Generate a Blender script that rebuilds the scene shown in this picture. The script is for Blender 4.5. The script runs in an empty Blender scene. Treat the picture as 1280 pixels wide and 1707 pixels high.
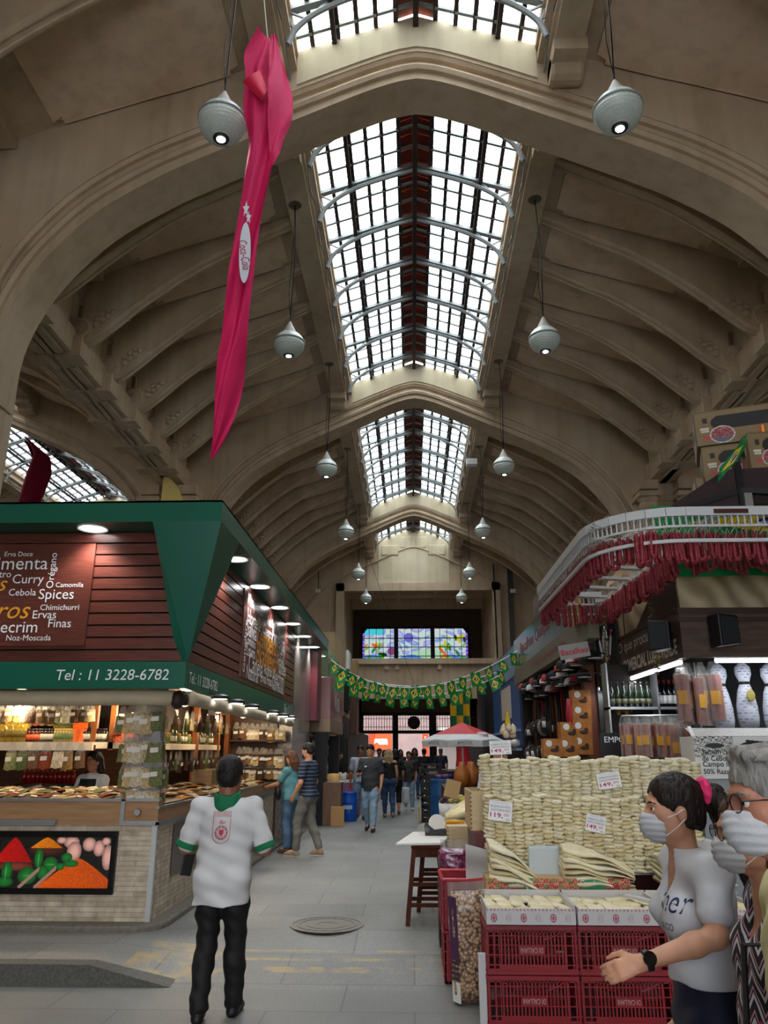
import bpy, bmesh, math, random
import numpy as np
from mathutils import Vector, Matrix, Euler
PI = math.pi
SC = bpy.context.scene
COL = SC.collection
R = random.Random(7)
# ------------------------------------------------------------------ camera
cam = bpy.data.cameras.new('camera')
cam_o = bpy.data.objects.new('camera', cam)
COL.objects.link(cam_o)
cam_o.location = (0, 0, 1.75)
cam_o.rotation_euler = (math.radians(90 + 17.3), 0, math.radians(2.0))
cam.sensor_fit = 'HORIZONTAL'
cam.sensor_width = 36.0
cam.lens = 36.0 * 1282 / 1280
cam.clip_start = 0.05
cam.clip_end = 300
SC.camera = cam_o
# ------------------------------------------------------------------ sky, exposure, daylight openings
SC.view_settings.view_transform = 'Standard'
SC.view_settings.look = 'None'
SC.view_settings.exposure = 0.32
SC.view_settings.gamma = 1.0
SC.cycles.use_denoising = True
SC.cycles.max_bounces = 8
SC.cycles.diffuse_bounces = 5
SC.cycles.transparent_max_bounces = 12
SC.cycles.caustics_reflective = False
SC.cycles.caustics_refractive = False
SC.cycles.sample_clamp_indirect = 6.0
SKY_STRENGTH = 13.0
world = bpy.data.worlds.new('sky')
SC.world = world
world.use_nodes = True
wn = world.node_tree.nodes
bg = wn['Background']
wg = world.node_tree.links
tc = wn.new('ShaderNodeTexCoord'); nz = wn.new('ShaderNodeTexNoise'); rp = wn.new('ShaderNodeValToRGB')
nz.inputs['Scale'].default_value = 2.2; nz.inputs['Detail'].default_value = 5
rp.color_ramp.elements[0].position = 0.35; rp.color_ramp.elements[0].color = (0.72, 0.84, 1.0, 1)
rp.color_ramp.elements[1].position = 0.6; rp.color_ramp.elements[1].color = (1.0, 0.985, 0.96, 1)
wg.new(tc.outputs['Generated'], nz.inputs['Vector']); wg.new(nz.outputs['Fac'], rp.inputs['Fac']); wg.new(rp.outputs['Color'], bg.inputs['Color'])
# overcast sky: brightest overhead, a third of that at the horizon
sxyz = wn.new('ShaderNodeSeparateXYZ'); mr = wn.new('ShaderNodeMapRange'); wg.new(tc.outputs['Generated'], sxyz.inputs[0]); wg.new(sxyz.outputs['Z'], mr.inputs['Value'])
mr.inputs['From Min'].default_value = -0.05; mr.inputs['From Max'].default_value = 1.0; mr.inputs['To Min'].default_value = SKY_STRENGTH * 0.28; mr.inputs['To Max'].default_value = SKY_STRENGTH
wg.new(mr.outputs['Result'], bg.inputs['Strength'])
def portal(loc, sx, sy, rot=(0, 0, 0)):
    l = bpy.data.lights.new('sky_portal', 'AREA'); l.shape = 'RECTANGLE'; l.size = sx; l.size_y = sy
    l.cycles.is_portal = True
    o = bpy.data.objects.new('sky_portal', l); COL.objects.link(o); o.location = loc; o.rotation_euler = rot
CX = 0.2                                                  # centre line of the main nave
NAVE = (CX, CX - 15.8, CX + 15.8)
BAYS = ((-9.6, 10.75), (11.85, 23.85), (24.95, 37.6), (38.6, 44.5))  # first bay lengthened unseen behind the camera to add frontal daylight
for k, nx in enumerate(NAVE):
    for b, (ya, yb) in enumerate(BAYS):
        if k == 0 or b in (1, 2): portal((nx, (ya + yb) / 2, 14.95), 4.7, yb - ya)
portal((0.2, 52.6, 2.2), 7.0, 4.4, (math.radians(90), 0, 0))
portal((0.2, -9.9, 3.6), 9.0, 5.4, (math.radians(-90), 0, 0))
# ------------------------------------------------------------------ helpers
def tag(o, label=None, cat=None, group=None, kind=None):
    if label: o['label'] = label
    if cat: o['category'] = cat
    if group: o['group'] = group
    if kind: o['kind'] = kind
    return o
def empty(name, loc=(0, 0, 0), label=None, cat=None, group=None, rz=0.0):
    o = bpy.data.objects.new(name, None); COL.objects.link(o); o.location = loc; o.rotation_euler = (0, 0, rz)
    o.empty_display_size = 0.1
    return tag(o, label, cat, group)
def link_mesh(name, me, parent=None):
    o = bpy.data.objects.new(name, me); COL.objects.link(o)
    if parent: o.parent = parent
    return o
def copy_tree(o, parent=None):
    c = o.copy(); COL.objects.link(c)
    if parent: c.parent = parent
    for ch in list(o.children): copy_tree(ch, c)
    return c
def put(o, loc=None, rot=None, sc=None):
    if loc is not None: o.location = loc
    if rot is not None: o.rotation_euler = rot
    if sc is not None: o.scale = (sc, sc, sc) if isinstance(sc, (int, float)) else sc
    return o
class MB:
    """collects shapes, builds ONE mesh object"""
    def __init__(s): s.v = []; s.f = []; s.m = []; s.mi = 0; s.M = None
    def add(s, vs, fs):
        n = len(s.v)
        if s.M is not None: vs = [tuple(s.M @ Vector(p)) for p in vs]
        s.v.extend(tuple(p) for p in vs); s.f.extend(tuple(i + n for i in f) for f in fs); s.m.extend([s.mi] * len(fs))
        return s
    def box(s, x0, x1, y0, y1, z0, z1):
        return s.add([(x0, y0, z0), (x1, y0, z0), (x1, y1, z0), (x0, y1, z0), (x0, y0, z1), (x1, y0, z1), (x1, y1, z1), (x0, y1, z1)],
                     [(3, 2, 1, 0), (4, 5, 6, 7), (0, 1, 5, 4), (1, 2, 6, 5), (2, 3, 7, 6), (3, 0, 4, 7)])
    def cbox(s, c, d): return s.box(c[0] - d[0] / 2, c[0] + d[0] / 2, c[1] - d[1] / 2, c[1] + d[1] / 2, c[2] - d[2] / 2, c[2] + d[2] / 2)
    def bar(s, a, b, w, h=None, up=(0, 0, 1)):
        h = h or w; a = Vector(a); b = Vector(b); d = (b - a).normalized(); u = Vector(up)
        if abs(d.dot(u)) > 0.98: u = Vector((0, 1, 0))
        x = d.cross(u).normalized() * (w / 2); z = x.cross(d).normalized() * (h / 2)
        vs = [a - x - z, a + x - z, a + x + z, a - x + z, b - x - z, b + x - z, b + x + z, b - x + z]
        return s.add(vs, [(0, 1, 2, 3), (7, 6, 5, 4), (0, 4, 5, 1), (1, 5, 6, 2), (2, 6, 7, 3), (3, 7, 4, 0)])
    def tube(s, pts, r, n=8, cap=True):
        P = [Vector(p) for p in pts]; rs = r if isinstance(r, (list, tuple)) else [r] * len(P)
        vs = []; fs = []; pu = None
        for i, p in enumerate(P):
            d = (P[min(i + 1, len(P) - 1)] - P[max(i - 1, 0)])
            d = d.normalized() if d.length > 1e-9 else Vector((0, 0, 1))
            u = (pu - d * pu.dot(d)) if pu is not None else d.cross(Vector((0, 0, 1)) if abs(d.z) < 0.9 else Vector((1, 0, 0)))
            if u.length < 1e-6: u = d.orthogonal()
            u.normalize(); pu = u; w = d.cross(u)
            for k in range(n):
                a = 2 * PI * k / n; vs.append(p + (u * math.cos(a) + w * math.sin(a)) * rs[i])
        for i in range(len(P) - 1):
            for k in range(n):
                a = i * n + k; b = i * n + (k + 1) % n; fs.append((a, b, b + n, a + n))
        if cap: fs.append(tuple(range(n - 1, -1, -1))); fs.append(tuple(range((len(P) - 1) * n, len(P) * n)))
        return s.add(vs, fs)
    def cyl(s, a, b, r, r2=None, n=16): return s.tube([a, b], [r, r if r2 is None else r2], n)
    def lathe(s, prof, c=(0, 0, 0), n=24, ax='z', sx=1.0, sy=1.0):
        vs = []; fs = []
        for (r, h) in prof:
            for k in range(n):
                a = 2 * PI * k / n; x, y = r * math.cos(a) * sx, r * math.sin(a) * sy
                q = (x, y, h) if ax == 'z' else ((x, h, y) if ax == 'y' else (h, x, y))
                vs.append((q[0] + c[0], q[1] + c[1], q[2] + c[2]))
        for i in range(len(prof) - 1):
            for k in range(n):
                a = i * n + k; b = i * n + (k + 1) % n; fs.append((a, b, b + n, a + n))
        fs.append(tuple(range(n - 1, -1, -1))); fs.append(tuple(range((len(prof) - 1) * n, len(prof) * n)))
        return s.add(vs, fs)
    def ball(s, c, r, n=12, m=8):
        r = r if isinstance(r, (tuple, list)) else (r, r, r); vs = [(c[0], c[1], c[2] - r[2])]; fs = []
        for i in range(1, m):
            t = -PI / 2 + PI * i / m
            for k in range(n):
                a = 2 * PI * k / n; vs.append((c[0] + r[0] * math.cos(t) * math.cos(a), c[1] + r[1] * math.cos(t) * math.sin(a), c[2] + r[2] * math.sin(t)))
        vs.append((c[0], c[1], c[2] + r[2])); L = len(vs) - 1
        for k in range(n): fs.append((0, 1 + (k + 1) % n, 1 + k)); fs.append((L, L - n + k, L - n + (k + 1) % n))
        for i in range(m - 2):
            for k in range(n):
                a = 1 + i * n + k; b = 1 + i * n + (k + 1) % n; fs.append((a, b, b + n, a + n))
        return s.add(vs, fs)
    def prism(s, poly, d0, d1, ax='y'):
        """poly: 2D outline; extruded along an axis from d0 to d1"""
        n = len(poly)
        q = (lambda p, d: (p[0], d, p[1])) if ax == 'y' else ((lambda p, d: (d, p[0], p[1])) if ax == 'x' else (lambda p, d: (p[0], p[1], d)))
        vs = [q(p, d0) for p in poly] + [q(p, d1) for p in poly]
        fs = [tuple(range(n)), tuple(range(2 * n - 1, n - 1, -1))] + [(i, i + n, (i + 1) % n + n, (i + 1) % n) for i in range(n)]
        return s.add(vs, fs)
    def strip(s, A, B, d0, d1, ax='y'):
        """solid between two open 2D curves of equal length, extruded"""
        for i in range(len(A) - 1): s.prism([A[i], A[i + 1], B[i + 1], B[i]], d0, d1, ax)
        return s
    def sweep(s, prof, path, closed=False):
        """prof: list of (u, w) ; path: list of (point, u_dir, w_dir)"""
        n = len(prof); vs = []; fs = []
        for (p, u, w) in path:
            p = Vector(p); u = Vector(u); w = Vector(w)
            for a, b in prof: vs.append(p + u * a + w * b)
        for i in range(len(path) - 1):
            for k in range(n if closed else n - 1):
                a = i * n + k; b = i * n + (k + 1) % n; fs.append((a, b, b + n, a + n))
        if closed: fs.append(tuple(range(n - 1, -1, -1))); fs.append(tuple(range((len(path) - 1) * n, len(path) * n)))
        return s.add(vs, fs)
    def grid(s, fn, nu, nv):
        vs = [fn(i / nu, j / nv) for j in range(nv + 1) for i in range(nu + 1)]
        fs = [(j * (nu + 1) + i, j * (nu + 1) + i + 1, (j + 1) * (nu + 1) + i + 1, (j + 1) * (nu + 1) + i) for j in range(nv) for i in range(nu)]
        return s.add(vs, fs)
    def mesh(s, name, mats, smooth=False):
        me = bpy.data.meshes.new(name); me.from_pydata(s.v, [], s.f)
        mats = mats if isinstance(mats, (list, tuple)) else [mats]
        for m in mats: me.materials.append(m)
        if len(mats) > 1: me.polygons.foreach_set('material_index', s.m)
        bm = bmesh.new(); bm.from_mesh(me); bmesh.ops.recalc_face_normals(bm, faces=bm.faces); bm.to_mesh(me); bm.free()
        if smooth:
            me.polygons.foreach_set('use_smooth', [True] * len(me.polygons))
            if smooth is not True and hasattr(me, 'set_sharp_from_angle'): me.set_sharp_from_angle(angle=math.radians(smooth))
        me.update(); return me
    def build(s, name, mats, parent=None, smooth=False, bevel=0, loc=None):
        o = link_mesh(name, s.mesh(name, mats, smooth), parent)
        if loc is not None: o.location = loc
        if bevel:
            b = o.modifiers.new('bevel', 'BEVEL'); b.width = bevel; b.segments = 2; b.limit_method = 'ANGLE'
        return o
# ------------------------------------------------------------------ materials
MATS = {}
def srgb(c):
    if isinstance(c, str): c = tuple(int(c[i:i + 2], 16) / 255 for i in (0, 2, 4))
    return tuple((x / 12.92 if x <= 0.04045 else ((x + 0.055) / 1.055) ** 2.4) for x in c) + (1.0,)
def mat(name, col, rough=0.6, metal=0.0, var=0.0, scale=8.0, bump=0.0, bscale=None, emit=None, es=0.0, col2=None, spec=0.4, stretch=None, sub=0.0, coat=0.0):
    """plain surface with noise in its colour and relief; col in sRGB hex"""
    if name in MATS: return MATS[name]
    m = bpy.data.materials.new(name); m.use_nodes = True; MATS[name] = m
    nt = m.node_tree; b = nt.nodes['Principled BSDF']; L = nt.links
    c = srgb(col); b.inputs['Roughness'].default_value = rough; b.inputs['Metallic'].default_value = metal
    b.inputs['Base Color'].default_value = c; b.inputs['Specular IOR Level'].default_value = spec
    if coat: b.inputs['Coat Weight'].default_value = coat
    if var or bump or col2:
        t = nt.nodes.new('ShaderNodeTexCoord'); mp = nt.nodes.new('ShaderNodeMapping'); L.new(t.outputs['Object'], mp.inputs['Vector'])
        if stretch: mp.inputs['Scale'].default_value = stretch
        n = nt.nodes.new('ShaderNodeTexNoise'); n.inputs['Scale'].default_value = scale; n.inputs['Detail'].default_value = 4; L.new(mp.outputs['Vector'], n.inputs['Vector'])
        if var or col2:
            r = nt.nodes.new('ShaderNodeValToRGB'); L.new(n.outputs['Fac'], r.inputs['Fac'])
            r.color_ramp.elements[0].position = 0.32; r.color_ramp.elements[1].position = 0.68
            if col2: r.color_ramp.elements[0].color = c; r.color_ramp.elements[1].color = srgb(col2)
            else:
                r.color_ramp.elements[0].color = tuple(x * (1 - var) for x in c[:3]) + (1,); r.color_ramp.elements[1].color = tuple(min(1, x * (1 + var)) for x in c[:3]) + (1,)
            L.new(r.outputs['Color'], b.inputs['Base Color'])
        if bump:
            n2 = n
            if bscale:
                n2 = nt.nodes.new('ShaderNodeTexNoise'); n2.inputs['Scale'].default_value = bscale; n2.inputs['Detail'].default_value = 3; L.new(mp.outputs['Vector'], n2.inputs['Vector'])
            bu = nt.nodes.new('ShaderNodeBump'); bu.inputs['Strength'].default_value = min(1, bump); bu.inputs['Distance'].default_value = 0.02
            L.new(n2.outputs['Fac'], bu.inputs['Height']); L.new(bu.outputs['Normal'], b.inputs['Normal'])
    if emit: b.inputs['Emission Color'].default_value = srgb(emit); b.inputs['Emission Strength'].default_value = es
    return m
def brickmat(name, c1, c2, mortar, scale, bw, bh, msize=0.02, rough=0.8, bump=0.3, axes='xz', offset=0.5, noise=0.25, nscale=30):
    m = bpy.data.materials.new(name); m.use_nodes = True; MATS[name] = m
    nt = m.node_tree; b = nt.nodes['Principled BSDF']; L = nt.links; b.inputs['Roughness'].default_value = rough
    t = nt.nodes.new('ShaderNodeTexCoord'); sx = nt.nodes.new('ShaderNodeSeparateXYZ'); cb = nt.nodes.new('ShaderNodeCombineXYZ'); L.new(t.outputs['Object'], sx.inputs[0])
    for i, a in enumerate(axes): L.new(sx.outputs[a.upper()], cb.inputs[i])
    br = nt.nodes.new('ShaderNodeTexBrick'); L.new(cb.outputs[0], br.inputs['Vector'])
    br.inputs['Color1'].default_value = srgb(c1); br.inputs['Color2'].default_value = srgb(c2); br.inputs['Mortar'].default_value = srgb(mortar)
    br.inputs['Scale'].default_value = scale; br.inputs['Brick Width'].default_value = bw; br.inputs['Row Height'].default_value = bh; br.inputs['Mortar Size'].default_value = msize
    br.offset = offset
    n = nt.nodes.new('ShaderNodeTexNoise'); n.inputs['Scale'].default_value = nscale; n.inputs['Detail'].default_value = 5; L.new(t.outputs['Object'], n.inputs['Vector'])
    mx = nt.nodes.new('ShaderNodeMix'); mx.data_type = 'RGBA'; mx.blend_type = 'OVERLAY'; mx.inputs['Factor'].default_value = noise * 2
    L.new(br.outputs['Color'], mx.inputs['A']); L.new(n.outputs['Fac'], mx.inputs['B']); L.new(mx.outputs['Result'], b.inputs['Base Color'])
    bu = nt.nodes.new('ShaderNodeBump'); bu.inputs['Strength'].default_value = bump; bu.inputs['Distance'].default_value = 0.01; bu.invert = True
    L.new(br.outputs['Fac'], bu.inputs['Height']); L.new(bu.outputs['Normal'], b.inputs['Normal'])
    return m
def vcmat(name, rough=0.5, emit=0.0):
    """colour from the mesh's painted colour attribute (prints, posters, stained glass)"""
    m = bpy.data.materials.new(name); m.use_nodes = True; MATS[name] = m; nt = m.node_tree; b = nt.nodes['Principled BSDF']
    a = nt.nodes.new('ShaderNodeVertexColor'); a.layer_name = 'print'; nt.links.new(a.outputs['Color'], b.inputs['Base Color']); b.inputs['Roughness'].default_value = rough
    if emit: nt.links.new(a.outputs['Color'], b.inputs['Emission Color']); b.inputs['Emission Strength'].default_value = emit
    return m
def clearmat(name, tint='ffffff', amount=0.75, rough=0.25, body='ffffff'):
    """thin film or pane: mostly see-through, the rest a glossy body"""
    if name in MATS: return MATS[name]
    m = bpy.data.materials.new(name); m.use_nodes = True; MATS[name] = m; nt = m.node_tree; b = nt.nodes['Principled BSDF']; o = nt.nodes['Material Output']
    b.inputs['Base Color'].default_value = srgb(body); b.inputs['Roughness'].default_value = rough
    t = nt.nodes.new('ShaderNodeBsdfTransparent'); t.inputs['Color'].default_value = srgb(tint); x = nt.nodes.new('ShaderNodeMixShader'); x.inputs['Fac'].default_value = amount
    nt.links.new(b.outputs[0], x.inputs[1]); nt.links.new(t.outputs[0], x.inputs[2]); nt.links.new(x.outputs[0], o.inputs['Surface'])
    return m
def picture(name, fn, nu, nv, origin, udir, vdir, material, parent=None, thick=0.0):
    """flat print: colour of each cell from fn(u, v) with u, v in 0..1 (v upward); fn works on arrays, returns sRGB (..., 3)"""
    o = np.array(origin, float); ud = np.array(udir, float); vd = np.array(vdir, float)
    U, V = np.meshgrid(np.linspace(0, 1, nu + 1), np.linspace(0, 1, nv + 1))
    vs = o + U[..., None] * ud + V[..., None] * vd
    me = bpy.data.meshes.new(name)
    idx = np.arange((nu + 1) * (nv + 1)).reshape(nv + 1, nu + 1)
    fs = np.stack([idx[:-1, :-1], idx[:-1, 1:], idx[1:, 1:], idx[1:, :-1]], -1).reshape(-1, 4)
    me.from_pydata(vs.reshape(-1, 3).tolist(), [], fs.tolist())
    c = np.clip(fn(U, V), 0, 1).reshape(-1, 3); c = np.where(c <= 0.04045, c / 12.92, ((c + 0.055) / 1.055) ** 2.4)
    ca = me.color_attributes.new('print', 'FLOAT_COLOR', 'POINT')
    ca.data.foreach_set('color', np.concatenate([c, np.ones((len(c), 1))], 1).ravel())
    me.materials.append(material); me.update()
    return link_mesh(name, me, parent)
FONT_CACHE = {}
def text(body, size, m, loc, rot, parent=None, name='lettering', align='CENTER', extr=0.003, sx=1.0, shear=0.0, bold=0.0, space=1.0, line=1.0):
    cu = bpy.data.curves.new(name, 'FONT'); cu.body = body; cu.size = size; cu.align_x = align; cu.align_y = 'CENTER'; cu.extrude = extr
    cu.shear = shear; cu.offset = bold; cu.space_character = space; cu.space_line = line; cu.resolution_u = 3
    t = bpy.data.objects.new(name, cu); COL.objects.link(t)
    dg = bpy.context.evaluated_depsgraph_get(); me = bpy.data.meshes.new_from_object(t.evaluated_get(dg))
    bpy.data.objects.remove(t); me.materials.clear(); me.materials.append(m)
    o = link_mesh(name, me, parent); o.location = loc; o.rotation_euler = rot; o.scale = (sx, 1, 1)
    return o
FRONT = (PI / 2, 0, 0); EAST = (PI / 2, 0, PI / 2); WEST = (PI / 2, 0, -PI / 2)    # lettering seen from -Y, from +X, from -X
def lerp(a, b, t): return a + (b - a) * t
def interp(pts, n):
    """resample a 2D polyline with smooth (Catmull-Rom) spacing"""
    P = [np.array(p, float) for p in pts]; out = []
    for i in range(len(P) - 1):
        p0 = P[max(i - 1, 0)]; p1 = P[i]; p2 = P[i + 1]; p3 = P[min(i + 2, len(P) - 1)]
        for k in range(n):
            t = k / n; out.append(tuple(0.5 * ((2 * p1) + (-p0 + p2) * t + (2 * p0 - 5 * p1 + 4 * p2 - p3) * t * t + (-p0 + 3 * p1 - 3 * p2 + p3) * t ** 3)))
    out.append(tuple(P[-1])); return out
# ================================================================== THE BUILDING
def stonemat(name, c0, c1, c2):
    m = bpy.data.materials.new(name); m.use_nodes = True; MATS[name] = m; nt = m.node_tree; L = nt.links; b = nt.nodes['Principled BSDF']; b.inputs['Roughness'].default_value = 0.85; b.inputs['Specular IOR Level'].default_value = 0.2
    t = nt.nodes.new('ShaderNodeTexCoord'); n1 = nt.nodes.new('ShaderNodeTexNoise'); n1.inputs['Scale'].default_value = 0.55; n1.inputs['Detail'].default_value = 6; n1.inputs['Roughness'].default_value = 0.6
    L.new(t.outputs['Object'], n1.inputs['Vector']); r = nt.nodes.new('ShaderNodeValToRGB'); L.new(n1.outputs['Fac'], r.inputs['Fac'])
    e = r.color_ramp.elements; e[0].position = 0.3; e[0].color = srgb(c0); e[1].position = 0.72; e[1].color = srgb(c2); k = e.new(0.5); k.color = srgb(c1)
    # vertical streaks of grime
    mp = nt.nodes.new('ShaderNodeMapping'); mp.inputs['Scale'].default_value = (2.5, 2.5, 0.12); L.new(t.outputs['Object'], mp.inputs['Vector'])
    n2 = nt.nodes.new('ShaderNodeTexNoise'); n2.inputs['Scale'].default_value = 1.6; n2.inputs['Detail'].default_value = 4; L.new(mp.outputs['Vector'], n2.inputs['Vector'])
    r2 = nt.nodes.new('ShaderNodeValToRGB'); r2.color_ramp.elements[0].position = 0.3; r2.color_ramp.elements[0].color = (0.62, 0.6, 0.56, 1); r2.color_ramp.elements[1].position = 0.55; r2.color_ramp.elements[1].color = (1, 1, 1, 1); L.new(n2.outputs['Fac'], r2.inputs['Fac'])
    mx = nt.nodes.new('ShaderNodeMix'); mx.data_type = 'RGBA'; mx.blend_type = 'MULTIPLY'; mx.inputs['Factor'].default_value = 0.4; L.new(r.outputs['Color'], mx.inputs['A']); L.new(r2.outputs['Color'], mx.inputs['B']); L.new(mx.outputs['Result'], b.inputs['Base Color'])
    n3 = nt.nodes.new('ShaderNodeTexNoise'); n3.inputs['Scale'].default_value = 14; L.new(t.outputs['Object'], n3.inputs['Vector']); bu = nt.nodes.new('ShaderNodeBump'); bu.inputs['Strength'].default_value = 0.12; bu.inputs['Distance'].default_value = 0.02; L.new(n3.outputs['Fac'], bu.inputs['Height']); L.new(bu.outputs['Normal'], b.inputs['Normal'])
    return m
STONE = stonemat('aged_plaster', 'b5a086', 'c6b196', 'd3c1a7')
PANEL = stonemat('rosy_bounce_lit_panel', 'd3b598', 'dfc5a9', 'e8d3b9')  # pinker plaster, made paler to stand for light bounced off the floor
CREAM = stonemat('pale_plaster', 'bdb093', 'c9bda0', 'd0c5aa')
IRON = mat('dark_iron', '3a2e2b', 0.6, 0.3)
WHITEIRON = mat('white_painted_iron', '8f9494', 0.5, 0.2)
REDWOOD = mat('red_painted_boards', '7a3322', 0.7, var=0.25, scale=5)
WHITE = mat('white_paint', 'e8e8e6', 0.5)
BLACK = mat('black_plastic', '101012', 0.45)
# wired roof glass
glass = bpy.data.materials.new('wired_roof_glass'); glass.use_nodes = True; gn = glass.node_tree
for n_ in list(gn.nodes): gn.nodes.remove(n_)
go = gn.nodes.new('ShaderNodeOutputMaterial'); gx = gn.nodes.new('ShaderNodeMixShader'); gt = gn.nodes.new('ShaderNodeBsdfTransparent'); gl = gn.nodes.new('ShaderNodeBsdfTranslucent')
gw = gn.nodes.new('ShaderNodeTexWave'); gw.wave_type = 'BANDS'; gw.bands_direction = 'Y'; gw.inputs['Scale'].default_value = 2.2; gw.inputs['Distortion'].default_value = 6; gw.inputs['Detail'].default_value = 2; gw.inputs['Detail Scale'].default_value = 3
gr = gn.nodes.new('ShaderNodeValToRGB'); gr.color_ramp.elements[0].color = (0.38, 0.43, 0.46, 1); gr.color_ramp.elements[1].color = (0.7, 0.72, 0.72, 1); gr.color_ramp.elements[1].position = 0.5
gc = gn.nodes.new('ShaderNodeTexCoord'); gn.links.new(gc.outputs['Object'], gw.inputs['Vector']); gn.links.new(gw.outputs['Fac'], gr.inputs['Fac']); gn.links.new(gr.outputs['Color'], gt.inputs['Color']); gl.inputs['Color'].default_value = (0.6, 0.64, 0.66, 1)
gx.inputs['Fac'].default_value = 0.1; gn.links.new(gt.outputs[0], gx.inputs[1]); gn.links.new(gl.outputs[0], gx.inputs[2]); gn.links.new(gx.outputs[0], go.inputs['Surface'])
N_TRIM = [0]
def structure(mb, name, m, parent=None, smooth=False, bevel=0):
    o = mb.build(name, m, parent, smooth, bevel); o['kind'] = 'structure'; return o
def trim(): N_TRIM[0] += 1; return 'trim_%d' % N_TRIM[0]
# --- profiles measured across the nave: (distance from centre line, height)
RIB = interp([(2.78, 13.32), (3.93, 12.72), (4.75, 12.3), (5.5, 11.78), (6.2, 11.2), (6.75, 10.68), (7.1, 10.38), (7.4, 10.27), (7.66, 10.4), (7.76, 10.66)], 5)
SLAB = [(2.75, 13.57), (4.2, 13.05), (5.6, 12.63), (6.9, 12.1), (7.6, 11.74)]
ARCHLOW = interp([(0.0, 13.3), (0.4, 13.22), (1.05, 12.97), (2.3, 12.38), (3.9, 11.62), (4.65, 11.2), (5.5, 10.6), (6.2, 9.8), (6.6, 9.1), (6.85, 8.3), (6.92, 7.2)], 4)
ARCHMID = interp([(0.0, 13.78), (0.4, 13.7), (1.1, 13.43), (2.4, 12.86), (4.05, 12.12), (4.95, 11.65), (5.85, 10.98), (6.55, 10.15), (6.95, 9.4), (7.2, 8.5), (7.25, 7.2)], 4)
def slabz(x): return np.interp(x, [p[0] for p in SLAB], [p[1] for p in SLAB])
def build_rib():
    """one curved bracket rib, centred on y = 0, on the +x side"""
    mb = MB(); w = 0.125
    pts = [p for p in RIB if p[0] <= 7.45]
    top = [(p[0], slabz(p[0]) + 0.1) for p in pts]
    mb.strip(top, [(p[0], p[1] + 0.1) for p in pts], -w + 0.03, w - 0.03)
    path = []
    for i, p in enumerate(RIB):
        a = RIB[max(i - 1, 0)]; b = RIB[min(i + 1, len(RIB) - 1)]; d = Vector((b[0] - a[0], 0, b[1] - a[1])).normalized()
        path.append(((p[0], 0, p[1]), (0, 1, 0), (-d.z, 0, d.x)))
    prof = [(-w, 0.16), (-w, 0.1), (-w - 0.03, 0.07), (-w - 0.03, 0.03), (-w + 0.02, 0.0), (-0.06, 0.0), (-0.045, 0.025), (0.045, 0.025), (0.06, 0.0), (w - 0.02, 0.0), (w + 0.03, 0.03), (w + 0.03, 0.07), (w, 0.1), (w, 0.16)]
    mb.sweep(prof, path, True)
    # scroll at the foot
    c = (7.44, 10.62)
    mb.lathe([(0.0, -w - 0.02), (0.29, -w - 0.02), (0.31, -w), (0.31, w), (0.29, w + 0.02), (0.0, w + 0.02)], (c[0], 0, c[1]), 20, 'y')
    for s in (-1, 1):
        sp = []
        for k in range(34):
            a = 0.4 + k * 0.37; r = 0.29 * (1 - k / 36)
            sp.append((c[0] + r * math.cos(a), s * (w + 0.03), c[1] + r * math.sin(a)))
        mb.tube(sp, 0.032, 6)
        for k, (dx, dz, r) in enumerate([(-0.38, 0.12, .11), (-0.5, 0.24, .1), (-0.36, 0.26, .09), (-0.62, 0.33, .09), (-0.48, 0.38, .08), (-0.72, 0.44, .075), (-0.6, .48, .06)]):
            mb.ball((c[0] + dx, s * (w - 0.02), c[1] + dz), (r, 0.07, r * 0.8), 8, 6)
    mb.box(7.7, 7.95, -0.3, 0.3, 9.9, 12.2)
    return mb
RIBMESH = {}
_m = build_rib(); RIBMESH[1] = _m.mesh('ceiling_rib', STONE, 35)
_k = MB(); _k.v = [(-x, y, z) for x, y, z in _m.v]; _k.f = list(_m.f); _k.m = list(_m.m); RIBMESH[-1] = _k.mesh('ceiling_rib', STONE, 35)
RIBY = {0: [-9.15, -7.4, -5.65, -3.9, -2.15, -0.4, 1.35, 3.1, 4.85, 6.6, 8.35], 1: [13.1, 14.86, 16.6, 18.35, 20.1, 21.85], 2: [26.35, 28.1, 29.85, 31.6, 33.35, 35.1, 36.6], 3: [40.0, 41.8, 43.4]}
def rib_row(nx, b, sides):
    for s in sides:
        for y in RIBY[b]:
            o = link_mesh('ceiling_rib', RIBMESH[s]); o.location = (nx, y, 0); o['kind'] = 'structure'
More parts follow.
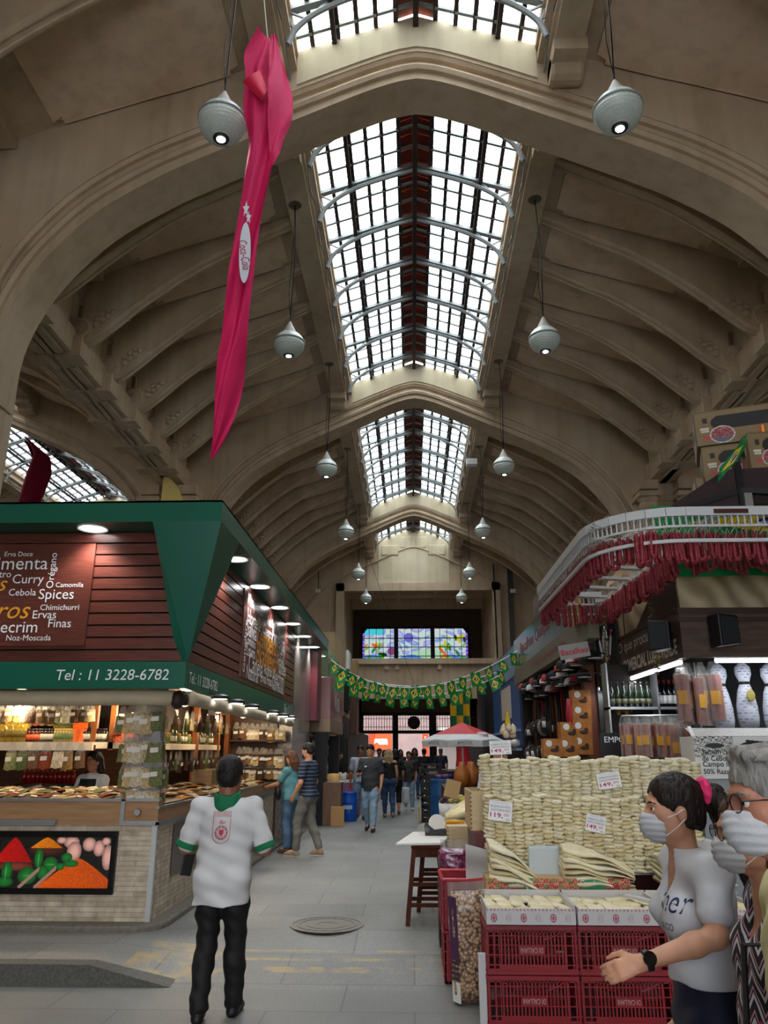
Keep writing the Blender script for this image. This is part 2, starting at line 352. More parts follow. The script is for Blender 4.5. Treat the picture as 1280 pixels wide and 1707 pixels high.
def ceiling_bay(nx, b, sides):
    ya, yb = BAYS[b]; ya -= 0.4; yb += 0.4
    for s in sides:
        mb = MB()
        X = lambda x: nx + s * x
        prof = [(X(x), z) for x, z in SLAB] + [(X(7.72), 11.65), (X(7.72), 9.95)]
        prof2 = [(x + s * 0.05, z + 0.3) for x, z in prof[:-2]] + [(X(8.0), 12.2), (X(8.0), 9.95)]
        mb.strip(prof, prof2, ya, yb)
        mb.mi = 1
        ys = [ya + 0.4] + RIBY[b] + [yb - 0.4]
        for y0, y1 in zip(ys[:-1], ys[1:]):
            if y1 - y0 < 0.9: continue
            a, c = y0 + 0.2, y1 - 0.2; q = 0.16
            if y0 == ys[0]: a -= 0.15
            if y1 == ys[-1]: c += 0.15
            o_ = [(0, a + q), (q, a + q), (q, a), (1, a), (1, a + q * .0)]
            x0, x1 = 3.15, 6.35
            outl = [(x0 + q, a), (x1 - q, a), (x1 - q, a + q * .6), (x1, a + q), (x1, c - q), (x1 - q, c - q * .6), (x1 - q, c), (x0 + q, c), (x0 + q, c - q * .6), (x0, c - q), (x0, a + q), (x0 + q, a + q * .6)]
            vs = [(X(x), y, slabz(x) - 0.02) for x, y in outl] + [(X(x), y, slabz(x) - 0.085) for x, y in outl]; n = len(outl)
            # plate follows the slope: fan by x-ordered quads
            mb.add(vs, [(i, (i + 1) % n, (i + 1) % n + n, i + n) for i in range(n)])
            xs = [x0 + q, 4.2, 5.6, x1 - q]
            for xa, xb in zip(xs[:-1], xs[1:]): mb.add([(X(xa), a, slabz(xa) - .085), (X(xb), a, slabz(xb) - .085), (X(xb), c, slabz(xb) - .085), (X(xa), c, slabz(xa) - .085)], [(0, 1, 2, 3)])
            for xa, xb in ((x0, x0 + q), (x1 - q, x1)): mb.add([(X(xa), a + q, slabz(xa) - .085), (X(xb), a + q * .6, slabz(xb) - .085), (X(xb), c - q * .6, slabz(xb) - .085), (X(xa), c - q, slabz(xa) - .085)], [(0, 1, 2, 3)])
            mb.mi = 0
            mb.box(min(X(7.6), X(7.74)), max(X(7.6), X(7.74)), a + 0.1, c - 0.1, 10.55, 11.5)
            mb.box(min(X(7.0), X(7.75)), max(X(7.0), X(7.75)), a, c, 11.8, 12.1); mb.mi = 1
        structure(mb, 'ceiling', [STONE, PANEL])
        # eaves beam beside the roof light
        e = MB()
        pr = [(2.82, 13.18), (2.82, 13.95), (2.2, 13.95), (2.12, 13.9), (2.12, 13.72), (2.2, 13.7), (2.2, 13.55), (2.14, 13.53), (2.14, 13.42), (2.26, 13.38), (2.26, 13.27), (2.32, 13.25), (2.32, 13.18)]
        e.prism([(X(x), z) for x, z in pr], ya, yb)
        for y in (ya + 1.1, yb - 1.1) if b else (yb - 1.1,):
            d = 1 if y < (ya + yb) / 2 else -1
            yy = [y - d * 0.75, y]
            e.box(min(X(2.3), X(2.86)), max(X(2.3), X(2.86)), min(yy), max(yy), 12.95, 13.2)
            e.lathe([(0, 0), (0.2, 0), (0.24, .05), (0.24, .5), (0.2, .55), (0, .55)], (min(X(2.3), X(2.86)), y - d * 0.5, 12.98), 14, 'x')
        structure(e, trim(), STONE)
def long_beam(x, ya, yb, ribs):
    mb = MB(); mb.box(x - 0.42, x + 0.42, ya, yb, 10.02, 10.6)
    for y in ribs:
        mb.box(x - 0.62, x + 0.62, y - 0.26, y + 0.26, 9.93, 10.4)
    for y0, y1 in zip(ribs[:-1], ribs[1:]):
        for dx in (-0.22, 0.0, 0.22): mb.cyl((x + dx, y0 + 0.34, 10.0), (x + dx, y1 - 0.34, 10.0), 0.085, n=8)
    structure(mb, trim(), STONE, smooth=30)
def arch(nx, y0, y1, sides=(-1, 1), extra=True):
    mb = MB()
    for s in (-1, 1):
        top = [(nx + s * x, (14.55 - 0.36 * x if x <= 2.45 else max(slabz(x) + 0.25, 12.3)) if x < 7.1 else 12.2) for x, z in ARCHMID]
        mid = [(nx + s * x, z) for x, z in ARCHMID]; low = [(nx + s * x, z) for x, z in ARCHLOW]
        mb.strip(top, mid, y0, y1)
        mb.strip(mid, low, y0 + 0.14, y1 - 0.14)
        # bead mouldings on both faces
        for f, dy in ((0.55, 0.045), (0.0, 0.0)):
            path = [(nx + s * lerp(a[0], b[0], f), y0 + 0.1, lerp(a[1], b[1], f)) for a, b in zip(ARCHMID, ARCHLOW)]
            mb.tube(path, 0.075, 6, False)
            mb.tube([(p[0], y1 - 0.1, p[2]) for p in path], 0.075, 6, False)
        # pier below the springing
        xa, xb = sorted((nx + s * 6.95, nx + s * 7.9)); mb.box(xa, xb, y0 + .03, y1 - .03, 0.0, 12.3)
        xa, xb = sorted((nx + s * 7.2, nx + s * 7.9)); mb.box(xa, xb, y0 - 0.25, y1 + 0.25, 0.0, 9.2)
        xa, xb = sorted((nx + s * 7.1, nx + s * 7.9)); mb.box(xa, xb, y0 - 0.4, y1 + 0.4, 9.35, 9.55); mb.box(xa, xb, y0 - 0.3, y1 + 0.3, 9.15, 9.95)
        if s in sides:
            mb.ball((nx + s * 7.3, y0 - 0.62, 9.05), (0.32, 0.3, 0.26), 14, 8); mb.lathe([(0.2, 0), (0.3, .12), (0.34, .2), (0.3, .26)], (nx + s * 7.3, y0 - 0.62, 9.1), 14)
            mb.box(nx + s * 7.3 - .36, nx + s * 7.3 + .36, y0 - .95, y0, 9.35, 9.5); mb.box(nx + s * 7.3 - .3, nx + s * 7.3 + .3, y0 - .85, y0, 9.6, 9.9)
    structure(mb, trim(), STONE, smooth=30)
    # pale ridge face over the roof-light width
    p = MB(); A = [(nx - 2.13, 12.95), (nx - 1.05, 13.45)] ; xs = np.linspace(-2.13, 2.13, 15)
    up = [(nx + x, 14.57 - 0.36 * abs(x)) for x in xs]; dn = [(nx + x, np.interp(abs(x), [q[0] for q in ARCHMID[:13]], [q[1] for q in ARCHMID[:13]]) + 0.08) for x in xs]
    p.strip(up, dn, y0 - 0.03, y0 + 0.02); p.strip(up, dn, y1 - 0.02, y1 + 0.03)
    structure(p, trim(), CREAM)
WINDOWS = [0]
def roof_light(nx, b, detail=True):
    ya, yb = BAYS[b]; WINDOWS[0] += 1
    zg = lambda x: 14.62 - 0.34 * x                      # underside of the glazing
    g = MB()
    for s in (-1, 1): g.add([(nx + s * 2.3, ya, zg(2.3)), (nx + s * 0.34, ya, zg(0.34)), (nx + s * 0.34, yb, zg(0.34)), (nx + s * 2.3, yb, zg(2.3))], [(0, 1, 2, 3)])
    win = structure(g, 'window_%d' % WINDOWS[0], glass)
    f = MB(); L = (yb - ya); nt = max(3, int(round(L / 1.72)))
    bars = [0.36, 0.72, 1.06, 1.4, 1.56, 1.86, 2.2]
    for s in (-1, 1):
        for i, x in enumerate(bars):
            if x == 1.56: continue
            f.bar((nx + s * x, ya, zg(x) - 0.03), (nx + s * x, yb, zg(x) - 0.03), 0.08 if x != 0.36 else 0.09, 0.08)
        f.bar((nx + s * 1.47, ya, zg(1.47) - .12), (nx + s * 1.47, yb, zg(1.47) - .12), 0.085, 0.09)
    f.box(nx - 0.05, nx + 0.05, ya, yb, 14.3, 14.5)
    structure(f, 'window_frame', IRON, win)
    w = MB(); nc = nt * 3
    for i in range(nc):
        y = ya + L * (i + 0.5) / nc
        for s in (-1, 1): w.bar((nx + s * 0.0, y, zg(0) - .05), (nx + s * 2.3, y, zg(2.3) - .05), 0.06, 0.05)
    for i in range(nt):
        y = ya + L * (i + 0.5) / nt
        for s in (-1, 1):
            w.bar((nx, y, zg(0) - 0.1), (nx + s * 2.3, y, zg(2.3) - 0.1), 0.13, 0.08)
            pth = interp([(0.0, 14.3), (0.6, 14.12), (1.2, 13.9), (1.7, 13.62), (2.02, 13.3), (2.16, 12.95)], 4)
            w.tube([(nx + s * x, y, z + 0.1) for x, z in pth], 0.05, 6)
            for xa, xb in ((0.5, 0.8), (0.8, 1.15), (1.45, 1.15), (1.45, 1.9), (2.2, 1.85), (2.2, 2.05)):
                zb = np.interp(xb, [q[0] for q in pth], [q[1] for q in pth]) + 0.1
                w.bar((nx + s * xa, y, zg(xa) - 0.1), (nx + s * xb, y, zb), 0.035, 0.035)
            w.bar((nx + s * 2.3, y, 13.45), (nx + s * 1.95, y, 13.46), 0.025)
            w.bar((nx + s * 2.25, y, 13.45), (nx + s * 2.25, y + L / nt * 0.5, 13.2), 0.03); w.bar((nx + s * 2.25, y, 13.45), (nx + s * 2.25, y - L / nt * 0.5, 13.2), 0.03)
    structure(w, 'window_truss', WHITEIRON, win)
    r = MB()
    for s in (-1, 1):
        n = int(L / 0.42)
        for i in range(n):
            y = ya + L * i / n; r.add([(nx + s * 0.06, y + .01, zg(0.06) + 0.02), (nx + s * 0.35, y + .01, zg(.35) - 0.0), (nx + s * 0.35, y + L / n - .02, zg(.35) - 0.0), (nx + s * 0.06, y + L / n - .02, zg(.06) + .02)], [(0, 1, 2, 3)])
    r.box(nx - 0.36, nx + 0.36, ya, yb, 14.64, 14.7)
    structure(r, 'window_ridge_board', REDWOOD, win)
    v = MB()
    for s in (-1, 1): v.box(min(nx + s * 2.28, nx + s * 2.4), max(nx + s * 2.28, nx + s * 2.4), ya, yb, 13.4, 13.88)
    structure(v, 'window_kerb', IRON, win)
for b in range(4):
    ceiling_bay(CX, b, (-1, 1)); rib_row(CX, b, (-1, 1)); roof_light(CX, b)
arch(CX, 10.75, 11.85); arch(CX, 23.85, 24.95); arch(CX, 37.6, 38.6, ())
for b in (1, 2):
    ceiling_bay(NAVE[1], b, (-1, 1)); rib_row(NAVE[1], b, (-1, 1)); roof_light(NAVE[1], b)
    ceiling_bay(NAVE[2], b, (-1,)); rib_row(NAVE[2], b, (-1,)); roof_light(NAVE[2], b)
for y0, y1 in ((10.75, 11.85), (23.85, 24.95), (37.6, 38.6)):
    arch(NAVE[1], y0, y1, (1,) if y0 < 30 else ()); arch(NAVE[2], y0, y1, (-1,) if y0 < 30 else ())
for x in (CX - 7.9, CX + 7.9):
    for b in (0, 1, 2, 3): long_beam(x, BAYS[b][0] - 0.2, BAYS[b][1] + 0.2, RIBY[b])
# --- outer shell that closes the hall
sh = MB()
sh.box(-24.5, -24.2, -10, 53, 0, 15.5); sh.box(24.2, 24.5, -10, 53, 0, 15.5)
structure(sh, 'wall_sides', STONE)
sh = MB()
sh.box(-24.5, -7.9, -10, 11.0, 13.2, 13.4); sh.box(8.3, 24.5, -10, 11, 13.2, 13.4); sh.box(-24.5, -7.9, 38.4, 53, 13.2, 13.4); sh.box(8.3, 24.5, 38.4, 53, 13.2, 13.4)
sh.box(-8.2, 8.6, -10.3, -9.8, 6, 15.5)
sh.box(-24.5, NAVE[1] - 7.8, -10, 53, 12.4, 12.5); sh.box(NAVE[2] + 2.4, 24.5, -10, 53, 13.7, 13.8)
structure(sh, 'ceiling_outer', STONE)
sh = MB()
sh.box(-24.5, -4.3, -10.3, -10, 0, 15.5); sh.box(4.7, 24.5, -10.3, -10, 0, 15.5); sh.box(-4.3, 4.7, -10.3, -10, 6.3, 15.5)
structure(sh, 'wall_entrance', STONE)
# --- end wall with portal and gallery
ew = MB()
ew.box(-24.5, -3.9, 44.5, 44.9, 0, 14.9); ew.box(4.75, 24.5, 44.5, 44.9, 0, 14.9)
ew.box(-3.9, 4.75, 44.5, 44.9, 10.75, 14.9)
structure(ew, 'wall_back', STONE)
ew = MB(); ew.box(CX - 2.12, CX + 2.12, 44.44, 44.5, 10.9, 14.6)
for s in (-1, 1):
    for x0, x1, z0, z1 in ((0.15, 0.75, 13.35, 14.0), (0.9, 1.9, 12.9, 13.5)):
        a, b = sorted((CX + s * x0, CX + s * x1)); ew.box(a, b, 44.38, 44.45, z0, z1)
structure(ew, trim(), CREAM, bevel=0.03)
lo = MB()
for s in (-1, 1): lo.tube([(CX + s * a[0], 44.42, a[1] + 0.1) for a in ARCHLOW[:30]], 0.05, 6)
structure(lo, trim(), STONE)
pf = MB()   # stepped frame of the portal
for d, t in ((0.0, 0.0), (0.16, 0.07), (0.32, 0.14)):
    pf.box(-4.35 - 0.0 + d, -3.9 + 0.02, 44.3 + t, 44.5, 0.15, 11.2 - d); pf.box(4.75 - .02, 5.2 - d, 44.3 + t, 44.5, 0.15, 11.2 - d); pf.box(-4.35 + d, 5.2 - d, 44.3 + t, 44.5, 10.73, 11.2 - d)
structure(pf, trim(), STONE)
ga = MB()   # gallery front and its floor
ga.box(-3.9, 4.75, 44.45, 44.8, 4.75, 6.55); ga.box(-4.1, 4.95, 44.2, 44.9, 6.5, 6.8); ga.box(-3.9, 4.75, 44.35, 44.9, 4.6, 4.78); ga.box(-3.9, 4.75, 44.8, 52.4, 6.3, 6.5)
for x in (-1.5, -.9, 1.5): ga.box(x, x + .22, 44.3, 44.5, 6.2, 6.5)
structure(ga, trim(), STONE)
rc = MB()   # the room behind: side walls, coffered ceiling
rc.box(-4.3, -3.9, 44.9, 52.2, 0, 12.2); rc.box(4.75, 5.15, 44.9, 52.2, 0, 12.2); rc.box(-4.3, 5.15, 44.9, 52.4, 11.6, 12.0)
for x in (-2.5, -0.9, 1.4, 3.0): rc.box(x, x + .25, 44.9, 52, 11.1, 11.65)
rc.box(-4, 4.9, 47.6, 48.1, 11.0, 11.65); rc.box(-4, 4.9, 50.0, 50.4, 10.7, 11.65)
structure(rc, trim(), STONE)
bw = MB()   # back wall of the portal room, with the window and doors cut out
bw.box(-4.3, 5.15, 52.0, 52.4, 9.75, 12); bw.box(-4.3, 5.15, 52.0, 52.4, 4.05, 7.4); bw.box(-4.3, -3.3, 52.0, 52.4, 0, 9.8); bw.box(3.85, 5.15, 52.0, 52.4, 0, 9.8)
bw.box(-8, -4.3, 52, 52.4, 0, 12); bw.box(5.1, 9, 52, 52.4, 0, 12)
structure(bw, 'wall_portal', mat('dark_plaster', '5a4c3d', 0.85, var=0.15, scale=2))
# --- stained-glass window
def stained(u, v):
    U = u; V = v
    c = np.zeros(u.shape + (3,))
    n = np.sin(U * 23 + 3 * np.sin(V * 9)) + np.sin(V * 17 + 4 * np.sin(U * 13 + 1)) + np.sin((U + V) * 14)
    pal = np.array([(.75, .72, .88), (.62, .66, .84), (.86, .84, .80), (.78, .86, .80), (.55, .62, .8), (.80, .70, .80)])
    i = np.clip(((n + 3) / 6 * 6).astype(int), 0, 5); c[:] = pal[i]
    c[(V > .8) & (U < .2)] = (.3, .8, .8)
    hill = V < .28 + .12 * np.sin(U * 11 + 1) ; c[hill & (U > .3)] = (.72, .85, .66)
    hill2 = V < .16 + .08 * np.sin(U * 17); c[hill2] = (.35, .55, .85)
    c[((U - .28) ** 2 * 7 + (V - .33) ** 2 < .012)] = (.55, .28, .42)
    c[((U - .44) ** 2 * 9 + (V - .72) ** 2 < .018)] = (.45, .42, .75)
    rng = random.Random(3)
    for k in range(46):
        side = k % 2; cx = rng.uniform(.03, .2) if side else rng.uniform(.74, .97); cy = rng.uniform(.02, .55 if side else .75); a = rng.uniform(0, PI); l = rng.uniform(.025, .06)
        dx = (U - cx) * 3.2; dy = V - cy; p = dx * math.cos(a) + dy * math.sin(a); q = -dx * math.sin(a) + dy * math.cos(a)
        col = rng.choice([(.2, .5, .15), (.05, .25, .1), (.55, .75, .1), (.85, .75, .1), (.3, .65, .3)]) if k < 40 else rng.choice([(.9, .55, .1), (.95, .4, .1)])
        c[(p / (l * 2.2)) ** 2 + (q / (l * .8)) ** 2 < 1] = col
    e = (U < .025) | (U > .975); c[e] = (.6, .45, .85); c[e & (np.sin(V * 60) > .6)] = (.3, .1, .45)
    return c
sg = bpy.data.materials.new('stained_glass'); sg.use_nodes = True; MATS['stained_glass'] = sg; sn = sg.node_tree
for n_ in list(sn.nodes): sn.nodes.remove(n_)
so = sn.nodes.new('ShaderNodeOutputMaterial'); st = sn.nodes.new('ShaderNodeBsdfTransparent'); sa = sn.nodes.new('ShaderNodeVertexColor'); sa.layer_name = 'print'
sm = sn.nodes.new('ShaderNodeMix'); sm.data_type = 'RGBA'; sm.blend_type = 'MULTIPLY'; sm.inputs['Factor'].default_value = 1; sm.inputs['B'].default_value = (.16, .16, .16, 1)
sn.links.new(sa.outputs['Color'], sm.inputs['A']); sn.links.new(sm.outputs['Result'], st.inputs['Color']); sn.links.new(st.outputs[0], so.inputs['Surface'])
WINDOWS[0] += 1
sgo = picture('window_%d' % WINDOWS[0], stained, 260, 90, (-3.3, 52.1, 7.4), (7.15, 0, 0), (0, 0, 2.35), sg); sgo['kind'] = 'structure'
lead = MB()
for x in (-3.32, 3.87): lead.box(x - .06, x + .06, 52.0, 52.15, 7.35, 9.8)
for x in (-1.0, 1.45): lead.box(x - .14, x + .14, 51.95, 52.2, 7.35, 9.8)
for z in (7.4, 9.75): lead.box(-3.35, 3.9, 52.0, 52.15, z - .06, z + .06)
for z in (7.85, 8.45, 9.05): lead.box(-3.35, 3.9, 52.03, 52.13, z - .022, z + .022)
for i in range(1, 15): lead.box(-3.3 + i * .477 - .016, -3.3 + i * .477 + .016, 52.03, 52.13, 7.4, 9.75)
for s, x in ((1, -3.3), (-1, 3.85)): lead.prism([(x, 9.8), (x + s * .42, 9.8), (x + s * .28, 9.62), (x, 9.3)], 51.98, 52.2)
structure(lead, 'window_lead', BLACK, sgo)
# --- street doors under the gallery
df = MB()
for x0, x1 in ((-3.95, -3.17), (-1.25, -0.89), (1.12, 1.59), (3.5, 4.8)): df.box(x0, x1, 51.9, 52.3, 0.1, 4.1)
df.box(-3.9, 4.75, 51.9, 52.3, 2.86, 3.06); df.box(-3.9, 4.75, 51.9, 52.3, 4.0, 4.2)
for i in range(40):
    x = -3.17 + i * 0.172; df.box(x - .016, x + .016, 52.05, 52.09, 3.05, 4.02)
for z in (3.28, 3.8): df.box(-3.2, 3.6, 52.05, 52.09, z - .018, z + .018)
df.lathe([(0, 0), (.4, 0), (.42, .05), (.4, .1), (0, .1)], (0.13, 51.95, 3.55), 20, 'y')
for i in range(8): df.box(-2.85 + i * .06, -2.83 + i * .06, 52.05, 52.09, 0.2, 2.9)
structure(df, 'door_1', mat('black_iron_door', '14110f', 0.6))
gp = MB(); gp.box(-3.17, 3.5, 52.14, 52.15, 3.06, 4.0)
structure(gp, 'door_pane', clearmat('transom_glass', 'ffffff', 0.9, 0.1), None)
# --- floor: lower hall floor, granite kerb, raised aisle with a ramp
def floor_mat():
    m = bpy.data.materials.new('granite_paving'); m.use_nodes = True; nt = m.node_tree; L = nt.links; b = nt.nodes['Principled BSDF']
    t = nt.nodes.new('ShaderNodeTexCoord')
    br = nt.nodes.new('ShaderNodeTexBrick'); br.inputs['Scale'].default_value = 1.0; br.inputs['Brick Width'].default_value = 1.05; br.inputs['Row Height'].default_value = 0.62; br.inputs['Mortar Size'].default_value = 0.008
    br.inputs['Color1'].default_value = srgb('797976'); br.inputs['Color2'].default_value = srgb('6f6f6d'); br.inputs['Mortar'].default_value = srgb('616160'); L.new(t.outputs['Object'], br.inputs['Vector'])
    n = nt.nodes.new('ShaderNodeTexNoise'); n.inputs['Scale'].default_value = 90; n.inputs['Detail'].default_value = 3; L.new(t.outputs['Object'], n.inputs['Vector'])
    n2 = nt.nodes.new('ShaderNodeTexNoise'); n2.inputs['Scale'].default_value = 0.9; n2.inputs['Detail'].default_value = 6; L.new(t.outputs['Object'], n2.inputs['Vector'])
    m1 = nt.nodes.new('ShaderNodeMix'); m1.data_type = 'RGBA'; m1.blend_type = 'OVERLAY'; m1.inputs['Factor'].default_value = 0.75; L.new(br.outputs['Color'], m1.inputs['A']); L.new(n.outputs['Fac'], m1.inputs['B'])
    m2 = nt.nodes.new('ShaderNodeMix'); m2.data_type = 'RGBA'; m2.blend_type = 'OVERLAY'; m2.inputs['Factor'].default_value = 0.45; L.new(m1.outputs['Result'], m2.inputs['A']); L.new(n2.outputs['Fac'], m2.inputs['B'])
    # worn ochre paint on the ramp
    sp = nt.nodes.new('ShaderNodeSeparateXYZ'); L.new(t.outputs['Object'], sp.inputs[0])
    def band(ax, lo_, hi_):
        a = nt.nodes.new('ShaderNodeMath'); a.operation = 'GREATER_THAN'; a.inputs[1].default_value = lo_; L.new(sp.outputs[ax], a.inputs[0])
        c = nt.nodes.new('ShaderNodeMath'); c.operation = 'LESS_THAN'; c.inputs[1].default_value = hi_; L.new(sp.outputs[ax], c.inputs[0])
        d = nt.nodes.new('ShaderNodeMath'); d.operation = 'MULTIPLY'; L.new(a.outputs[0], d.inputs[0]); L.new(c.outputs[0], d.inputs[1]); return d
    def mul(a, c):
        d = nt.nodes.new('ShaderNodeMath'); d.operation = 'MULTIPLY'; L.new(a.outputs[0], d.inputs[0]); L.new(c.outputs[0] if hasattr(c, 'outputs') else c, d.inputs[1]); return d
    def add(a, c):
        d = nt.nodes.new('ShaderNodeMath'); d.operation = 'MAXIMUM'; L.new(a.outputs[0], d.inputs[0]); L.new(c.outputs[0], d.inputs[1]); return d
    xa = band('X', -2.15, 0.25); s = None
    for lo_, hi_ in ((7.05, 7.17), (7.3, 7.36), (7.5, 7.55)):
        k = mul(xa, band('Y', lo_, hi_)); s = k if s is None else add(s, k)
    fl = mul(band('X', -2.35, -1.6), band('Y', 6.85, 7.65)); s = add(s, fl)
    nw = nt.nodes.new('ShaderNodeTexNoise'); nw.inputs['Scale'].default_value = 5; nw.inputs['Detail'].default_value = 8; L.new(t.outputs['Object'], nw.inputs['Vector'])
    rw = nt.nodes.new('ShaderNodeValToRGB'); rw.color_ramp.elements[0].position = 0.42; rw.color_ramp.elements[1].position = 0.58; L.new(nw.outputs['Fac'], rw.inputs['Fac'])
    k = mul(s, rw.outputs['Color']); k2 = nt.nodes.new('ShaderNodeMath'); k2.operation = 'MULTIPLY'; k2.inputs[1].default_value = 0.75; L.new(k.outputs[0], k2.inputs[0])
    m3 = nt.nodes.new('ShaderNodeMix'); m3.data_type = 'RGBA'; L.new(k2.outputs[0], m3.inputs['Factor']); L.new(m2.outputs['Result'], m3.inputs['A']); m3.inputs['B'].default_value = srgb('a8905f'); L.new(m3.outputs['Result'], b.inputs['Base Color'])
    b.inputs['Roughness'].default_value = 0.55
    bu = nt.nodes.new('ShaderNodeBump'); bu.inputs['Strength'].default_value = 0.25; bu.inputs['Distance'].default_value = 0.01; L.new(n.outputs['Fac'], bu.inputs['Height']); L.new(bu.outputs['Normal'], b.inputs['Normal'])
    return m
FLOORM = floor_mat()
KY = 6.73
def fz(x, y):
    """floor height"""
    if y < KY: return 0.0
    r = min(1.0, max(0.0, (y - KY) / 1.35)) * 0.15
    k = min(1.0, max(0.0, (x + 2.55) / 0.65))
    return lerp(0.15, r, k)
fl = MB(); fl.box(-24.3, 24.3, -10.2, KY, -0.2, 0.0)
structure(fl, 'floor', FLOORM)
fl = MB()
xs = [-24.3, -8, -3.2] + list(np.linspace(-2.55, -1.9, 8)) + [-1, 0, 2, 6, 24.3]; ys = [KY, 6.9, 7.1, 7.3, 7.6, 8.08, 8.3, 12, 20, 30, 44, 53]
for j in range(len(ys) - 1):
    for i in range(len(xs) - 1):
        q = [(xs[i], ys[j]), (xs[i + 1], ys[j]), (xs[i + 1], ys[j + 1]), (xs[i], ys[j + 1])]
        fl.add([(x, y, fz(x, y + 1e-6)) for x, y in q], [(0, 1, 2, 3)])
structure(fl, 'floor_aisle', FLOORM)
kb = MB()
kb.box(-24.3, -2.55, KY - 0.0, KY + 0.16, 0.0, 0.153)
for i in range(8):
    xa, xb = lerp(-2.55, -1.9, i / 8), lerp(-2.55, -1.9, (i + 1) / 8)
    za, zb = fz(xa, KY + 1e-6) + .003, fz(xb, KY + 1e-6) + .003
    za2, zb2 = fz(xa, KY + .16) + .003, fz(xb, KY + .16) + .003
    kb.add([(xa, KY, 0), (xb, KY, 0), (xb, KY, zb), (xa, KY, za), (xa, KY + .16, za2), (xb, KY + .16, zb2)], [(0, 1, 2, 3), (3, 2, 5, 4)])
structure(kb, 'floor_kerb', mat('kerb_granite', '55544f', 0.7, var=0.25, scale=40, bump=0.3))
gr_ = MB(); gr_.box(-24.5, 24.5, 53, 90, -0.1, 0.1); structure(gr_, 'street', mat('asphalt', '7d7a76', 0.9, var=0.1, scale=3))
# ================================================================== measuring helpers: a sight line meets a real plane
_F = 1282.0; _P = math.radians(17.3); _Yw = math.radians(2.0)
_f = Vector((-math.sin(_Yw) * math.cos(_P), math.cos(_Yw) * math.cos(_P), math.sin(_P))); _r = Vector((math.cos(_Yw), math.sin(_Yw), 0)); _u = _r.cross(_f)
def _ray(u, v): return _f + _r * ((u - 640) / _F) + _u * ((853.5 - v) / _F)
def atY(u, v, y): d = _ray(u, v); return Vector((0, 0, 1.75)) + d * (y / d.y)
def atX(u, v, x): d = _ray(u, v); return Vector((0, 0, 1.75)) + d * (x / d.x)
def atZ(u, v, z): d = _ray(u, v); return Vector((0, 0, 1.75)) + d * ((z - 1.75) / d.z)
def fit(body, width, m, loc, rot, parent, name='lettering', height=None, **k):
    """lettering scaled to a real width (and height)"""
    o = text(body, 1.0, m, (0, 0, 0), (0, 0, 0), parent, name, extr=0.0, **k)
    xs = [v.co.x for v in o.data.vertices]; ys = [v.co.y for v in o.data.vertices]
    w = max(xs) - min(xs); h = max(ys) - min(ys); s = width / w; sy = height / h if height else s
    mx, my = (max(xs) + min(xs)) / 2, (max(ys) + min(ys)) / 2
    for v in o.data.vertices: v.co = ((v.co.x - mx) * s, (v.co.y - my) * sy, v.co.z)
    o.location = loc; o.rotation_euler = rot; o.scale = (1, 1, 1); return o
class Kind:
    """first placing uses the prototype, later ones copy it with its parts"""
    def __init__(s, make): s.make = make; s.root = None
    def __call__(s, loc, rz=0.0, label=None, group=None, sc=1.0, rot=None, mats=None):
        if s.root is None: s.root = s.make(); o = s.root; s.base = dict(l=o.get('label'), g=o.get('group'))
        else: o = copy_tree(s.root)
        o.location = loc; o.rotation_euler = rot if rot else (0, 0, rz); o.scale = (sc, sc, sc) if isinstance(sc, (int, float)) else sc
        if label or s.base['l']: o['label'] = label or s.base['l']
        if group or s.base['g']: o['group'] = group or s.base['g']
        if mats:
            for q in [o] + list(o.children):
                for k, m in mats.items():
                    if q.name.split('.')[0] == k and q.data: q.material_slots[0].link = 'OBJECT'; q.material_slots[0].material = m
        return o
# ------------------------------------------------------------------ materials of the stalls
GREEN = mat('green_fascia_paint', '0a5a48', 0.28, var=0.04, scale=1.5, spec=0.5)
SLAT = mat('red_brown_slats', '5a2d24', 0.3, var=0.3, scale=3, stretch=(1.5, 1.5, 30), spec=0.5)
SLATDARK = mat('slat_gap', '140b09', 0.8)
BRICKTILE = brickmat('pale_brick_tiles', 'c9bda9', 'b0a18b', '9b8d7a', 1.0, 0.34, 0.045, 0.003, 0.6, 0.25, 'xz', noise=0.35, nscale=9)
BRICKTILE_S = brickmat('pale_brick_tiles_side', 'c9bda9', 'b0a18b', '9b8d7a', 1.0, 0.34, 0.045, 0.003, 0.6, 0.25, 'yz', noise=0.35, nscale=9)
WOODBAND = mat('beech_veneer', 'b08863', 0.4, col2='9a7350', scale=2.5, stretch=(1, 1, 9))
STEEL = mat('brushed_steel', 'a9abad', 0.35, 0.8, var=0.1, scale=30, stretch=(1, 1, 20))
WOODPOST = mat('orange_pine', '8a4f22', 0.45, col2='70401c', scale=6, stretch=(8, 8, 1))
SHELFWHITE = mat('cream_shelf', 'd8cdb8', 0.5)
LETTERW = mat('white_lettering', 'e4e8ea', 0.5)
LETTERO = mat('amber_lettering', 'd9961c', 0.5)
LAMP = mat('lamp_diffuser', 'ffffff', 0.4, emit='ffffff', es=9)
WARMLAMP = mat('warm_lamp', 'fff0d8', 0.4, emit='ffe0b0', es=14)
DARKIN = mat('dark_interior', '1d1713', 0.8)
DARKWOOD = mat('dark_brown_wood', '3b2317', 0.5, col2='2c190f', scale=5, stretch=(1, 1, 8))
BEIGECLOTH = mat('beige_awning_cloth', 'b9ac93', 0.8, var=0.08, scale=4, bump=0.2)
FILM = clearmat('clear_film', 'ffffff', 0.78, 0.1, 'b9b9b4')
LABELW = mat('white_label', 'e6e4de', 0.6)
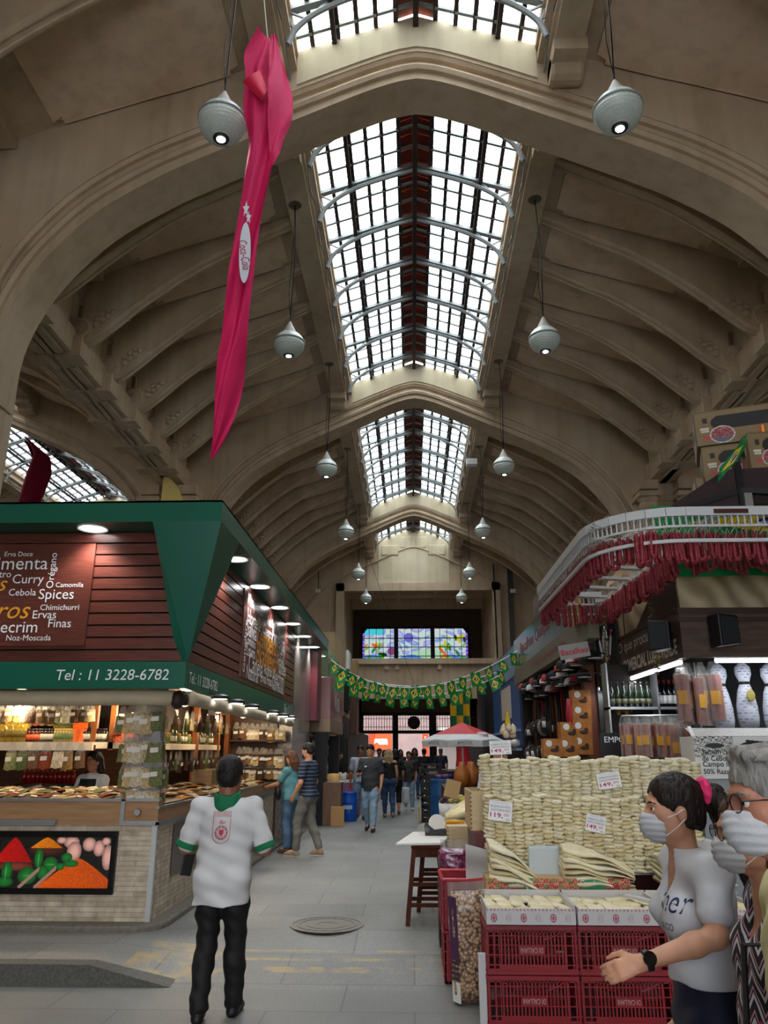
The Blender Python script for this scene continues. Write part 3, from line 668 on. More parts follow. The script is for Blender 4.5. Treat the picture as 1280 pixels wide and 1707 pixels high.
def light(name, kind, loc, energy, color=(1, 1, 1), size=0.2, rot=None, sy=None, parent=None, spread=None):
    l = bpy.data.lights.new(name, kind); l.energy = energy; l.color = color
    if kind == 'AREA':
        l.size = size
        if sy: l.shape = 'RECTANGLE'; l.size_y = sy
        if spread: l.spread = spread
    elif kind == 'POINT' or kind == 'SPOT': l.shadow_soft_size = size
    if kind == 'SPOT': l.spot_size = spread or 1.6; l.spot_blend = 0.6
    o = bpy.data.objects.new(name, l); COL.objects.link(o); o.location = loc
    if rot: o.rotation_euler = rot
    if parent: o.parent = parent
    return o
WARM = (1.0, 0.76, 0.48)
# ================================================================== LEFT: spice stall
FY, FX = 8.05, -2.52              # front and aisle faces of its counter
SY, SX = 7.62, -2.22              # front and aisle faces of its sign
END = 14.9
ct = empty('stall_counter', (FX, FY, 0.15), 'brick-tiled spice stall counter with veneer top band beside the aisle', 'counter')
def cpart(mb, name, m, **k):
    mb.v = [(x - FX, y - FY, z - 0.15) for x, y, z in mb.v]; return mb.build(name, m, ct, **k)
m_ = MB(); m_.box(-9, FX, FY, FY + 0.12, 0.2, 1.06); cpart(m_, 'front_cladding', BRICKTILE)
m_ = MB(); m_.box(FX - 0.12, FX, FY + 0.12, END - 0.1, 0.2, 1.06); cpart(m_, 'side_cladding', BRICKTILE_S)
m_ = MB(); m_.box(-9, FX + .01, FY - .01, FY + .12, 1.06, 1.29); m_.box(FX - .12, FX + .01, FY + .12, END - .1, 1.06, 1.22); cpart(m_, 'veneer_band', WOODBAND)
m_ = MB(); m_.box(-9, FX, FY + .05, FY + .95, 1.2, 1.25); m_.box(FX - 1.0, FX - .05, FY + .95, END - .1, 1.18, 1.22); cpart(m_, 'worktop', mat('dark_counter', '4d4238', 0.4))
m_ = MB()
a = atY(97, 1367, FY); m_.box(-9, a.x, FY - .06, FY - .01, 1.075, 1.11); m_.box(-9, a.x, FY - .075, FY - .06, 1.06, 1.09)
b = atY(207, 1340, FY); m_.box(b.x, FX + .03, FY - .035, FY - .01, 1.06, 1.1); m_.box(FX, FX + .03, FY - .035, END - .2, 1.05, 1.09); m_.box(b.x - .02, b.x + .02, FY - .03, FY, 1.06, 1.3)
m_.box(-9, FX + .02, FY - .03, FY + .0, 1.28, 1.305); m_.box(FX, FX + .025, FY - .03, END - .1, 1.21, 1.235)
cpart(m_, 'steel_rail', STEEL)
m_ = MB(); m_.box(FX - .035, FX + .015, FY - .015, FY + .035, 0.2, 1.05); cpart(m_, 'corner_trim', mat('pale_aluminium', 'c6c8c8', 0.35, 0.6))
m_ = MB(); m_.lathe([(0, 0), (.03, 0), (.035, .02), (.02, .05), (0, .06)], (FX - .18, FY - .07, 1.18), 12, 'y'); cpart(m_, 'knob', STEEL)
pl = MB()
out = [(-9, FY - .2)] + [(FX - .15 + .32 * math.sin(t), FY + .12 - .32 * math.cos(t)) for t in np.linspace(0, PI / 2, 8)] + [(FX + .17, END), (FX - .2, END), (FX - .2, FY + .2), (-9, FY + .2)]
pl.prism(out, 0.1, 0.205, 'z'); structure(pl, 'floor_plinth', mat('stall_plinth', '6f6a60', 0.7, var=0.2, scale=20), bevel=0.02)
# --- screen with a spice picture on the counter front
def spices(u, v):
    c = np.zeros(u.shape + (3,)); c[:] = (.10, .09, .08); x = u * 2.0; y = v
    nz_ = np.sin(x * 91 + 7 * np.sin(y * 57)) * np.sin(y * 83 + 5 * np.sin(x * 61)) * .4 + np.sin(x * 213) * np.sin(y * 197) * .3 + np.random.default_rng(2).normal(0, .8, x.shape)
    def blob(cx, cy, rx, ry, col, sh=.12):
        m = ((x - cx) / rx) ** 2 + ((y - cy) / ry) ** 2 < 1
        k = (1.2 - .5 * (((x - cx) / rx) ** 2 + ((y - cy) / ry) ** 2) + sh * .5 * nz_)[..., None]; c[m] = (np.array(col) * k)[m]
    def heap(cx, base, w, h, col):
        m = (y > base) & (y < base + h * (1 - (abs(x - cx) / w) ** 1.25)); c[m] = (np.array(col) * (1 + .22 * nz_ + .12 * (cx - x) / w)[..., None])[m]
    for p in ((1.28, .9, .14, .12), (1.34, .72, .13, .2), (1.6, .86, .12, .14), (1.78, .78, .1, .16), (1.95, .6, .1, .25), (1.9, .92, .08, .08), (1.1, .94, .09, .07)): blob(*p, (.83, .62, .57))
    blob(.28, .5, .36, .13, (.34, .14, .11)); heap(.26, .5, .34, .5, (.72, .07, .05)); blob(.3, .42, .33, .09, (.45, .2, .16))
    blob(.84, .76, .33, .13, (.28, .14, .10)); heap(.84, .78, .29, .22, (.88, .47, .06))
    heap(1.45, 0, .72, .58, (.84, .32, .03))
    for p in ((.18, .32, .1, .2), (.15, .12, .16, .1), (.55, .24, .17, .17), (.72, .58, .08, .2), (.94, .46, .13, .15), (.82, .3, .1, .14), (1.22, .6, .1, .09), (1.3, .48, .14, .07), (1.12, .42, .08, .07)): blob(*p, (.10, .42, .16), .2)
    for p in ((.16, .3, .012, .17), (.56, .24, .12, .012), (.72, .56, .01, .17), (.94, .46, .1, .01)): blob(*p, (.3, .62, .32))
    for k in range(2):
        m = abs((y - (.12 + .0)) - (x - (.52 + .28 * k)) * 1.1) < .045; m &= (x > .4 + .28 * k) & (x < .75 + .3 * k) & (y < .5); c[m] = (.66, .5, .44)
    return c
scr = empty('display_screen', (0, 0, 0), 'black framed screen showing heaps of spices on counter front', 'screen')
tl = atY(0, 1386, FY - .04); tr = atY(197, 1386, FY - .04); br_ = atY(188, 1492, FY - .04)
x1 = tr.x; z1 = tr.z - .0; z0 = br_.z; x0 = x1 - (z1 - z0) * 2.15
m_ = MB(); w_ = .055
m_.box(x0, x1, FY - .045, FY - .002, z0, z0 + w_); m_.box(x0, x1, FY - .045, FY - .002, z1 - w_, z1); m_.box(x0, x0 + w_, FY - .045, FY - .002, z0 + w_, z1 - w_); m_.box(x1 - w_, x1, FY - .045, FY - .002, z0 + w_, z1 - w_)
m_.build('frame', mat('black_gloss_frame', '0c0c0d', 0.25), scr, bevel=.006)
picture('picture', spices, 300, 150, (x0 + w_, FY - .03, z0 + w_), (x1 - x0 - 2 * w_, 0, 0), (0, 0, z1 - z0 - 2 * w_), vcmat('screen_picture', 0.3, 0.22), scr)
# --- poster on the aisle side of the counter
def fish_poster(u, v):
    c = np.zeros(u.shape + (3,)); c[:] = (.37, .34, .32)
    n = np.sin(u * 140 + 5 * np.sin(v * 60)) * np.sin(v * 170 + 4 * np.sin(u * 90))
    m = (u > .38) & (u < .62) & (v > .25) & (v < .8) & (n > .45); c[m] = (.75, .74, .73)
    m = ((u - .78) / .16) ** 2 + ((v - .42) / .24) ** 2 < 1; c[m] = (.72, .48, .40)
    m = ((u - .70) / .05) ** 2 + ((v - .72) / .1) ** 2 < 1; c[m] = (.55, .60, .30)
    return c
pp = picture('poster', fish_poster, 80, 60, (FX + .012, 8.62, .52), (0, 1.55, 0), (0, 0, .5), vcmat('poster_print', 0.4)); tag(pp, 'grey printed poster with pink fillet on counter side', 'poster')
def price_poster(u, v):
    c = np.zeros(u.shape + (3,)); c[:] = (.72, .72, .70); m = (np.sin(v * 70) > .3) & (np.sin(u * 20) > -.3) & (u > .1) & (u < .9) & (v < .85); c[m] = (.42, .42, .44); return c
pq = picture('poster', price_poster, 50, 50, (FX + .012, 11.6, .42), (0, 1.5, 0), (0, 0, .6), MATS['poster_print']); tag(pq, 'pale price list poster on counter side near the two customers', 'poster')
# --- sign canopy
sgn = empty('shop_sign', (SX, SY, 2.34), 'green canopy sign with red-brown slats and spice names', 'sign')
def spart(mb, name, m, **k):
    mb.v = [(x - SX, y - SY, z - 2.34) for x, y, z in mb.v]; return mb.build(name, m, sgn, **k)
TX, TY, TZ0, TZ1, TEND = -1.88, 7.3, 3.95, 4.17, 17.6
m_ = MB(); m_.box(-9, SX, SY, SY + .1, 2.34, 2.6); m_.box(SX - .1, SX, SY + .1, END, 2.34, 2.6); spart(m_, 'lower_fascia', GREEN, bevel=.004)
m_ = MB(); m_.box(-9, TX, TY, TY + .05, TZ0, TZ1); m_.box(TX - .05, TX, TY + .05, TEND, TZ0, TZ1); m_.box(-9, TX, TY, 8.3, TZ1 - .02, TZ1); m_.box(-4, TX, 8.3, TEND, TZ1 - .02, TZ1); spart(m_, 'upper_fascia', GREEN)
m_ = MB(); m_.box(-9, TX - .05, TY + .05, SY + .3, TZ0, TZ0 + .03); m_.box(SX - .3, TX - .05, SY + .3, TEND, TZ0, TZ0 + .03); spart(m_, 'soffit', GREEN)
m_ = MB(); A_ = atY(255, 866, TY); B_ = (TX, TY, TZ0); C_ = (TX, 8.15, TZ0); D_ = (SX + .02, SY - .02, 2.6); E_ = (A_.x, SY + .05, TZ0); G_ = (SX - .05, 8.15, TZ0); H_ = (SX - .12, SY + .12, 2.6)
m_.add([(A_.x, TY, TZ0), B_, C_, D_, H_, E_, G_], [(0, 1, 3), (1, 2, 3), (0, 3, 4, 5), (2, 6, 4, 3), (0, 5, 6, 2, 1)]); spart(m_, 'corner_wedge', GREEN)
m_ = MB(); nS = 11; zs = np.linspace(2.6, 3.95, nS + 1)
m_.mi = 1; m_.box(-9, SX - .06, SY + .1, SY + .14, 2.6, 3.95); m_.box(SX - .14, SX - .06, SY + .14, END, 2.6, 3.95); m_.mi = 0
for z in zs[:-1]:
    m_.box(-9, SX - .05, SY + .05, SY + .1, z + .012, z + zs[1] - zs[0] - .006); m_.box(SX - .06, SX - .015, SY + .06, END - .02, z + .012, z + zs[1] - zs[0] - .006)
spart(m_, 'slat_panel', [SLAT, SLATDARK])
BY = SY + .02
tr = atY(160, 906, BY); br_ = atY(143, 1076, BY); m_ = MB(); m_.box(-9, tr.x, BY, BY + .04, br_.z, tr.z); wb = spart(m_, 'word_board', SLAT)
def word(s, cx, cy, w, m=LETTERW, vert=False, shear=0.0, right=False):
    """front board lettering, given by the place it takes on the board"""
    p = atY(cx / 2.56, cy / 2.56 + 820, BY - .004); wid = w * .00232
    o = fit(s, wid, m, (p.x - SX - (wid / 2 if right else 0), p.y - SY, p.z - 2.34), (PI / 2, -PI / 2 if vert else 0, 0), wb, shear=shear); o['label'] = 'white lettering' if m is LETTERW else 'amber lettering'
for a in [('Erva Doce', 80, 265, 128), ('Orégano', 225, 335, 160, LETTERW, True), ('Curry', 120, 377, 140), ('Camomila', 297, 396, 124), ('Cebola', 96, 428, 122), ('Spices', 240, 442, 156), ('Chimichurri', 255, 492, 172), ('Ervas', 190, 523, 104), ('Finas', 255, 560, 100), ('Noz-Moscada', 122, 622, 196)]: word(*a)
for a in [('Pimenta', 205, 303, 270), ('Coentro', 48, 350, 150), ('Alecrim', 160, 575, 230)]: word(*a, right=True)
word('Temperos', 30, 400, 400, LETTERO, shear=.3, right=True); word('Brasileiros', 130, 503, 470, LETTERO, shear=.3, right=True)
p0 = atY(94, 1125, SY - .004); p1 = atY(281, 1125, SY - .004)
fit('Tel : 11 3228-6782', p1.x - p0.x, LETTERW, ((p0.x + p1.x) / 2 - SX, -.006, p0.z - 2.34), FRONT, sgn, shear=.12)
p0 = atX(315, 1130, SX + .004); p1 = atX(362, 1143, SX + .004)
fit('Tel.: 11 3228-6782', p1.y - p0.y, LETTERW, (.006, (p0.y + p1.y) / 2 - SY, (p0.z + p1.z) / 2 - 2.34), EAST, sgn, shear=.12)
fit('Box: K 13', .9, LETTERW, (.006, END - .75 - SY, .13), EAST, sgn, shear=.12)
q0 = atX(407, 1000, SX); q1 = atX(478, 1040, SX)
m_ = MB(); m_.box(SX - .02, SX + .005, q0.y, q1.y, 2.68, 3.85); wb2 = spart(m_, 'word_board', SLAT)
cy_ = (q0.y + q1.y) / 2 - SY; WB = q1.y - q0.y
def sw(s, dy, z, w, m=LETTERW, rot=EAST, shear=0.0):
    o = fit(s, w, m, (.011, cy_ + dy, z - 2.34), rot, wb2, shear=shear); o['label'] = 'white lettering' if m is LETTERW else 'amber lettering'
k_ = WB / 3.2
for s, dy, z, w in [('Manjericão', -.95, 3.72, .95), ('Anis', .05, 3.7, .35), ('Erva Doce', .6, 3.7, .7), ('Pimenta', .85, 3.53, 1.1), ('Hortelã', -1.0, 3.52, .8), ('Coentro', -.05, 3.52, .7), ('Sálvia', -1.1, 3.36, .6), ('Curry', 1.2, 3.37, .5), ('Cominho', -1.15, 3.2, .6), ('Cebola', 1.1, 3.22, .6), ('Louro', -1.1, 3.07, .5), ('Spices', 1.25, 3.08, .7), ('Canela', -.75, 2.92, .9), ('Açafrão', .1, 2.93, .6), ('Alecrim', .95, 2.92, 1.0), ('Natural', -.95, 2.78, .7), ('Ervas Finas', 0, 2.8, .8), ('Noz-Moscada', .95, 2.76, 1.0)]: sw(s, dy * k_, z, w * k_)
sw('Temperos', .05 * k_, 3.33, 1.7 * k_, LETTERO, shear=.3); sw('Brasileiros', .1 * k_, 3.12, 1.75 * k_, LETTERO, shear=.3)
sw('Gengibre', -1.45 * k_, 3.1, .7, LETTERW, (PI / 2, -PI / 2, PI / 2))
def downlight(x, y, z, e, parent):
    a = MB(); a.lathe([(.0, .0), (.125, 0), (.15, -.012), (.155, 0.0), (.15, .02), (0, .02)], (0, 0, 0), 24); a.mi = 1; a.lathe([(0, -.006), (.118, -.006), (.118, -.002), (0, -.002)], (0, 0, 0), 24)
    o = a.build('downlight', [WHITE, LAMP], parent); o.location = (x - SX, y - SY, z - 2.34); o['label'] = 'round white lamp'
    l = light('downlight_beam', 'SPOT', (0, 0, -.05), e, (1, .97, .92), .1, (0, 0, 0), None, o, 2.2)
dl = atZ(155, 880, TZ0); downlight(dl.x, dl.y, TZ0 - .005, 60, sgn); downlight(dl.x - 1.6, dl.y, TZ0 - .005, 60, sgn)
for px, py in ((394, 931), (433, 977), (466, 1012), (488, 1039), (507, 1060), (522, 1078), (534, 1093)):
    d = atZ(px, py, TZ0); downlight(min(d.x, TX - .2), d.y, TZ0 - .005, 55, sgn)
def small_lamp(x, y, z):
    a = MB(); a.lathe([(0, 0), (.09, 0), (.1, .012), (.1, .03), (.05, .05), (0, .05)], (0, 0, 0), 18); a.mi = 1; a.lathe([(0, -.004), (.075, -.004), (.075, -.001), (0, -.001)], (0, 0, 0), 18)
    o = a.build('lamp_head', [BLACK, LAMP], sgn); o.location = (x - SX, y - SY, z - 2.34); o['label'] = 'black flat lamp head'
for px, py in ((367, 1163), (394, 1172), (420, 1178), (455, 1189), (472, 1194), (484, 1197)):
    d = atX(px, py, SX + .12); small_lamp(SX + .12, d.y, 2.3); m_ = MB(); m_.bar((SX - .02, d.y, 2.36), (SX + .12, d.y, 2.345), .02); spart(m_, 'lamp_arm', BLACK)
# rolled awning under the sign
aw = empty('rolled_awning', (FX, SY + .1, 2.26), 'beige cloth awning rolled up under the green sign', 'awning')
m_ = MB(); m_.tube([(-6.5, .05, 0)] + [(x, .05 + .006 * math.sin(x * 9), -.004 * math.sin(x * 5)) for x in np.linspace(-6, .16, 14)], .075, 14); m_.tube([(.28, .14, 0)] + [(.28 + .006 * math.sin(y * 8), y, 0) for y in np.linspace(.3, END - SY - .3, 14)], .07, 14)
m_.build('roll', BEIGECLOTH, aw, True)
m_ = MB(); m_.tube([(.16, .05, 0), (.22, .06, -.02), (.27, .1, -.02)], [.06, .05, .06], 10); m_.ball((.2, .04, -.02), (.07, .07, .09)); m_.build('corner_cap', mat('dark_leather', '2a1d18', .6), aw, True)
# --- interior of the stall
room = MB()
room.box(-9, -7, 10.9, 11.0, .15, 4); room.box(-9, -3.9, 11.2, 11.3, .15, 3.9); room.box(-3.95, -3.85, 11.2, END, .15, 3.9); room.box(-4, -2.5, END - .1, END, .15, 2.4); room.box(-9, SX - .1, SY + .15, END, 2.5, 2.56)
structure(room, 'wall_stall', mat('stall_back_boards', '4a2c1a', 0.5, var=0.3, scale=4, stretch=(1, 1, 6)))
shf = empty('shelf_unit', (-4.2, 8.95, .15), 'cream edged wooden shelves behind the spice counter', 'shelf')
def shpart(mb, name, m, **k): mb.v = [(x + 4.2, y - 8.95, z - .15) for x, y, z in mb.v]; return mb.build(name, m, shf, **k)
SHZ = atY(70, 1237, 8.95).z
r1 = atY(157, 1240, 8.95).x
m_ = MB(); m_.box(-8, r1, 8.93, 9.35, SHZ - .03, SHZ); m_.box(-8, r1, 8.9, 8.94, SHZ - .09, SHZ); m_.box(r1, r1 + .22, 9.0, 9.3, SHZ - .07, SHZ); shpart(m_, 'shelf_board', SHELFWHITE)
for px in (158, 188):
    p = atY(px, 1200, 9.0); m_ = MB(); m_.box(p.x - .03, p.x + .03, 9.0, 9.06, SHZ - .09, 2.48); shpart(m_, 'post', WOODPOST)
m_ = MB(); m_.box(-8, r1, 9.35, 9.37, SHZ, SHZ + .5); shpart(m_, 'back_panel', DARKIN)
m_ = MB(); m_.box(-8, r1 + .5, 8.9, 9.3, SHZ + .52, SHZ + .55); shpart(m_, 'top_board', WOODPOST)
# aisle-side shelving inside the stall
s2 = empty('shelf_unit', (-3.3, 10.5, .15), 'cream shelf with wooden posts along the aisle side of the spice stall', 'shelf')
def s2part(mb, name, m, **k): mb.v = [(x + 3.3, y - 10.5, z - .15) for x, y, z in mb.v]; return mb.build(name, m, s2, **k)
AX = -3.35
y0_ = atX(284, 1243, AX).y; y1_ = atX(367, 1250, AX).y; z_ = atX(300, 1240, AX).z
m_ = MB(); m_.box(AX - .35, AX, y0_, y1_, z_ - .08, z_); s2part(m_, 'shelf_board', SHELFWHITE)
for px in (326, 362, 380):
    p = atX(px, 1260, AX); w_ = .05 if px < 370 else .12
    m_ = MB(); m_.box(AX - .06, AX + .02, p.y - w_, p.y + w_, 1.2, 2.5); s2part(m_, 'post', WOODPOST)
yb0 = atX(393, 1260, AX).y
for px_y in (1238, 1262, 1285):
    zz = atY(430, px_y, END - .35).z; m_ = MB(); m_.box(-3.5, -2.35, END - .4, END - .15, zz + .02, zz + .05); s2part(m_, 'shelf_board', DARKWOOD)
# glow of the stall lamps
for x, y, e in ((-3.2, 8.75, 26), (-4.4, 8.75, 26), (-5.4, 8.75, 22), (-2.95, 10.2, 22), (-2.95, 12.0, 22), (-2.95, 13.8, 18)):
    sl = empty('spot_lamp', (x, y, 2.44), 'small black spot lamp hanging under the spice stall ceiling', 'lamp', 'spot lamps in the spice stall')
    m_ = MB(); m_.lathe([(0, .06), (.03, .06), (.03, .02), (.055, 0), (.06, -.12), (.05, -.125), (.045, -.1), (0, -.1)], (0, 0, 0), 16); m_.build('lamp_shade', BLACK, sl, True)
    m_ = MB(); m_.ball((0, 0, -.09), .042); m_.build('bulb', WARMLAMP, sl, True); light('spot_glow', 'POINT', (0, 0, -.2), e, WARM, .06, parent=sl)
# --- goods: hanging bags, jars, bottles
BAGC = [mat('bag_' + n, c, .7, var=.35, scale=60, bump=.5) for n, c in (('cumin', '8a6a3c'), ('parsley', '4c5a2c'), ('paprika', '8c3a1c'), ('oat', 'c2ab82'), ('nutmeg', '6a4a32'), ('turmeric', 'b3812a'), ('laurel', '6f7448'), ('clove', '3f2a20'), ('garlic', 'cfc3a6'))]
def make_bag():
    root = empty('spice_bag', (0, 0, 0), 'clear bag of dried spice with white label hanging in the spice stall', 'bag', 'hanging bags in the spice stall')
    b = MB(); b.grid(lambda u, v: ((u - .5) * lerp(.16, .13, v), -(.035 * math.sin(PI * u) ** .6 * (1 - v) ** .5 + .004), -.28 + v * .18 + .008 * math.sin(u * 9)), 8, 6); b.grid(lambda u, v: ((.5 - u) * lerp(.16, .13, v), (.035 * math.sin(PI * u) ** .6 * (1 - v) ** .5 + .004), -.28 + v * .18), 8, 6)
    b.build('contents', BAGC[0], root, True)
    b = MB(); b.grid(lambda u, v: ((u - .5) * lerp(.15, .05, v) + .004 * math.sin(v * 20), -.012 * math.sin(u * 15) * (1 - v) - .008, -.13 + v * .14), 10, 5); b.grid(lambda u, v: ((.5 - u) * lerp(.15, .05, v), .012 * math.sin(u * 15) * (1 - v) + .008, -.13 + v * .14), 10, 5)
    b.build('film', FILM, root, True)
    b = MB(); b.add([(-.04, -.044, -.19), (.035, -.044, -.185), (.035, -.044, -.14), (-.04, -.044, -.145)], [(0, 1, 2, 3)]); b.build('label', LABELW, root)
    return root
bag = Kind(make_bag)
def bagrow(pts, n, plane, rz, sc, label, cols, jit=.015, rows=1):
    """bags side by side along a line between two points"""
    a, b = pts
    for r_ in range(rows):
        for i in range(n):
            p = a.lerp(b, (i + .5) / n) + Vector((R.uniform(-jit, jit), R.uniform(-jit, jit), R.uniform(-.01, .01) - r_ * .0))
            bag(p, rz + R.uniform(-.25, .25), label, None, sc * R.uniform(.92, 1.08), mats={'contents': BAGC[cols[(i + r_) % len(cols)]]})
bagrow((atY(14, 1240, 8.84), atY(145, 1240, 8.84)), 7, 8.84, 0, 1.0, 'clear bag of ground spice hanging from the cream shelf edge', [6, 1, 4, 2, 8, 0, 4])
bagrow((atY(0, 1172, 8.8), atY(160, 1172, 8.8)), 13, 8.8, 0, .8, 'clear bag of dried herbs hanging along the top of spice stall', [3, 0, 6, 8, 4, 0], .03)
bagrow((atY(0, 1178, 9.2), atY(160, 1178, 9.2)), 11, 9.2, 0, .8, 'clear bag hanging in second row along the top of spice stall', [2, 4, 0, 3], .03)
bagrow((atY(200, 1190, 8.9), atY(226, 1190, 8.9)), 3, 8.9, 0, 1.0, 'red brown bag hanging beside the grey corner stand', [2, 4, 2])
# grey corner stand wrapped in bags
cs = MB(); pz = atY(247, 1300, 8.35); cs.box(pz.x - .09, pz.x + .09, 8.35, 8.5, 1.25, 2.48); tag(cs.build('display_stand', mat('grey_stand', '8b8a86', .4, .3)), 'grey upright display stand at stall corner hung with bags', 'stand')
for k, (py, n) in enumerate([(1172, 4), (1219, 4), (1262, 4), (1300, 3)]):
    bagrow((atY(212, py, 8.26), atY(268, py, 8.26)), n, 8.26, 0, 1.05, 'clear bag of pale spice hung on the grey corner stand', [3, 8, 3, 6, 2], .02)
    bagrow((atY(200, py + 6, 8.45), atY(276, py + 4, 8.45)), 4, 8.4, .3, .95, 'clear bag of green herb hung behind the corner stand', [6, 1, 3], .03)
bagrow((atX(268, 1254, -3.1), atX(366, 1252, -3.1)), 15, 0, PI / 2, .9, 'clear bag of dark seeds hanging below the aisle side shelf', [7, 4, 7, 1], .03)
bagrow((atX(276, 1180, -2.95), atX(382, 1196, -2.95)), 15, 0, PI / 2, .9, 'clear bag hanging along the aisle side top of spice stall', [3, 0, 4, 6, 8], .04)
for py, lab in ((1205, 'topmost'), (1246, 'second'), (1268, 'third')):
    bagrow((atY(393, py, END - .35), atY(472, py + 4, END - .35)), 10, 0, 0, 1.05, 'clear bag of nuts on the %s shelf at far end of spice stall' % lab, [7, 4, 0, 8, 3], .03)
GLASSJ = {}
def jar_kind(name, lab, prof, col, lid, lprof, cat, grp, band=None):
    def mk():
        root = empty(name, (0, 0, 0), lab, cat, grp)
        b = MB(); b.lathe(prof, n=14); b.build('body', mat(name + '_' + col, col, .15, var=.3, scale=30, spec=.6), root, True)
        b = MB(); b.lathe(lprof, n=12); b.build('lid', mat('lid_' + lid, lid, .4), root, True)
        if band: b = MB(); b.lathe([(prof[1][0] + .002, band[0]), (prof[1][0] + .003, band[0]), (prof[1][0] + .003, band[1]), (prof[1][0] + .002, band[1])], n=14); b.build('label', mat('band_' + band[2], band[2], .6), root, True)
        return root
    return Kind(mk)
JP = [(0, 0), (.045, 0), (.045, .11), (.035, .13), (0, .13)]; JL = [(0, .125), (.038, .125), (.038, .15), (0, .15)]
yj = jar_kind('olive_jar', 'glass jar of yellow green olives on the cream spice shelf', [(0, 0), (.075, 0), (.075, .18), (.05, .21), (0, .21)], 'a08a2c', 'c9a53c', [(0, .2), (.055, .2), (.055, .24), (0, .24)], 'jar', 'olive jars on the spice shelf', (.05, .12, '6b5a1e'))
rj = jar_kind('sauce_jar', 'dark red sauce jar on the cream spice shelf', JP, '4a1410', '1a1a1a', JL, 'jar', 'sauce jars on the spice shelf', (.03, .085, 'd2572a'))
cj = jar_kind('relish_jar', 'small relish jar with gold lid on the cream spice shelf', JP, '8d7d4a', 'b89a4a', JL, 'jar', 'relish jars on the spice shelf', (.03, .09, '4f6b3a'))
bj = jar_kind('black_jar', 'black lidded jar with pale label on the cream spice shelf', JP, '221c1c', '0e0e0e', JL, 'jar', 'black jars on the spice shelf', (.03, .09, 'b9b2a4'))
bt = jar_kind('oil_bottle', 'tall oil bottle on the aisle side spice shelf', [(0, 0), (.033, 0), (.033, .16), (.012, .2), (.012, .24), (0, .24)], '4a4a1c', '1a1a14', [(0, .235), (.015, .235), (.015, .265), (0, .265)], 'bottle', 'bottles on the spice shelf', (.04, .11, 'd8d2c0'))
def on(px, k, row=0, y=9.05): p = atY(px, 1236, y); k((p.x, y + .12 * row, SHZ + .0), 0)
for px in (4, 17, 28, 36): on(px, yj)
for px in (42, 48, 55, 61, 67): on(px, rj)
for px in (71, 77, 83, 88): on(px, bj)
for px in (93, 98, 103, 108, 113, 118): on(px, cj)
for px in (93, 99, 105, 111, 117): p = atY(px, 1236, 9.1); cj((p.x, 9.1, SHZ + .152), 0)
for px in (141, 147, 152, 160, 166, 171): on(px, bj)
pouch = MB(); pouch.grid(lambda u, v: ((u - .5) * lerp(.16, .18, v), -.04 * math.sin(PI * u) * (1 - v), v * .22), 8, 6); pouch.grid(lambda u, v: ((.5 - u) * lerp(.16, .18, v), .04 * math.sin(PI * u) * (1 - v), v * .22), 8, 6)
po = pouch.build('food_pouch', mat('orange_foil', 'cf5a1c', .3, var=.2, scale=12), None, True); put(po, (atY(130, 1236, 9.0).x, 9.02, SHZ)); tag(po, 'orange foil pouch standing on the cream spice shelf', 'pouch')
n_ = 16
for i in range(n_):
    y = lerp(y0_ + .15, y1_ - .1, i / (n_ - 1)); (bt if i % 3 else cj)((AX - .1, y, z_), R.uniform(0, 6))
# red bottles and boxes low behind the counter
rb = jar_kind('chilli_bottle', 'small red chilli bottle on low rack behind the spice counter', [(0, 0), (.028, 0), (.028, .1), (.014, .13), (0, .13)], '8c1c12', 'b33a1e', [(0, .125), (.016, .125), (.016, .16), (0, .16)], 'bottle', 'chilli bottles behind the counter')
zr = atY(100, 1306, 9.9).z
lr = MB(); xa = atY(30, 1300, 9.9).x; xb = atY(128, 1300, 9.9).x; lr.box(xa, xb, 9.85, 10.1, zr - .04, zr); lr.box(xa, xb, 9.85, 10.1, zr - .3, zr - .27); lr.box(xa, xa + .04, 9.85, 10.1, .15, zr); lr.box(xb - .04, xb, 9.85, 10.1, .15, zr)
tag(lr.build('bottle_rack', DARKWOOD), 'low dark wooden rack of red bottles behind the spice counter', 'rack')
for i in range(12): rb((lerp(xa + .06, xb - .06, i / 11), 9.93, zr), 0)
# packets spread over the counter
def make_packet():
    root = empty('spice_packet', (0, 0, 0), 'small clear packet of spice lying on the stall counter', 'packet', 'packets spread on the spice counter')
    b = MB(); b.grid(lambda u, v: ((u - .5) * .13, (v - .5) * .17, .004 + .022 * (math.sin(PI * u) * math.sin(PI * v)) ** .5), 6, 6); b.add([(-.065, -.085, 0), (.065, -.085, 0), (.065, .085, 0), (-.065, .085, 0)], [(3, 2, 1, 0)])
    b.build('contents', BAGC[0], root, True)
    b = MB(); b.grid(lambda u, v: ((u - .5) * .15, .06 + v * .05, .008 + .012 * math.sin(u * 14) ** 2), 8, 3); b.build('film', FILM, root, True)
    b = MB(); b.add([(-.03, -.05, .028), (.03, -.05, .028), (.03, -.01, .031), (-.03, -.01, .031)], [(0, 1, 2, 3)]); b.build('label', LABELW, root)
    return root
packet = Kind(make_packet)
for i in range(20):
    for j in range(5):
        x = lerp(-5.3, FX - .14, (i + R.uniform(.2, .8)) / 20); y = FY + .12 + j * .17 + R.uniform(-.03, .03)
        packet((x, y, 1.262 + j * .022 + R.uniform(0, .012)), 0, None, None, 1.0, (R.uniform(-.1, .25), R.uniform(-.25, .25), R.uniform(-.7, .7)), {'contents': BAGC[R.choice([0, 2, 3, 4, 7, 8, 6])]})
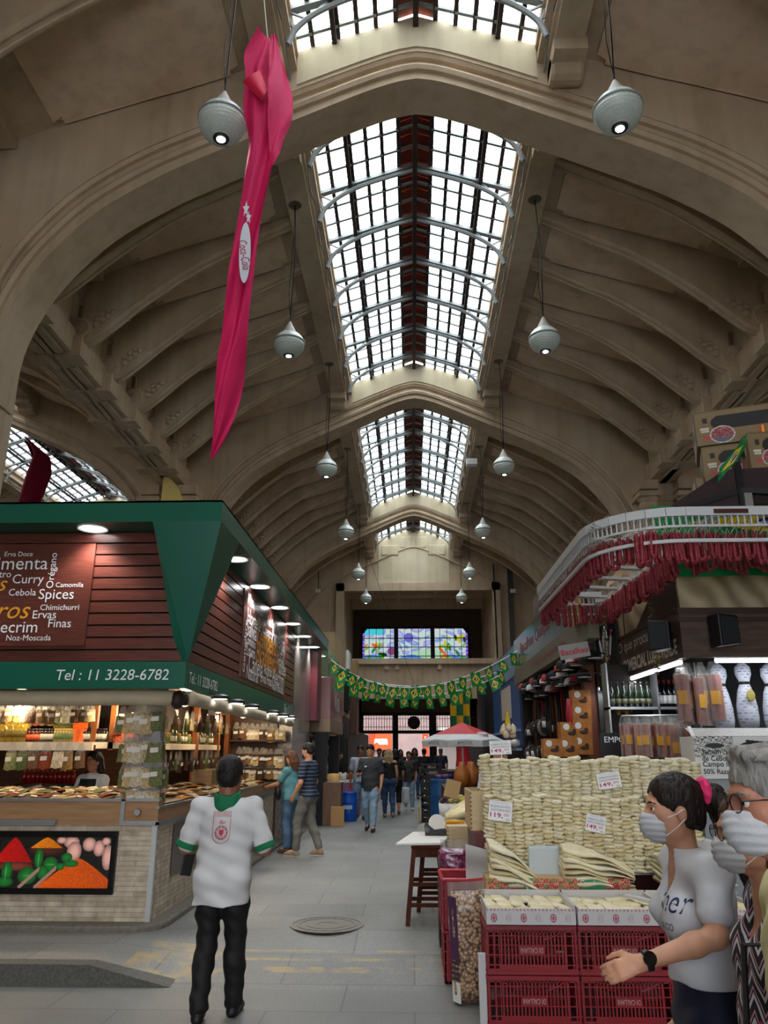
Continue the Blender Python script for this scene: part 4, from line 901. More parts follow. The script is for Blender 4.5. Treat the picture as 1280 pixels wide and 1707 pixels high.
for i in range(24):
    for j in range(4):
        y = lerp(FY + 1.1, END - .5, (i + R.uniform(.2, .8)) / 24); x = FX - .16 - j * .18 + R.uniform(-.03, .03)
        packet((x, y, 1.232 + j * .02 + R.uniform(0, .012)), 0, 'small clear packet of spice lying on the aisle side of the counter', None, 1.0, (R.uniform(-.2, .2), R.uniform(-.25, .25), R.uniform(-.7, .7) + 1.5), {'contents': BAGC[R.choice([0, 2, 3, 4, 5, 8, 8])]})
wbx = MB(); p = atX(350, 1300, -3.0); wbx.box(-3.2, -2.9, p.y - .3, p.y + .3, 1.22, 1.5); tag(wbx.build('wooden_box', mat('pale_pine_box', 'b59870', .6, col2='a2855f', scale=5, stretch=(1, 1, 8)), bevel=.005), 'pale wooden box on the spice counter behind man in white shirt', 'box')
# ================================================================== LEFT: beyond the spice stall
gp_ = MB(); gp_.box(-3.4, SX - .02, END, 17.4, .15, TZ0)
structure(gp_, 'column_granite', mat('polished_granite', '77716d', .18, var=.35, scale=18, spec=.6))
def building(name, boxes, m, label, cat, bevel=0):
    b = MB()
    for q in boxes: b.box(*q)
    return tag(b.build(name, m, None, bevel=bevel), label, cat)
MAROON = mat('maroon_panel', '5f1b26', .35); MAROON2 = mat('dusty_maroon_sign', '8a5a58', .3, spec=.6)
building('wall_panel', [(-3.2, -2.1, 17.45, 18.2, 2.4, 4.0)], MAROON, 'dark maroon wall panel beside the grey granite pillar', 'panel')
ms = empty('shop_sign', (-2.0, 18.3, 2.6), 'dusty maroon shop sign with white lettering beyond granite pillar', 'sign')
m_ = MB(); m_.box(-.2, .12, 0, 3.2, -.12, .82); m_.build('panel', MAROON2, ms, bevel=.01)
m_ = MB(); m_.box(-.35, .13, -.1, 3.3, -.42, -.12); m_.build('lower_edge', mat('tan_board', '8f7a62', .5), ms)
fit('Vini', 1.5, LETTERW, (.125, 1.6, .36), EAST, ms, height=.5, shear=.15)
m_ = MB(); m_.box(-.3, .02, .2, 3, .82, 1.5); m_.build('glass_top', clearmat('sign_glass', 'cfe0c8', .5, .1, '8aa088'), ms)
kk = empty('kiosk', (-2.4, 18.4, .15), 'dark open kiosk stocked with bottles under maroon sign', 'kiosk')
m_ = MB(); m_.box(-1.6, -1.5, 0, 7, 0, 3.2); m_.build('back_wall', DARKIN, kk)
for y in (.2, 3.2, 6.6): m_ = MB(); m_.box(.15, .42, y, y + .28, 0, 2.0); m_.build('post', BLACK, kk)
m_ = MB(); m_.box(-1.5, .15, .0, 7, 2.35, 2.45); m_.build('roof', mat('kiosk_roof', '5a4a3a', .6), kk)
for z in (.95, 1.5, 1.95): m_ = MB(); m_.box(-1.0, .1, 0, 7, z, z + .04); m_.build('shelf', mat('grey_shelf', '9a948c', .5), kk)
gb = [jar_kind('drink_bottle', 'bottle standing on kiosk shelf under the maroon sign', [(0, 0), (.05, 0), (.05, .2), (.02, .28), (.02, .33), (0, .33)], c, l, [(0, .32), (.024, .32), (.024, .36), (0, .36)], 'bottle', 'bottles on the kiosk shelves', (.05, .15, bd)) for c, l, bd in (('a08c30', '7a1a14', 'e0dccc'), ('6e2a1a', '222222', 'd8c8a0'), ('d8d8d0', 'b01818', '7a8a9a'), ('3a4a1e', '14140e', 'c8b878'))]
for z in (1.14, 1.69, 2.14):
    for i in range(22): gb[R.randrange(4)]((-2.4 + R.uniform(-.12, .05), 18.55 + i * .29, z), R.uniform(0, 6))
for i in range(4):
    y = 19.2 + i * 1.5; l_ = MB(); l_.box(-2.5, -2.42, y, y + 1.1, 2.5, 2.53); tag(l_.build('tube_lamp', LAMP), 'white tube lamp under kiosk roof', 'lamp', 'tube lamps under the kiosk roof')
# kraft-fronted stand, blue drum, tables
def stand_(px, py, w, d, h, m, name, label, cat, rz=0.0):
    p = atZ(px, py, .15); b = MB(); b.box(-w / 2, w / 2, 0, d, 0, h); o = b.build(name, m, None, bevel=.01); o.location = (p.x, p.y, .15); o.rotation_euler[2] = rz; return tag(o, label, cat)
stand_(552, 1377, .42, .5, .92, mat('walnut_board', '7d5f49', .45, col2='6d513d', scale=4, stretch=(9, 9, 1)), 'plinth_stand', 'brown wooden display stand with cheese on top beside the aisle', 'stand')
stand_(562, 1378, .3, .06, .42, mat('kraft_board', 'b3895a', .7), 'cardboard_sheet', 'brown cardboard sheet leaning on the wooden stand', 'cardboard')
p = atZ(552, 1377, .15); ch = MB(); ch.lathe([(0, 0), (.15, 0), (.17, .05), (.16, .12), (.1, .17), (0, .18)], n=18); o = ch.build('cheese_wheel', mat('ochre_cheese', 'c79c5e', .6, var=.2), None, True); put(o, (p.x, p.y + .25, 1.09)); tag(o, 'round ochre cheese wrapped on top of wooden stand', 'cheese')
tray_ = MB(); tray_.lathe([(0, 0), (.25, 0), (.27, .02), (.25, .015), (0, .012)], n=20); o = tray_.build('tray', WHITE, None, True); put(o, (p.x, p.y + .25, 1.075)); tag(o, 'white round tray under the ochre cheese', 'tray')
def drum(px, py, h, r_, col, label):
    p = atZ(px, py, .15); root = empty('plastic_drum', (p.x, p.y + r_, .15), label, 'drum')
    b = MB(); b.lathe([(0, 0), (r_ * .92, 0), (r_, .05), (r_, h * .3), (r_ * 1.03, h * .33), (r_, h * .36), (r_, h * .66), (r_ * 1.03, h * .69), (r_, h * .72), (r_ * .97, h * .93), (r_ * .9, h)], n=24); b.build('body', mat('drum_' + col, col, .35), root, 40)
    b = MB(); b.lathe([(0, h), (r_ * .98, h - .02), (r_ * .98, h + .03), (r_ * .9, h + .045), (0, h + .045)], n=24); b.build('lid', mat('drum_' + col, col, .35), root, 40)
    b = MB(); b.add([(-.12, -r_ - .012, h * .45), (.1, -r_ - .012, h * .45), (.1, -r_ - .012, h * .6), (-.12, -r_ - .012, h * .6)], [(0, 1, 2, 3)]); b.build('label', mat('drum_label', '9fc0dc', .5), root)
    return root
drum(580, 1370, .62, .2, '1550b4', 'bright blue plastic drum beside brown wooden stand')
tb = empty('folding_table', (-1.75, 20.3, .15), 'white covered table with blue printed skirt along left aisle side', 'table')
m_ = MB(); m_.box(-.2, .38, 0, 1.6, .86, .93); m_.build('tabletop', WHITE, tb)
m_ = MB(); m_.box(-.2, .37, -.0, .02, .0, .86); m_.box(.35, .37, 0, 1.6, .0, .86); m_.build('skirt', mat('blue_print_skirt', '2f86c8', .5, col2='c8403a', scale=3), tb)
rs = MB()
for i in range(7): rs.ball((-2.0 + R.uniform(-.2, .3), 20.7 + R.uniform(-.2, .6), 1.16 + R.uniform(0, .1)), (.12, .12, .09), 10, 6)
for i in range(7):
    q = MB(); q.ball((0, 0, .06), (.12, .1, .075), 10, 7); q.ball((.03, 0, .12), (.05, .05, .04), 8, 6); o = q.build('food_parcel', mat('parcel_%d' % (i % 3), ('b98a7a', 'd8cfc0', 'a05a4a')[i % 3], .4, var=.2, scale=20), None, True); put(o, (-1.88 + (i % 4) * .14, 20.5 + (i // 4) * .3, 1.08)); tag(o, 'wrapped food parcel on the white table beside the kiosk', 'parcel', 'parcels on the white table')
# signs further along the left side
building('wall_panel', [(-2.9, -2.3, 23.2, 30, 2.9, 5.2)], mat('tan_wall', 'b29a72', .6, var=.1), 'tan shop upper wall beyond the maroon sign', 'panel')
sl_ = empty('light_box_sign', (-2.0, 24.2, 2.9), 'tall rounded black and white light box sign on the left', 'sign'); m_ = MB(); m_.box(-.08, .08, 0, .9, 0, 1.3); m_.build('panel', BLACK, sl_, bevel=.04); m_ = MB(); m_.box(-.06, .06, .05, .85, 1.25, 1.9); m_.build('top_panel', WHITE, sl_, bevel=.06)
sl_ = empty('hanging_sign', (-2.0, 27, 2.4), 'tan and brown hanging sign board before the street doors', 'sign'); m_ = MB(); m_.box(-.1, .1, 0, 1.4, 1.2, 2.4); m_.build('upper_panel', mat('tan_sign', 'a98d62', .5), sl_, bevel=.02); m_ = MB(); m_.box(-.12, .12, .0, 1.3, -.1, 1.2); m_.build('lower_panel', mat('brown_sign', '5b3b30', .5), sl_, bevel=.02)
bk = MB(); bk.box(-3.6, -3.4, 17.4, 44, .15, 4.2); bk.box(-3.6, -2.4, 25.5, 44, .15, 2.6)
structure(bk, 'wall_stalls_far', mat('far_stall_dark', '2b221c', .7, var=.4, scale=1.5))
# ================================================================== RIGHT: salt cod display
COD = [mat('salt_cod_%d' % i, c, .6, col2=d, scale=9, bump=.35, bscale=40) for i, (c, d) in enumerate((('efe6c9', 'dccda2'), ('f2ebd4', 'e2d6b0'), ('e8dcb4', 'd2c192')))]
CODSKIN = mat('cod_skin', '8a8069', .6, col2='b9ad8c', scale=14, bump=.3)
REDPL = mat('red_crate_plastic', '8e1420', .35, var=.08, scale=3, spec=.5)
REDPL2 = mat('bright_red_crate', 'b3182a', .35, spec=.5)
CARDW = mat('grey_white_card', 'c9c7c6', .6)
def loin_mesh(seed):
    """a folded cod loin seen end-on: pillow with soft, uneven edges, front at y = 0"""
    rg = random.Random(seed); b = MB(); w, d, h = .088, .16, .034; nu, nv = 9, 5
    ph = [rg.uniform(0, 6) for _ in range(6)]
    def P(t, v):
        a = 2 * PI * t; sx = abs(math.cos(a)) ** .55 * (1 if math.cos(a) > 0 else -1); sz = abs(math.sin(a)) ** .8 * (1 if math.sin(a) > 0 else -1)
        k = (1 - (1 - v) ** 3 * .0) * (.62 + .38 * min(1, v * 5) ** .5)
        x = w / 2 * sx * k * (1 + .06 * math.sin(3 * a + ph[0])); z = h / 2 * sz * k * (1 + .14 * math.sin(2 * a + ph[1] + v * 3)) + .004 * math.sin(x * 60 + ph[2])
        return (x, v * d + .006 * math.sin(5 * a + ph[3]) - .008 * math.cos(x / w * PI), z + h / 2)
    b.grid(lambda u, v: P(u, v), 14, nv)
    n = len(b.v); b.add([(0, -.012, h / 2)], []); 
    for i in range(14): b.f.append((i, n, i + 1)); b.m.append(0)
    return b.mesh('cod_loin', COD[seed % 3], True)
LOINS = [loin_mesh(i) for i in range(6)]
def loin(x, y, z, rz=0, sc=(1, 1, 1), name='cod_loin', label='cream salt cod loin in the stacked wall on the lower tier', group='cod loins of the lower tier', rot=None, k=None):
    o = link_mesh(name, LOINS[R.randrange(6) if k is None else k]); o.location = (x, y, z); o.rotation_euler = rot or (0, 0, rz); o.scale = sc
    o['label'] = label; o['category'] = 'salt cod'; o['group'] = group; return o
# lower tier: individual pieces
NC = 19; tx0, tx1 = .60, 2.14; cw = (tx1 - tx0) / NC
for i in range(NC):
    z = .80; x = tx0 + (i + .5) * cw; top = 1.36 + R.uniform(-.012, .02) - (.03 if i < 4 and i % 2 else 0)
    yb = 6.9 + R.uniform(-.012, .012)
    while z < top - .02:
        s = R.uniform(.8, 1.15); h = .034 * s
        loin(x + R.uniform(-.006, .006), yb + R.uniform(-.012, .012), z, R.uniform(-.08, .08), (R.uniform(1.02, 1.16), 1, s)); z += h * .9
    if i % 3 != 1: loin(x + R.uniform(-.01, .01), yb - .01 + R.uniform(-.01, .02), z - .002, R.uniform(-.2, .2), (R.uniform(1, 1.12), 1.1, R.uniform(.9, 1.2)))
core = MB(); core.box(tx0 + .02, tx1 - .01, 7.0, 7.3, .78, 1.33); core.box(.64, 2.42, 7.2, 7.5, 1.0, 1.62)
# upper tier: beyond the first three hundred, one mass
up = MB()
NU = 22; ux0, ux1 = .60, 2.52; uw = (ux1 - ux0) / NU
for i in range(NU):
    z = 1.30; x = ux0 + (i + .5) * uw; top = 1.67 + R.uniform(-.02, .015) + (.012 if i % 5 == 0 else 0)
    while z < top:
        s = R.uniform(.8, 1.2); m = LOINS[R.randrange(6)]; sx = R.uniform(1.03, 1.15); ox, oy, a = x + R.uniform(-.006, .006), 7.15 + R.uniform(-.015, .015), R.uniform(-.08, .08)
        if z + .05 >= top: s *= 1.15; sx *= 1.08; oy -= .012
        up.add([(ox + v.co.x * sx * math.cos(a) - v.co.y * math.sin(a), oy + v.co.y * math.cos(a) + v.co.x * math.sin(a), z + v.co.z * s) for v in m.vertices], [tuple(p.vertices) for p in m.polygons]); z += .034 * s * .9
for k_ in range(12):      # the side of the pile
    pass
o = up.build('cod_loins', COD[1], None, True); tag(o, 'upper stacked wall of cream salt cod loins behind the lower tier', 'salt cod', None, 'stuff')
tag(core.build('display_step', CARDW), 'pale stepped support inside the wall of stacked salt cod', 'support')
# left flank of the pile, wooden boxes that hold it
def fbox(name, x0, x1, y0, y1, z0, z1, m, label, cat, t=.012, open_top=True, group=None, dots=None):
    root = empty(name, ((x0 + x1) / 2, (y0 + y1) / 2, z0), label, cat, group); cx, cy = (x0 + x1) / 2, (y0 + y1) / 2; w, d, h = (x1 - x0) / 2, (y1 - y0) / 2, z1 - z0
    b = MB(); b.box(-w, w, -d, -d + t, 0, h); b.box(-w, w, d - t, d, 0, h); b.build('front_board', m, root, bevel=.002)
    b = MB(); b.box(-w, -w + t, -d + t, d - t, 0, h); b.box(w - t, w, -d + t, d - t, 0, h); b.build('side_board', m, root)
    b = MB(); b.box(-w + t, w - t, -d + t, d - t, 0, t); b.build('base', m, root)
    if not open_top: b = MB(); b.box(-w + t, w - t, -d + t, d - t, h - t, h); b.build('lid', m, root)
    if dots:
        b = MB()
        for k in range(int(h / .035)): b.box(-w - .002, -w + .012, -d - .001, -d + .016, .014 + k * .035, .03 + k * .035)
        b.build('finger_joint', mat('dark_joint', '7a5b34', .6), root)
    return root
PINE = mat('pale_plywood', 'cdb48a', .5, col2='bca277', scale=4, stretch=(1, 1, 7))
fbox('wooden_crate', .5, .63, 7.15, 7.9, 1.1, 1.42, PINE, 'pale plywood box standing on edge at the left end of the cod wall', 'box', dots=1)
fbox('wooden_crate', .36, .68, 8.7, 9.3, .72, 1.0, PINE, 'pale plywood box with dark finger joints behind the purple bag', 'box', open_top=False, dots=1)
kn = MB(); kn.tube([(.36, 9.0, 1.02), (.44, 8.98, 1.025), (.56, 8.96, 1.02)], [.018, .022, .014], 8); tag(kn.build('knife_handle', mat('yellow_plastic', 'dba51e', .4), None, True), 'yellow plastic handle lying on the plywood box', 'handle')
bc = MB(); bc.box(.52, .62, 6.95, 7.9, .15, 1.1); bc.box(.62, 2.4, 7.32, 7.5, .15, 1.0); tag(bc.build('display_plinth', mat('dark_red_board', '551019', .5)), 'dark red base under the salt cod wall', 'base')
wp = MB(); wp.grid(lambda u, v: (.42 + .2 * u, 6.75 + .1 * u + .03 * math.sin(v * 6), .78 + v * (.26 - .06 * u)), 6, 6); o = wp.build('plastic_sheet', clearmat('milky_plastic', 'ffffff', .35, .2, 'd5d8da'), None, True); tag(o, 'milky plastic sheet hanging at the left end of the cod display', 'plastic')
# dried cod sides fanned on the counter
def cod_side(x, y, z, L, w, rz, rx, ry, label, group, k, curl):
    root_m = MB()
    def S(u, v):
        # u along the fish, v across; thick shoulder, thin tail
        wd = w * (math.sin(PI * min(1, .18 + u * .82)) ** .6 if u < .5 else (1 - (u - .5) * 1.45)); th = .012 * (1 - u) + .003
        x_ = u * L; y_ = (v - .5) * wd + .01 * math.sin(u * 17 + k); z_ = -curl * u * u * L + .012 * math.sin(u * 9 + k) * (v - .5) * 2 + th * (1 - (2 * v - 1) ** 2)
        return (x_, y_, z_)
    root_m.grid(S, 16, 8); n0 = len(root_m.v)
    root_m.grid(lambda u, v: (lambda p: (p[0], p[1], p[2] - .018 * (1 - u) - .006 - .014 * (1 - u) * (1 - (2 * v - 1) ** 2)))(S(u, v)), 16, 8)
    for e_ in (0, 8):
        for i in range(16): a_, c_ = e_ * 17 + i, e_ * 17 + i + 1; root_m.f.append((a_, c_, c_ + n0, a_ + n0)); root_m.m.append(0)
    for i in range(8): a_, c_ = i * 17, (i + 1) * 17; root_m.f.append((a_, c_, c_ + n0, a_ + n0)); root_m.m.append(0)
    o = root_m.build('dried_cod', COD[k % 3], None, True); o.location = (x, y, z); o.rotation_euler = (rx, ry, rz); tag(o, label, 'salt cod', group)
    sk = MB(); sk.grid(lambda u, v: (lambda p: (p[0], p[1], p[2] - .034 * (1 - u) - .008))(S(u * .92 + .04, v * .9 + .05)), 12, 6); sk.build('skin', CODSKIN, o, True)
for k in range(8): cod_side(.60 + R.uniform(-.01, .01), 6.68 + R.uniform(-.02, .02), .81 + k * .036, .60 - k * .012, .30, -.05 + .02 * k, .1, .05 + k * .028, 'whole dried cod side in the left fan, browner edges', 'dried cod sides in the left fan', k, .22 + k * .035)
for k in range(7): cod_side(1.17 + R.uniform(-.01, .01), 6.68 + R.uniform(-.02, .02), .81 + k * .036, .56, .30, -.02, .1, .02, 'whole dried cod side in the pale right stack', 'dried cod sides in the right stack', k, .12 + k * .03)
for k in range(5): cod_side(1.9 + R.uniform(-.01, .01), 6.6 + R.uniform(-.02, .02), .8 + k * .045, .6, .34, .1, .1, .03, 'dried cod side in the pile beside the patterned dress', 'dried cod sides behind the women', k, .1)
wt = MB(); wt.box(.93, 1.2, 6.78, 6.84, .79, 1.02); tag(wt.build('white_tub', mat('pale_tub', 'bcc6cc', .35), None, bevel=.02), 'pale plastic tub between the two fans of dried cod', 'tub')
for k in range(10): loin(2.16 + (k % 3) * .09, 6.86, 1.05 + (k // 3) * .034, R.uniform(-.3, .3), (1.1, 1.1, 1.1), 'cod_loin', 'cod loin in the yellowish heap right of the stacked wall', 'cod loins in the right heap')
hb = MB(); hb.box(2.1, 2.45, 6.9, 7.2, .7, 1.06); tag(hb.build('cod_tub', CARDW, None, bevel=.01), 'pale tub under the yellowish cod heap', 'tub')
# fruit-printed carton under the fans
def carton(u, v):
    c = np.zeros(u.shape + (3,)); k = (u * 6.0); i = np.floor(k).astype(int); f = k - i
    pal = np.array([(.78, .42, .25), (.18, .55, .34), (.72, .22, .17), (.74, .38, .24), (.18, .56, .36), (.72, .24, .18)]); c[:] = pal[np.clip(i, 0, 5)]
    n = np.sin(u * 190 + 4 * np.sin(v * 11)) * np.sin(v * 21 + 3 * np.sin(u * 90)); fruit = (i != 1) & (i != 4)
    c[fruit & (n > .45)] = (.85, .65, .55); c[fruit & (n < -.55)] = (.22, .10, .10); c[fruit & (np.sin(u * 57) * np.sin(v * 9) > .6)] = (.45, .55, .25)
    c[(v < .12)] = (.2, .5, .32)
    m = ((f - .35) / .42) ** 2 + ((v - .3) / .38) ** 2; c[(i == 1) & (m < 1)] = (.92, .92, .9); c[(i == 1) & (m < .72)] = (.2, .5, .28); c[(i == 1) & (abs(v - .32 + .2 * (f - .3)) < .09) & (m < .55)] = (.78, .15, .12)
    return c
cbx = empty('printed_carton', (1.1, 6.56, .70), 'green and red fruit-printed carton strip under the dried cod fans', 'carton')
picture('front_print', carton, 240, 24, (-.54, -.012, .0), (1.1, 0, 0), (0, 0, .115), vcmat('carton_print', .5), cbx)
m_ = MB(); m_.box(-.54, .56, -.01, .42, 0, .112); m_.build('box', mat('carton_board', 'b99a6c', .7), cbx)
for sx_, lab in ((.28 - .54, 1), (.80 - .54, 2)): fit('Carolina', .16, LETTERW, (sx_, -.014, .085), FRONT, cbx, shear=.2)
# trays of cod on the crates
def tray_print(u, v):
    c = np.zeros(u.shape + (3,)); c[:] = (.80, .79, .79); k = u * 6; f = k - np.floor(k); odd = (np.floor(k).astype(int) % 2) == 0
    d = np.sqrt(((f - .5) * .1) ** 2 + ((v - .42) * .075) ** 2); c[odd & (d < .021) & (d > .014)] = (.66, .25, .33); c[odd & (d < .010)] = (.68, .3, .36); c[(~odd) & (d < .02) & (np.sin(f * 60) > .2)] = (.74, .62, .66)
    c[(v > .86) & (np.sin(u * 150) > .3)] = (.72, .5, .56); return c
VCP = vcmat('tray_print', .5)
def cod_tray(x0, w, label):
    root = empty('cod_tray', (x0 + w / 2, 5.92, .615), label, 'tray'); h = .1
    picture('front_print', tray_print, 150, 24, (-w / 2, -.012, 0), (w, 0, 0), (0, 0, h), VCP, root); picture('side_print', tray_print, 150, 24, (-w / 2 - .001, .58, 0), (0, -.59, 0), (0, 0, h), VCP, root)
    b = MB(); b.box(-w / 2, w / 2, -.01, .0, 0, h); b.box(-w / 2, w / 2, .57, .58, 0, h + .03); b.box(-w / 2, -w / 2 + .01, 0, .57, 0, h + .01); b.box(w / 2 - .01, w / 2, 0, .57, 0, h + .02); b.box(-w / 2, w / 2, 0, .57, 0, .05); b.build('box', CARDW, root)
    for r_ in range(3):
        for c_ in range(6):
            loin(x0 + .06 + c_ * (w - .1) / 5.2 + R.uniform(-.01, .01), 5.93 + r_ * .185, .668 + R.uniform(0, .01), 0, (1.2, 1.15, .95), 'cod_fillet', 'cod fillet lying in the %s' % label.replace('flat printed card', 'printed'), 'fillets in the ' + ('left' if x0 < 1 else 'right' if x0 < 1.5 else 'far right') + ' tray', (R.uniform(-.06, .06), R.uniform(-.1, .1), R.uniform(-.15, .15)))
cod_tray(.5, .61, 'flat printed card tray of cod fillets on the left crates'); cod_tray(1.125, .62, 'flat printed card tray of cod fillets on the right crates'); cod_tray(1.755, .62, 'flat printed card tray of cod fillets behind the patterned dress')
lc = MB(); lc.bar((1.55, 6.3, .74), (1.82, 5.98, .72), .05, .02); tag(lc.build('card_flap', CARDW), 'loose white card flap on the right cod tray', 'flap')
# red lattice crates (upside down, so the lettering is too)
def make_crate():
    root = empty('plastic_crate', (0, 0, 0), 'red', 'crate', 'red plastic crates under the cod trays'); w, d, h = .305, .22, .298
    def side(b, L, place, slots=True):
        """one lattice wall: place(s, z, t0, t1, ds, dz) adds a bar"""
        for z, hh, tt in ((0.0, .022, .012), (.022, .012, .004), (.055, .006, .009), (.115, .006, .009), (.175, .006, .009), (.232, .006, .009), (.258, .01, .004), (.272, .026, .014)): place(-L, L, z, z + hh, tt)
        n = int(2 * L / .024)
        for i in range(n + 1):
            s = -L + 2 * L * i / n; edge = abs(s) > L * .72
            place(s - .0055, s + .0055, .03, .27, .004) if not (edge and i % 2) else None
        place(-L * .72, L * .72, .028, .055, .006); place(-L * .72 - .006, -L * .72, .02, .27, .009); place(L * .72, L * .72 + .006, .02, .27, .009)
    b = MB(); side(b, w, lambda a, c, z0, z1, t: b.box(a, c, -d - t, -d + .003, z0, z1)); b.box(-.085, .085, -d - .005, -d + .002, .12, .172); 
    arc = [(x, -d - .006, .262 - .062 * (1 - (abs(x) / .2) ** 2) if False else .2 + .06 * (abs(x) / .21) ** 2) for x in np.linspace(-.21, .21, 15)]
    b.tube([p for p in arc if p[0] < -.08], .004, 5); b.tube([p for p in arc if p[0] > .08], .004, 5)
    b.build('front_lattice', REDPL, root)
    b = MB(); side(b, w, lambda a, c, z0, z1, t: b.box(a, c, d - .003, d + t, z0, z1)); b.build('rear_lattice', REDPL, root)
    for s in (-1, 1):
        b = MB(); side(b, d, lambda a, c, z0, z1, t: b.box(*sorted((s * w, s * (w + t))), a, c, z0, z1)); b.build('side_lattice', REDPL, root)
    b = MB(); b.box(-w, w, -d, d, .288, .294)
    for sx_ in (-1, 1):
        for sy_ in (-1, 1): b.box(*sorted((sx_ * w, sx_ * (w - .012))), *sorted((sy_ * d, sy_ * (d - .012))), 0, .29)
    b.build('base', REDPL, root)
    fit('DI CALLANI', .15, mat('grey_print', 'b9a6a6', .5), (0, -d - .0065, .146), (PI / 2, PI, 0), root, height=.03)
    return root
crate = Kind(make_crate)
for x, z, lab in ((.805, .305, 'red lattice crate under the left cod tray'), (.805, .0, 'red lattice crate on the floor in the left stack'), (1.435, .305, 'red lattice crate under the right cod tray, beside the white shirt'), (1.435, 0, 'red lattice crate on the floor at bottom of the right stack'), (2.065, .305, 'red lattice crate topping the stack behind the patterned dress'), (2.065, 0, 'red lattice crate on the floor behind the patterned dress')):
    crate((x, 6.17, z), 0, lab)
ce = MB(); ce.box(.44, .49, 5.98, 6.02, .0, .42); tag(ce.build('card_sheet', CARDW), 'pale card sheet edge beside the left crate stack', 'card')
# price cards
MAG = mat('magenta_print', 'b3225c', .5); NAVY = mat('dark_print', '3a3a48', .5); PALEB = mat('pale_blue_print', 'a9bccb', .5)
def price(px, py, y, w, h, rz, num, l1, l2, label, tail='00'):
    p = atY(px, py, y); root = empty('price_card', tuple(p), label, 'price card'); root.rotation_euler = (-.12, rz, 0)
    b = MB(); b.box(-w / 2, w / 2, 0, .004, -h / 2, h / 2); b.build('card', mat('card_white', 'e9e8ea', .4), root)
    e = -.001
    fit('PEIXARIA EMPORIO', w * .7, PALEB, (0, e, h * .4), FRONT, root); fit(l1, w * .86, NAVY, (0, e, h * .22), FRONT, root, height=h * .13); fit(l2, w * .86, NAVY, (0, e, h * .04), FRONT, root, height=h * .13)
    fit(num + ',', w * .55, MAG, (-w * .16, e, -h * .24), FRONT, root, height=h * .28, bold=.02); fit(tail, w * .22, MAG, (w * .27, e, -h * .17), FRONT, root, height=h * .14); fit('KG', w * .14, NAVY, (w * .34, e, -h * .4), FRONT, root)
price(834, 1352, 6.84, .19, .155, .12, '119', 'BACALHAU DO PORTO', 'GADUS MORHUA MEDIO', 'price card reading 119,00 pinned low on the left of cod wall')
price(993, 1373, 6.84, .16, .13, .22, '149', 'LOMBINHO DO PORTO', 'GADUS MORHUA', 'tilted price card reading 149,00 above the right dried cod stack')
price(1015, 1301, 7.11, .2, .13, -.14, '149', 'LOMBINHO DO PORTO', 'GADUS MORHUA', 'price card reading 149,00 on the upper tier near the woman')
price(834, 1246, 7.2, .19, .12, -.04, '149', 'LOMBINHO DO PORTO', 'GADUS MORHUA', 'price card reading 149,00 standing above the cod wall by the parasol')
sk = MB(); p = atY(836, 1258, 7.22); sk.bar((p.x, 7.215, 1.62), (p.x, 7.215, p.z + .03), .008); tag(sk.build('card_stick', WHITE), 'thin white stick holding the price card above cod wall', 'stick')
# red crates, chickpea sack, purple bag at the end of the display
def open_crate(x, y, z, m, lab, rz=0):
    root = empty('plastic_crate', (x, y, z), lab, 'crate', 'bright red crates by the chickpea sack', rz); w, d, h = .2, .26, .36
    b = MB()
    for sgn_ in (-1, 1):
        b.box(*sorted((sgn_ * w, sgn_ * (w - .012))), -d, d, 0, h); b.box(-w, w, *sorted((sgn_ * d, sgn_ * (d - .012))), 0, h)
    b.build('walls', m, root)
    b = MB(); b.box(-w, w, -d, d, 0, .015); b.build('base', m, root)
    b = MB()
    for z_ in (.06, .14, .22, .29): b.box(-w - .008, w + .008, -d - .008, d + .008, z_, z_ + .006)
    for k in range(5): x_ = -w + .08 * k + .03; b.box(x_, x_ + .006, -d - .008, -d, 0, h); b.box(-w - .008, -w, -d + k * .12, -d + k * .12 + .006, 0, h)
    b.build('ribs', m, root)
    b = MB()
    for sgn_ in (-1, 1): b.tube([(sgn_ * w, -d, h), (sgn_ * w, d, h)], .016, 8); b.tube([(-w, sgn_ * d, h), (w, sgn_ * d, h)], .016, 8)
    b.build('rim', REDPL2, root); return root
open_crate(.44, 7.1, .02, REDPL, 'bright red crate on the floor under another beside chickpea sack'); open_crate(.43, 7.08, .40, REDPL, 'bright red open crate topping the pair beside chickpea sack', .02)
CHICK = mat('chickpeas', 'c29f7a', .55, col2='a5815d', scale=22)
def pea_mat():
    m = bpy.data.materials.new('chickpeas_in_film'); m.use_nodes = True; nt = m.node_tree; b = nt.nodes['Principled BSDF']; L = nt.links
    t = nt.nodes.new('ShaderNodeTexCoord'); v = nt.nodes.new('ShaderNodeTexVoronoi'); v.inputs['Scale'].default_value = 38; v.feature = 'F1'; L.new(t.outputs['Object'], v.inputs['Vector'])
    r = nt.nodes.new('ShaderNodeValToRGB'); e = r.color_ramp.elements; e[0].position = .0; e[0].color = srgb('cdae90'); e[1].position = .75; e[1].color = srgb('5d4432'); k = e.new(.45); k.color = srgb('b08d6c'); L.new(v.outputs['Distance'], r.inputs['Fac']); L.new(r.outputs['Color'], b.inputs['Base Color'])
    bu = nt.nodes.new('ShaderNodeBump'); bu.inputs['Strength'].default_value = .9; bu.inputs['Distance'].default_value = .02; bu.invert = True; L.new(v.outputs['Distance'], bu.inputs['Height']); L.new(bu.outputs['Normal'], b.inputs['Normal'])
    b.inputs['Roughness'].default_value = .35; b.inputs['Coat Weight'].default_value = .6; b.inputs['Coat Roughness'].default_value = .15; return m
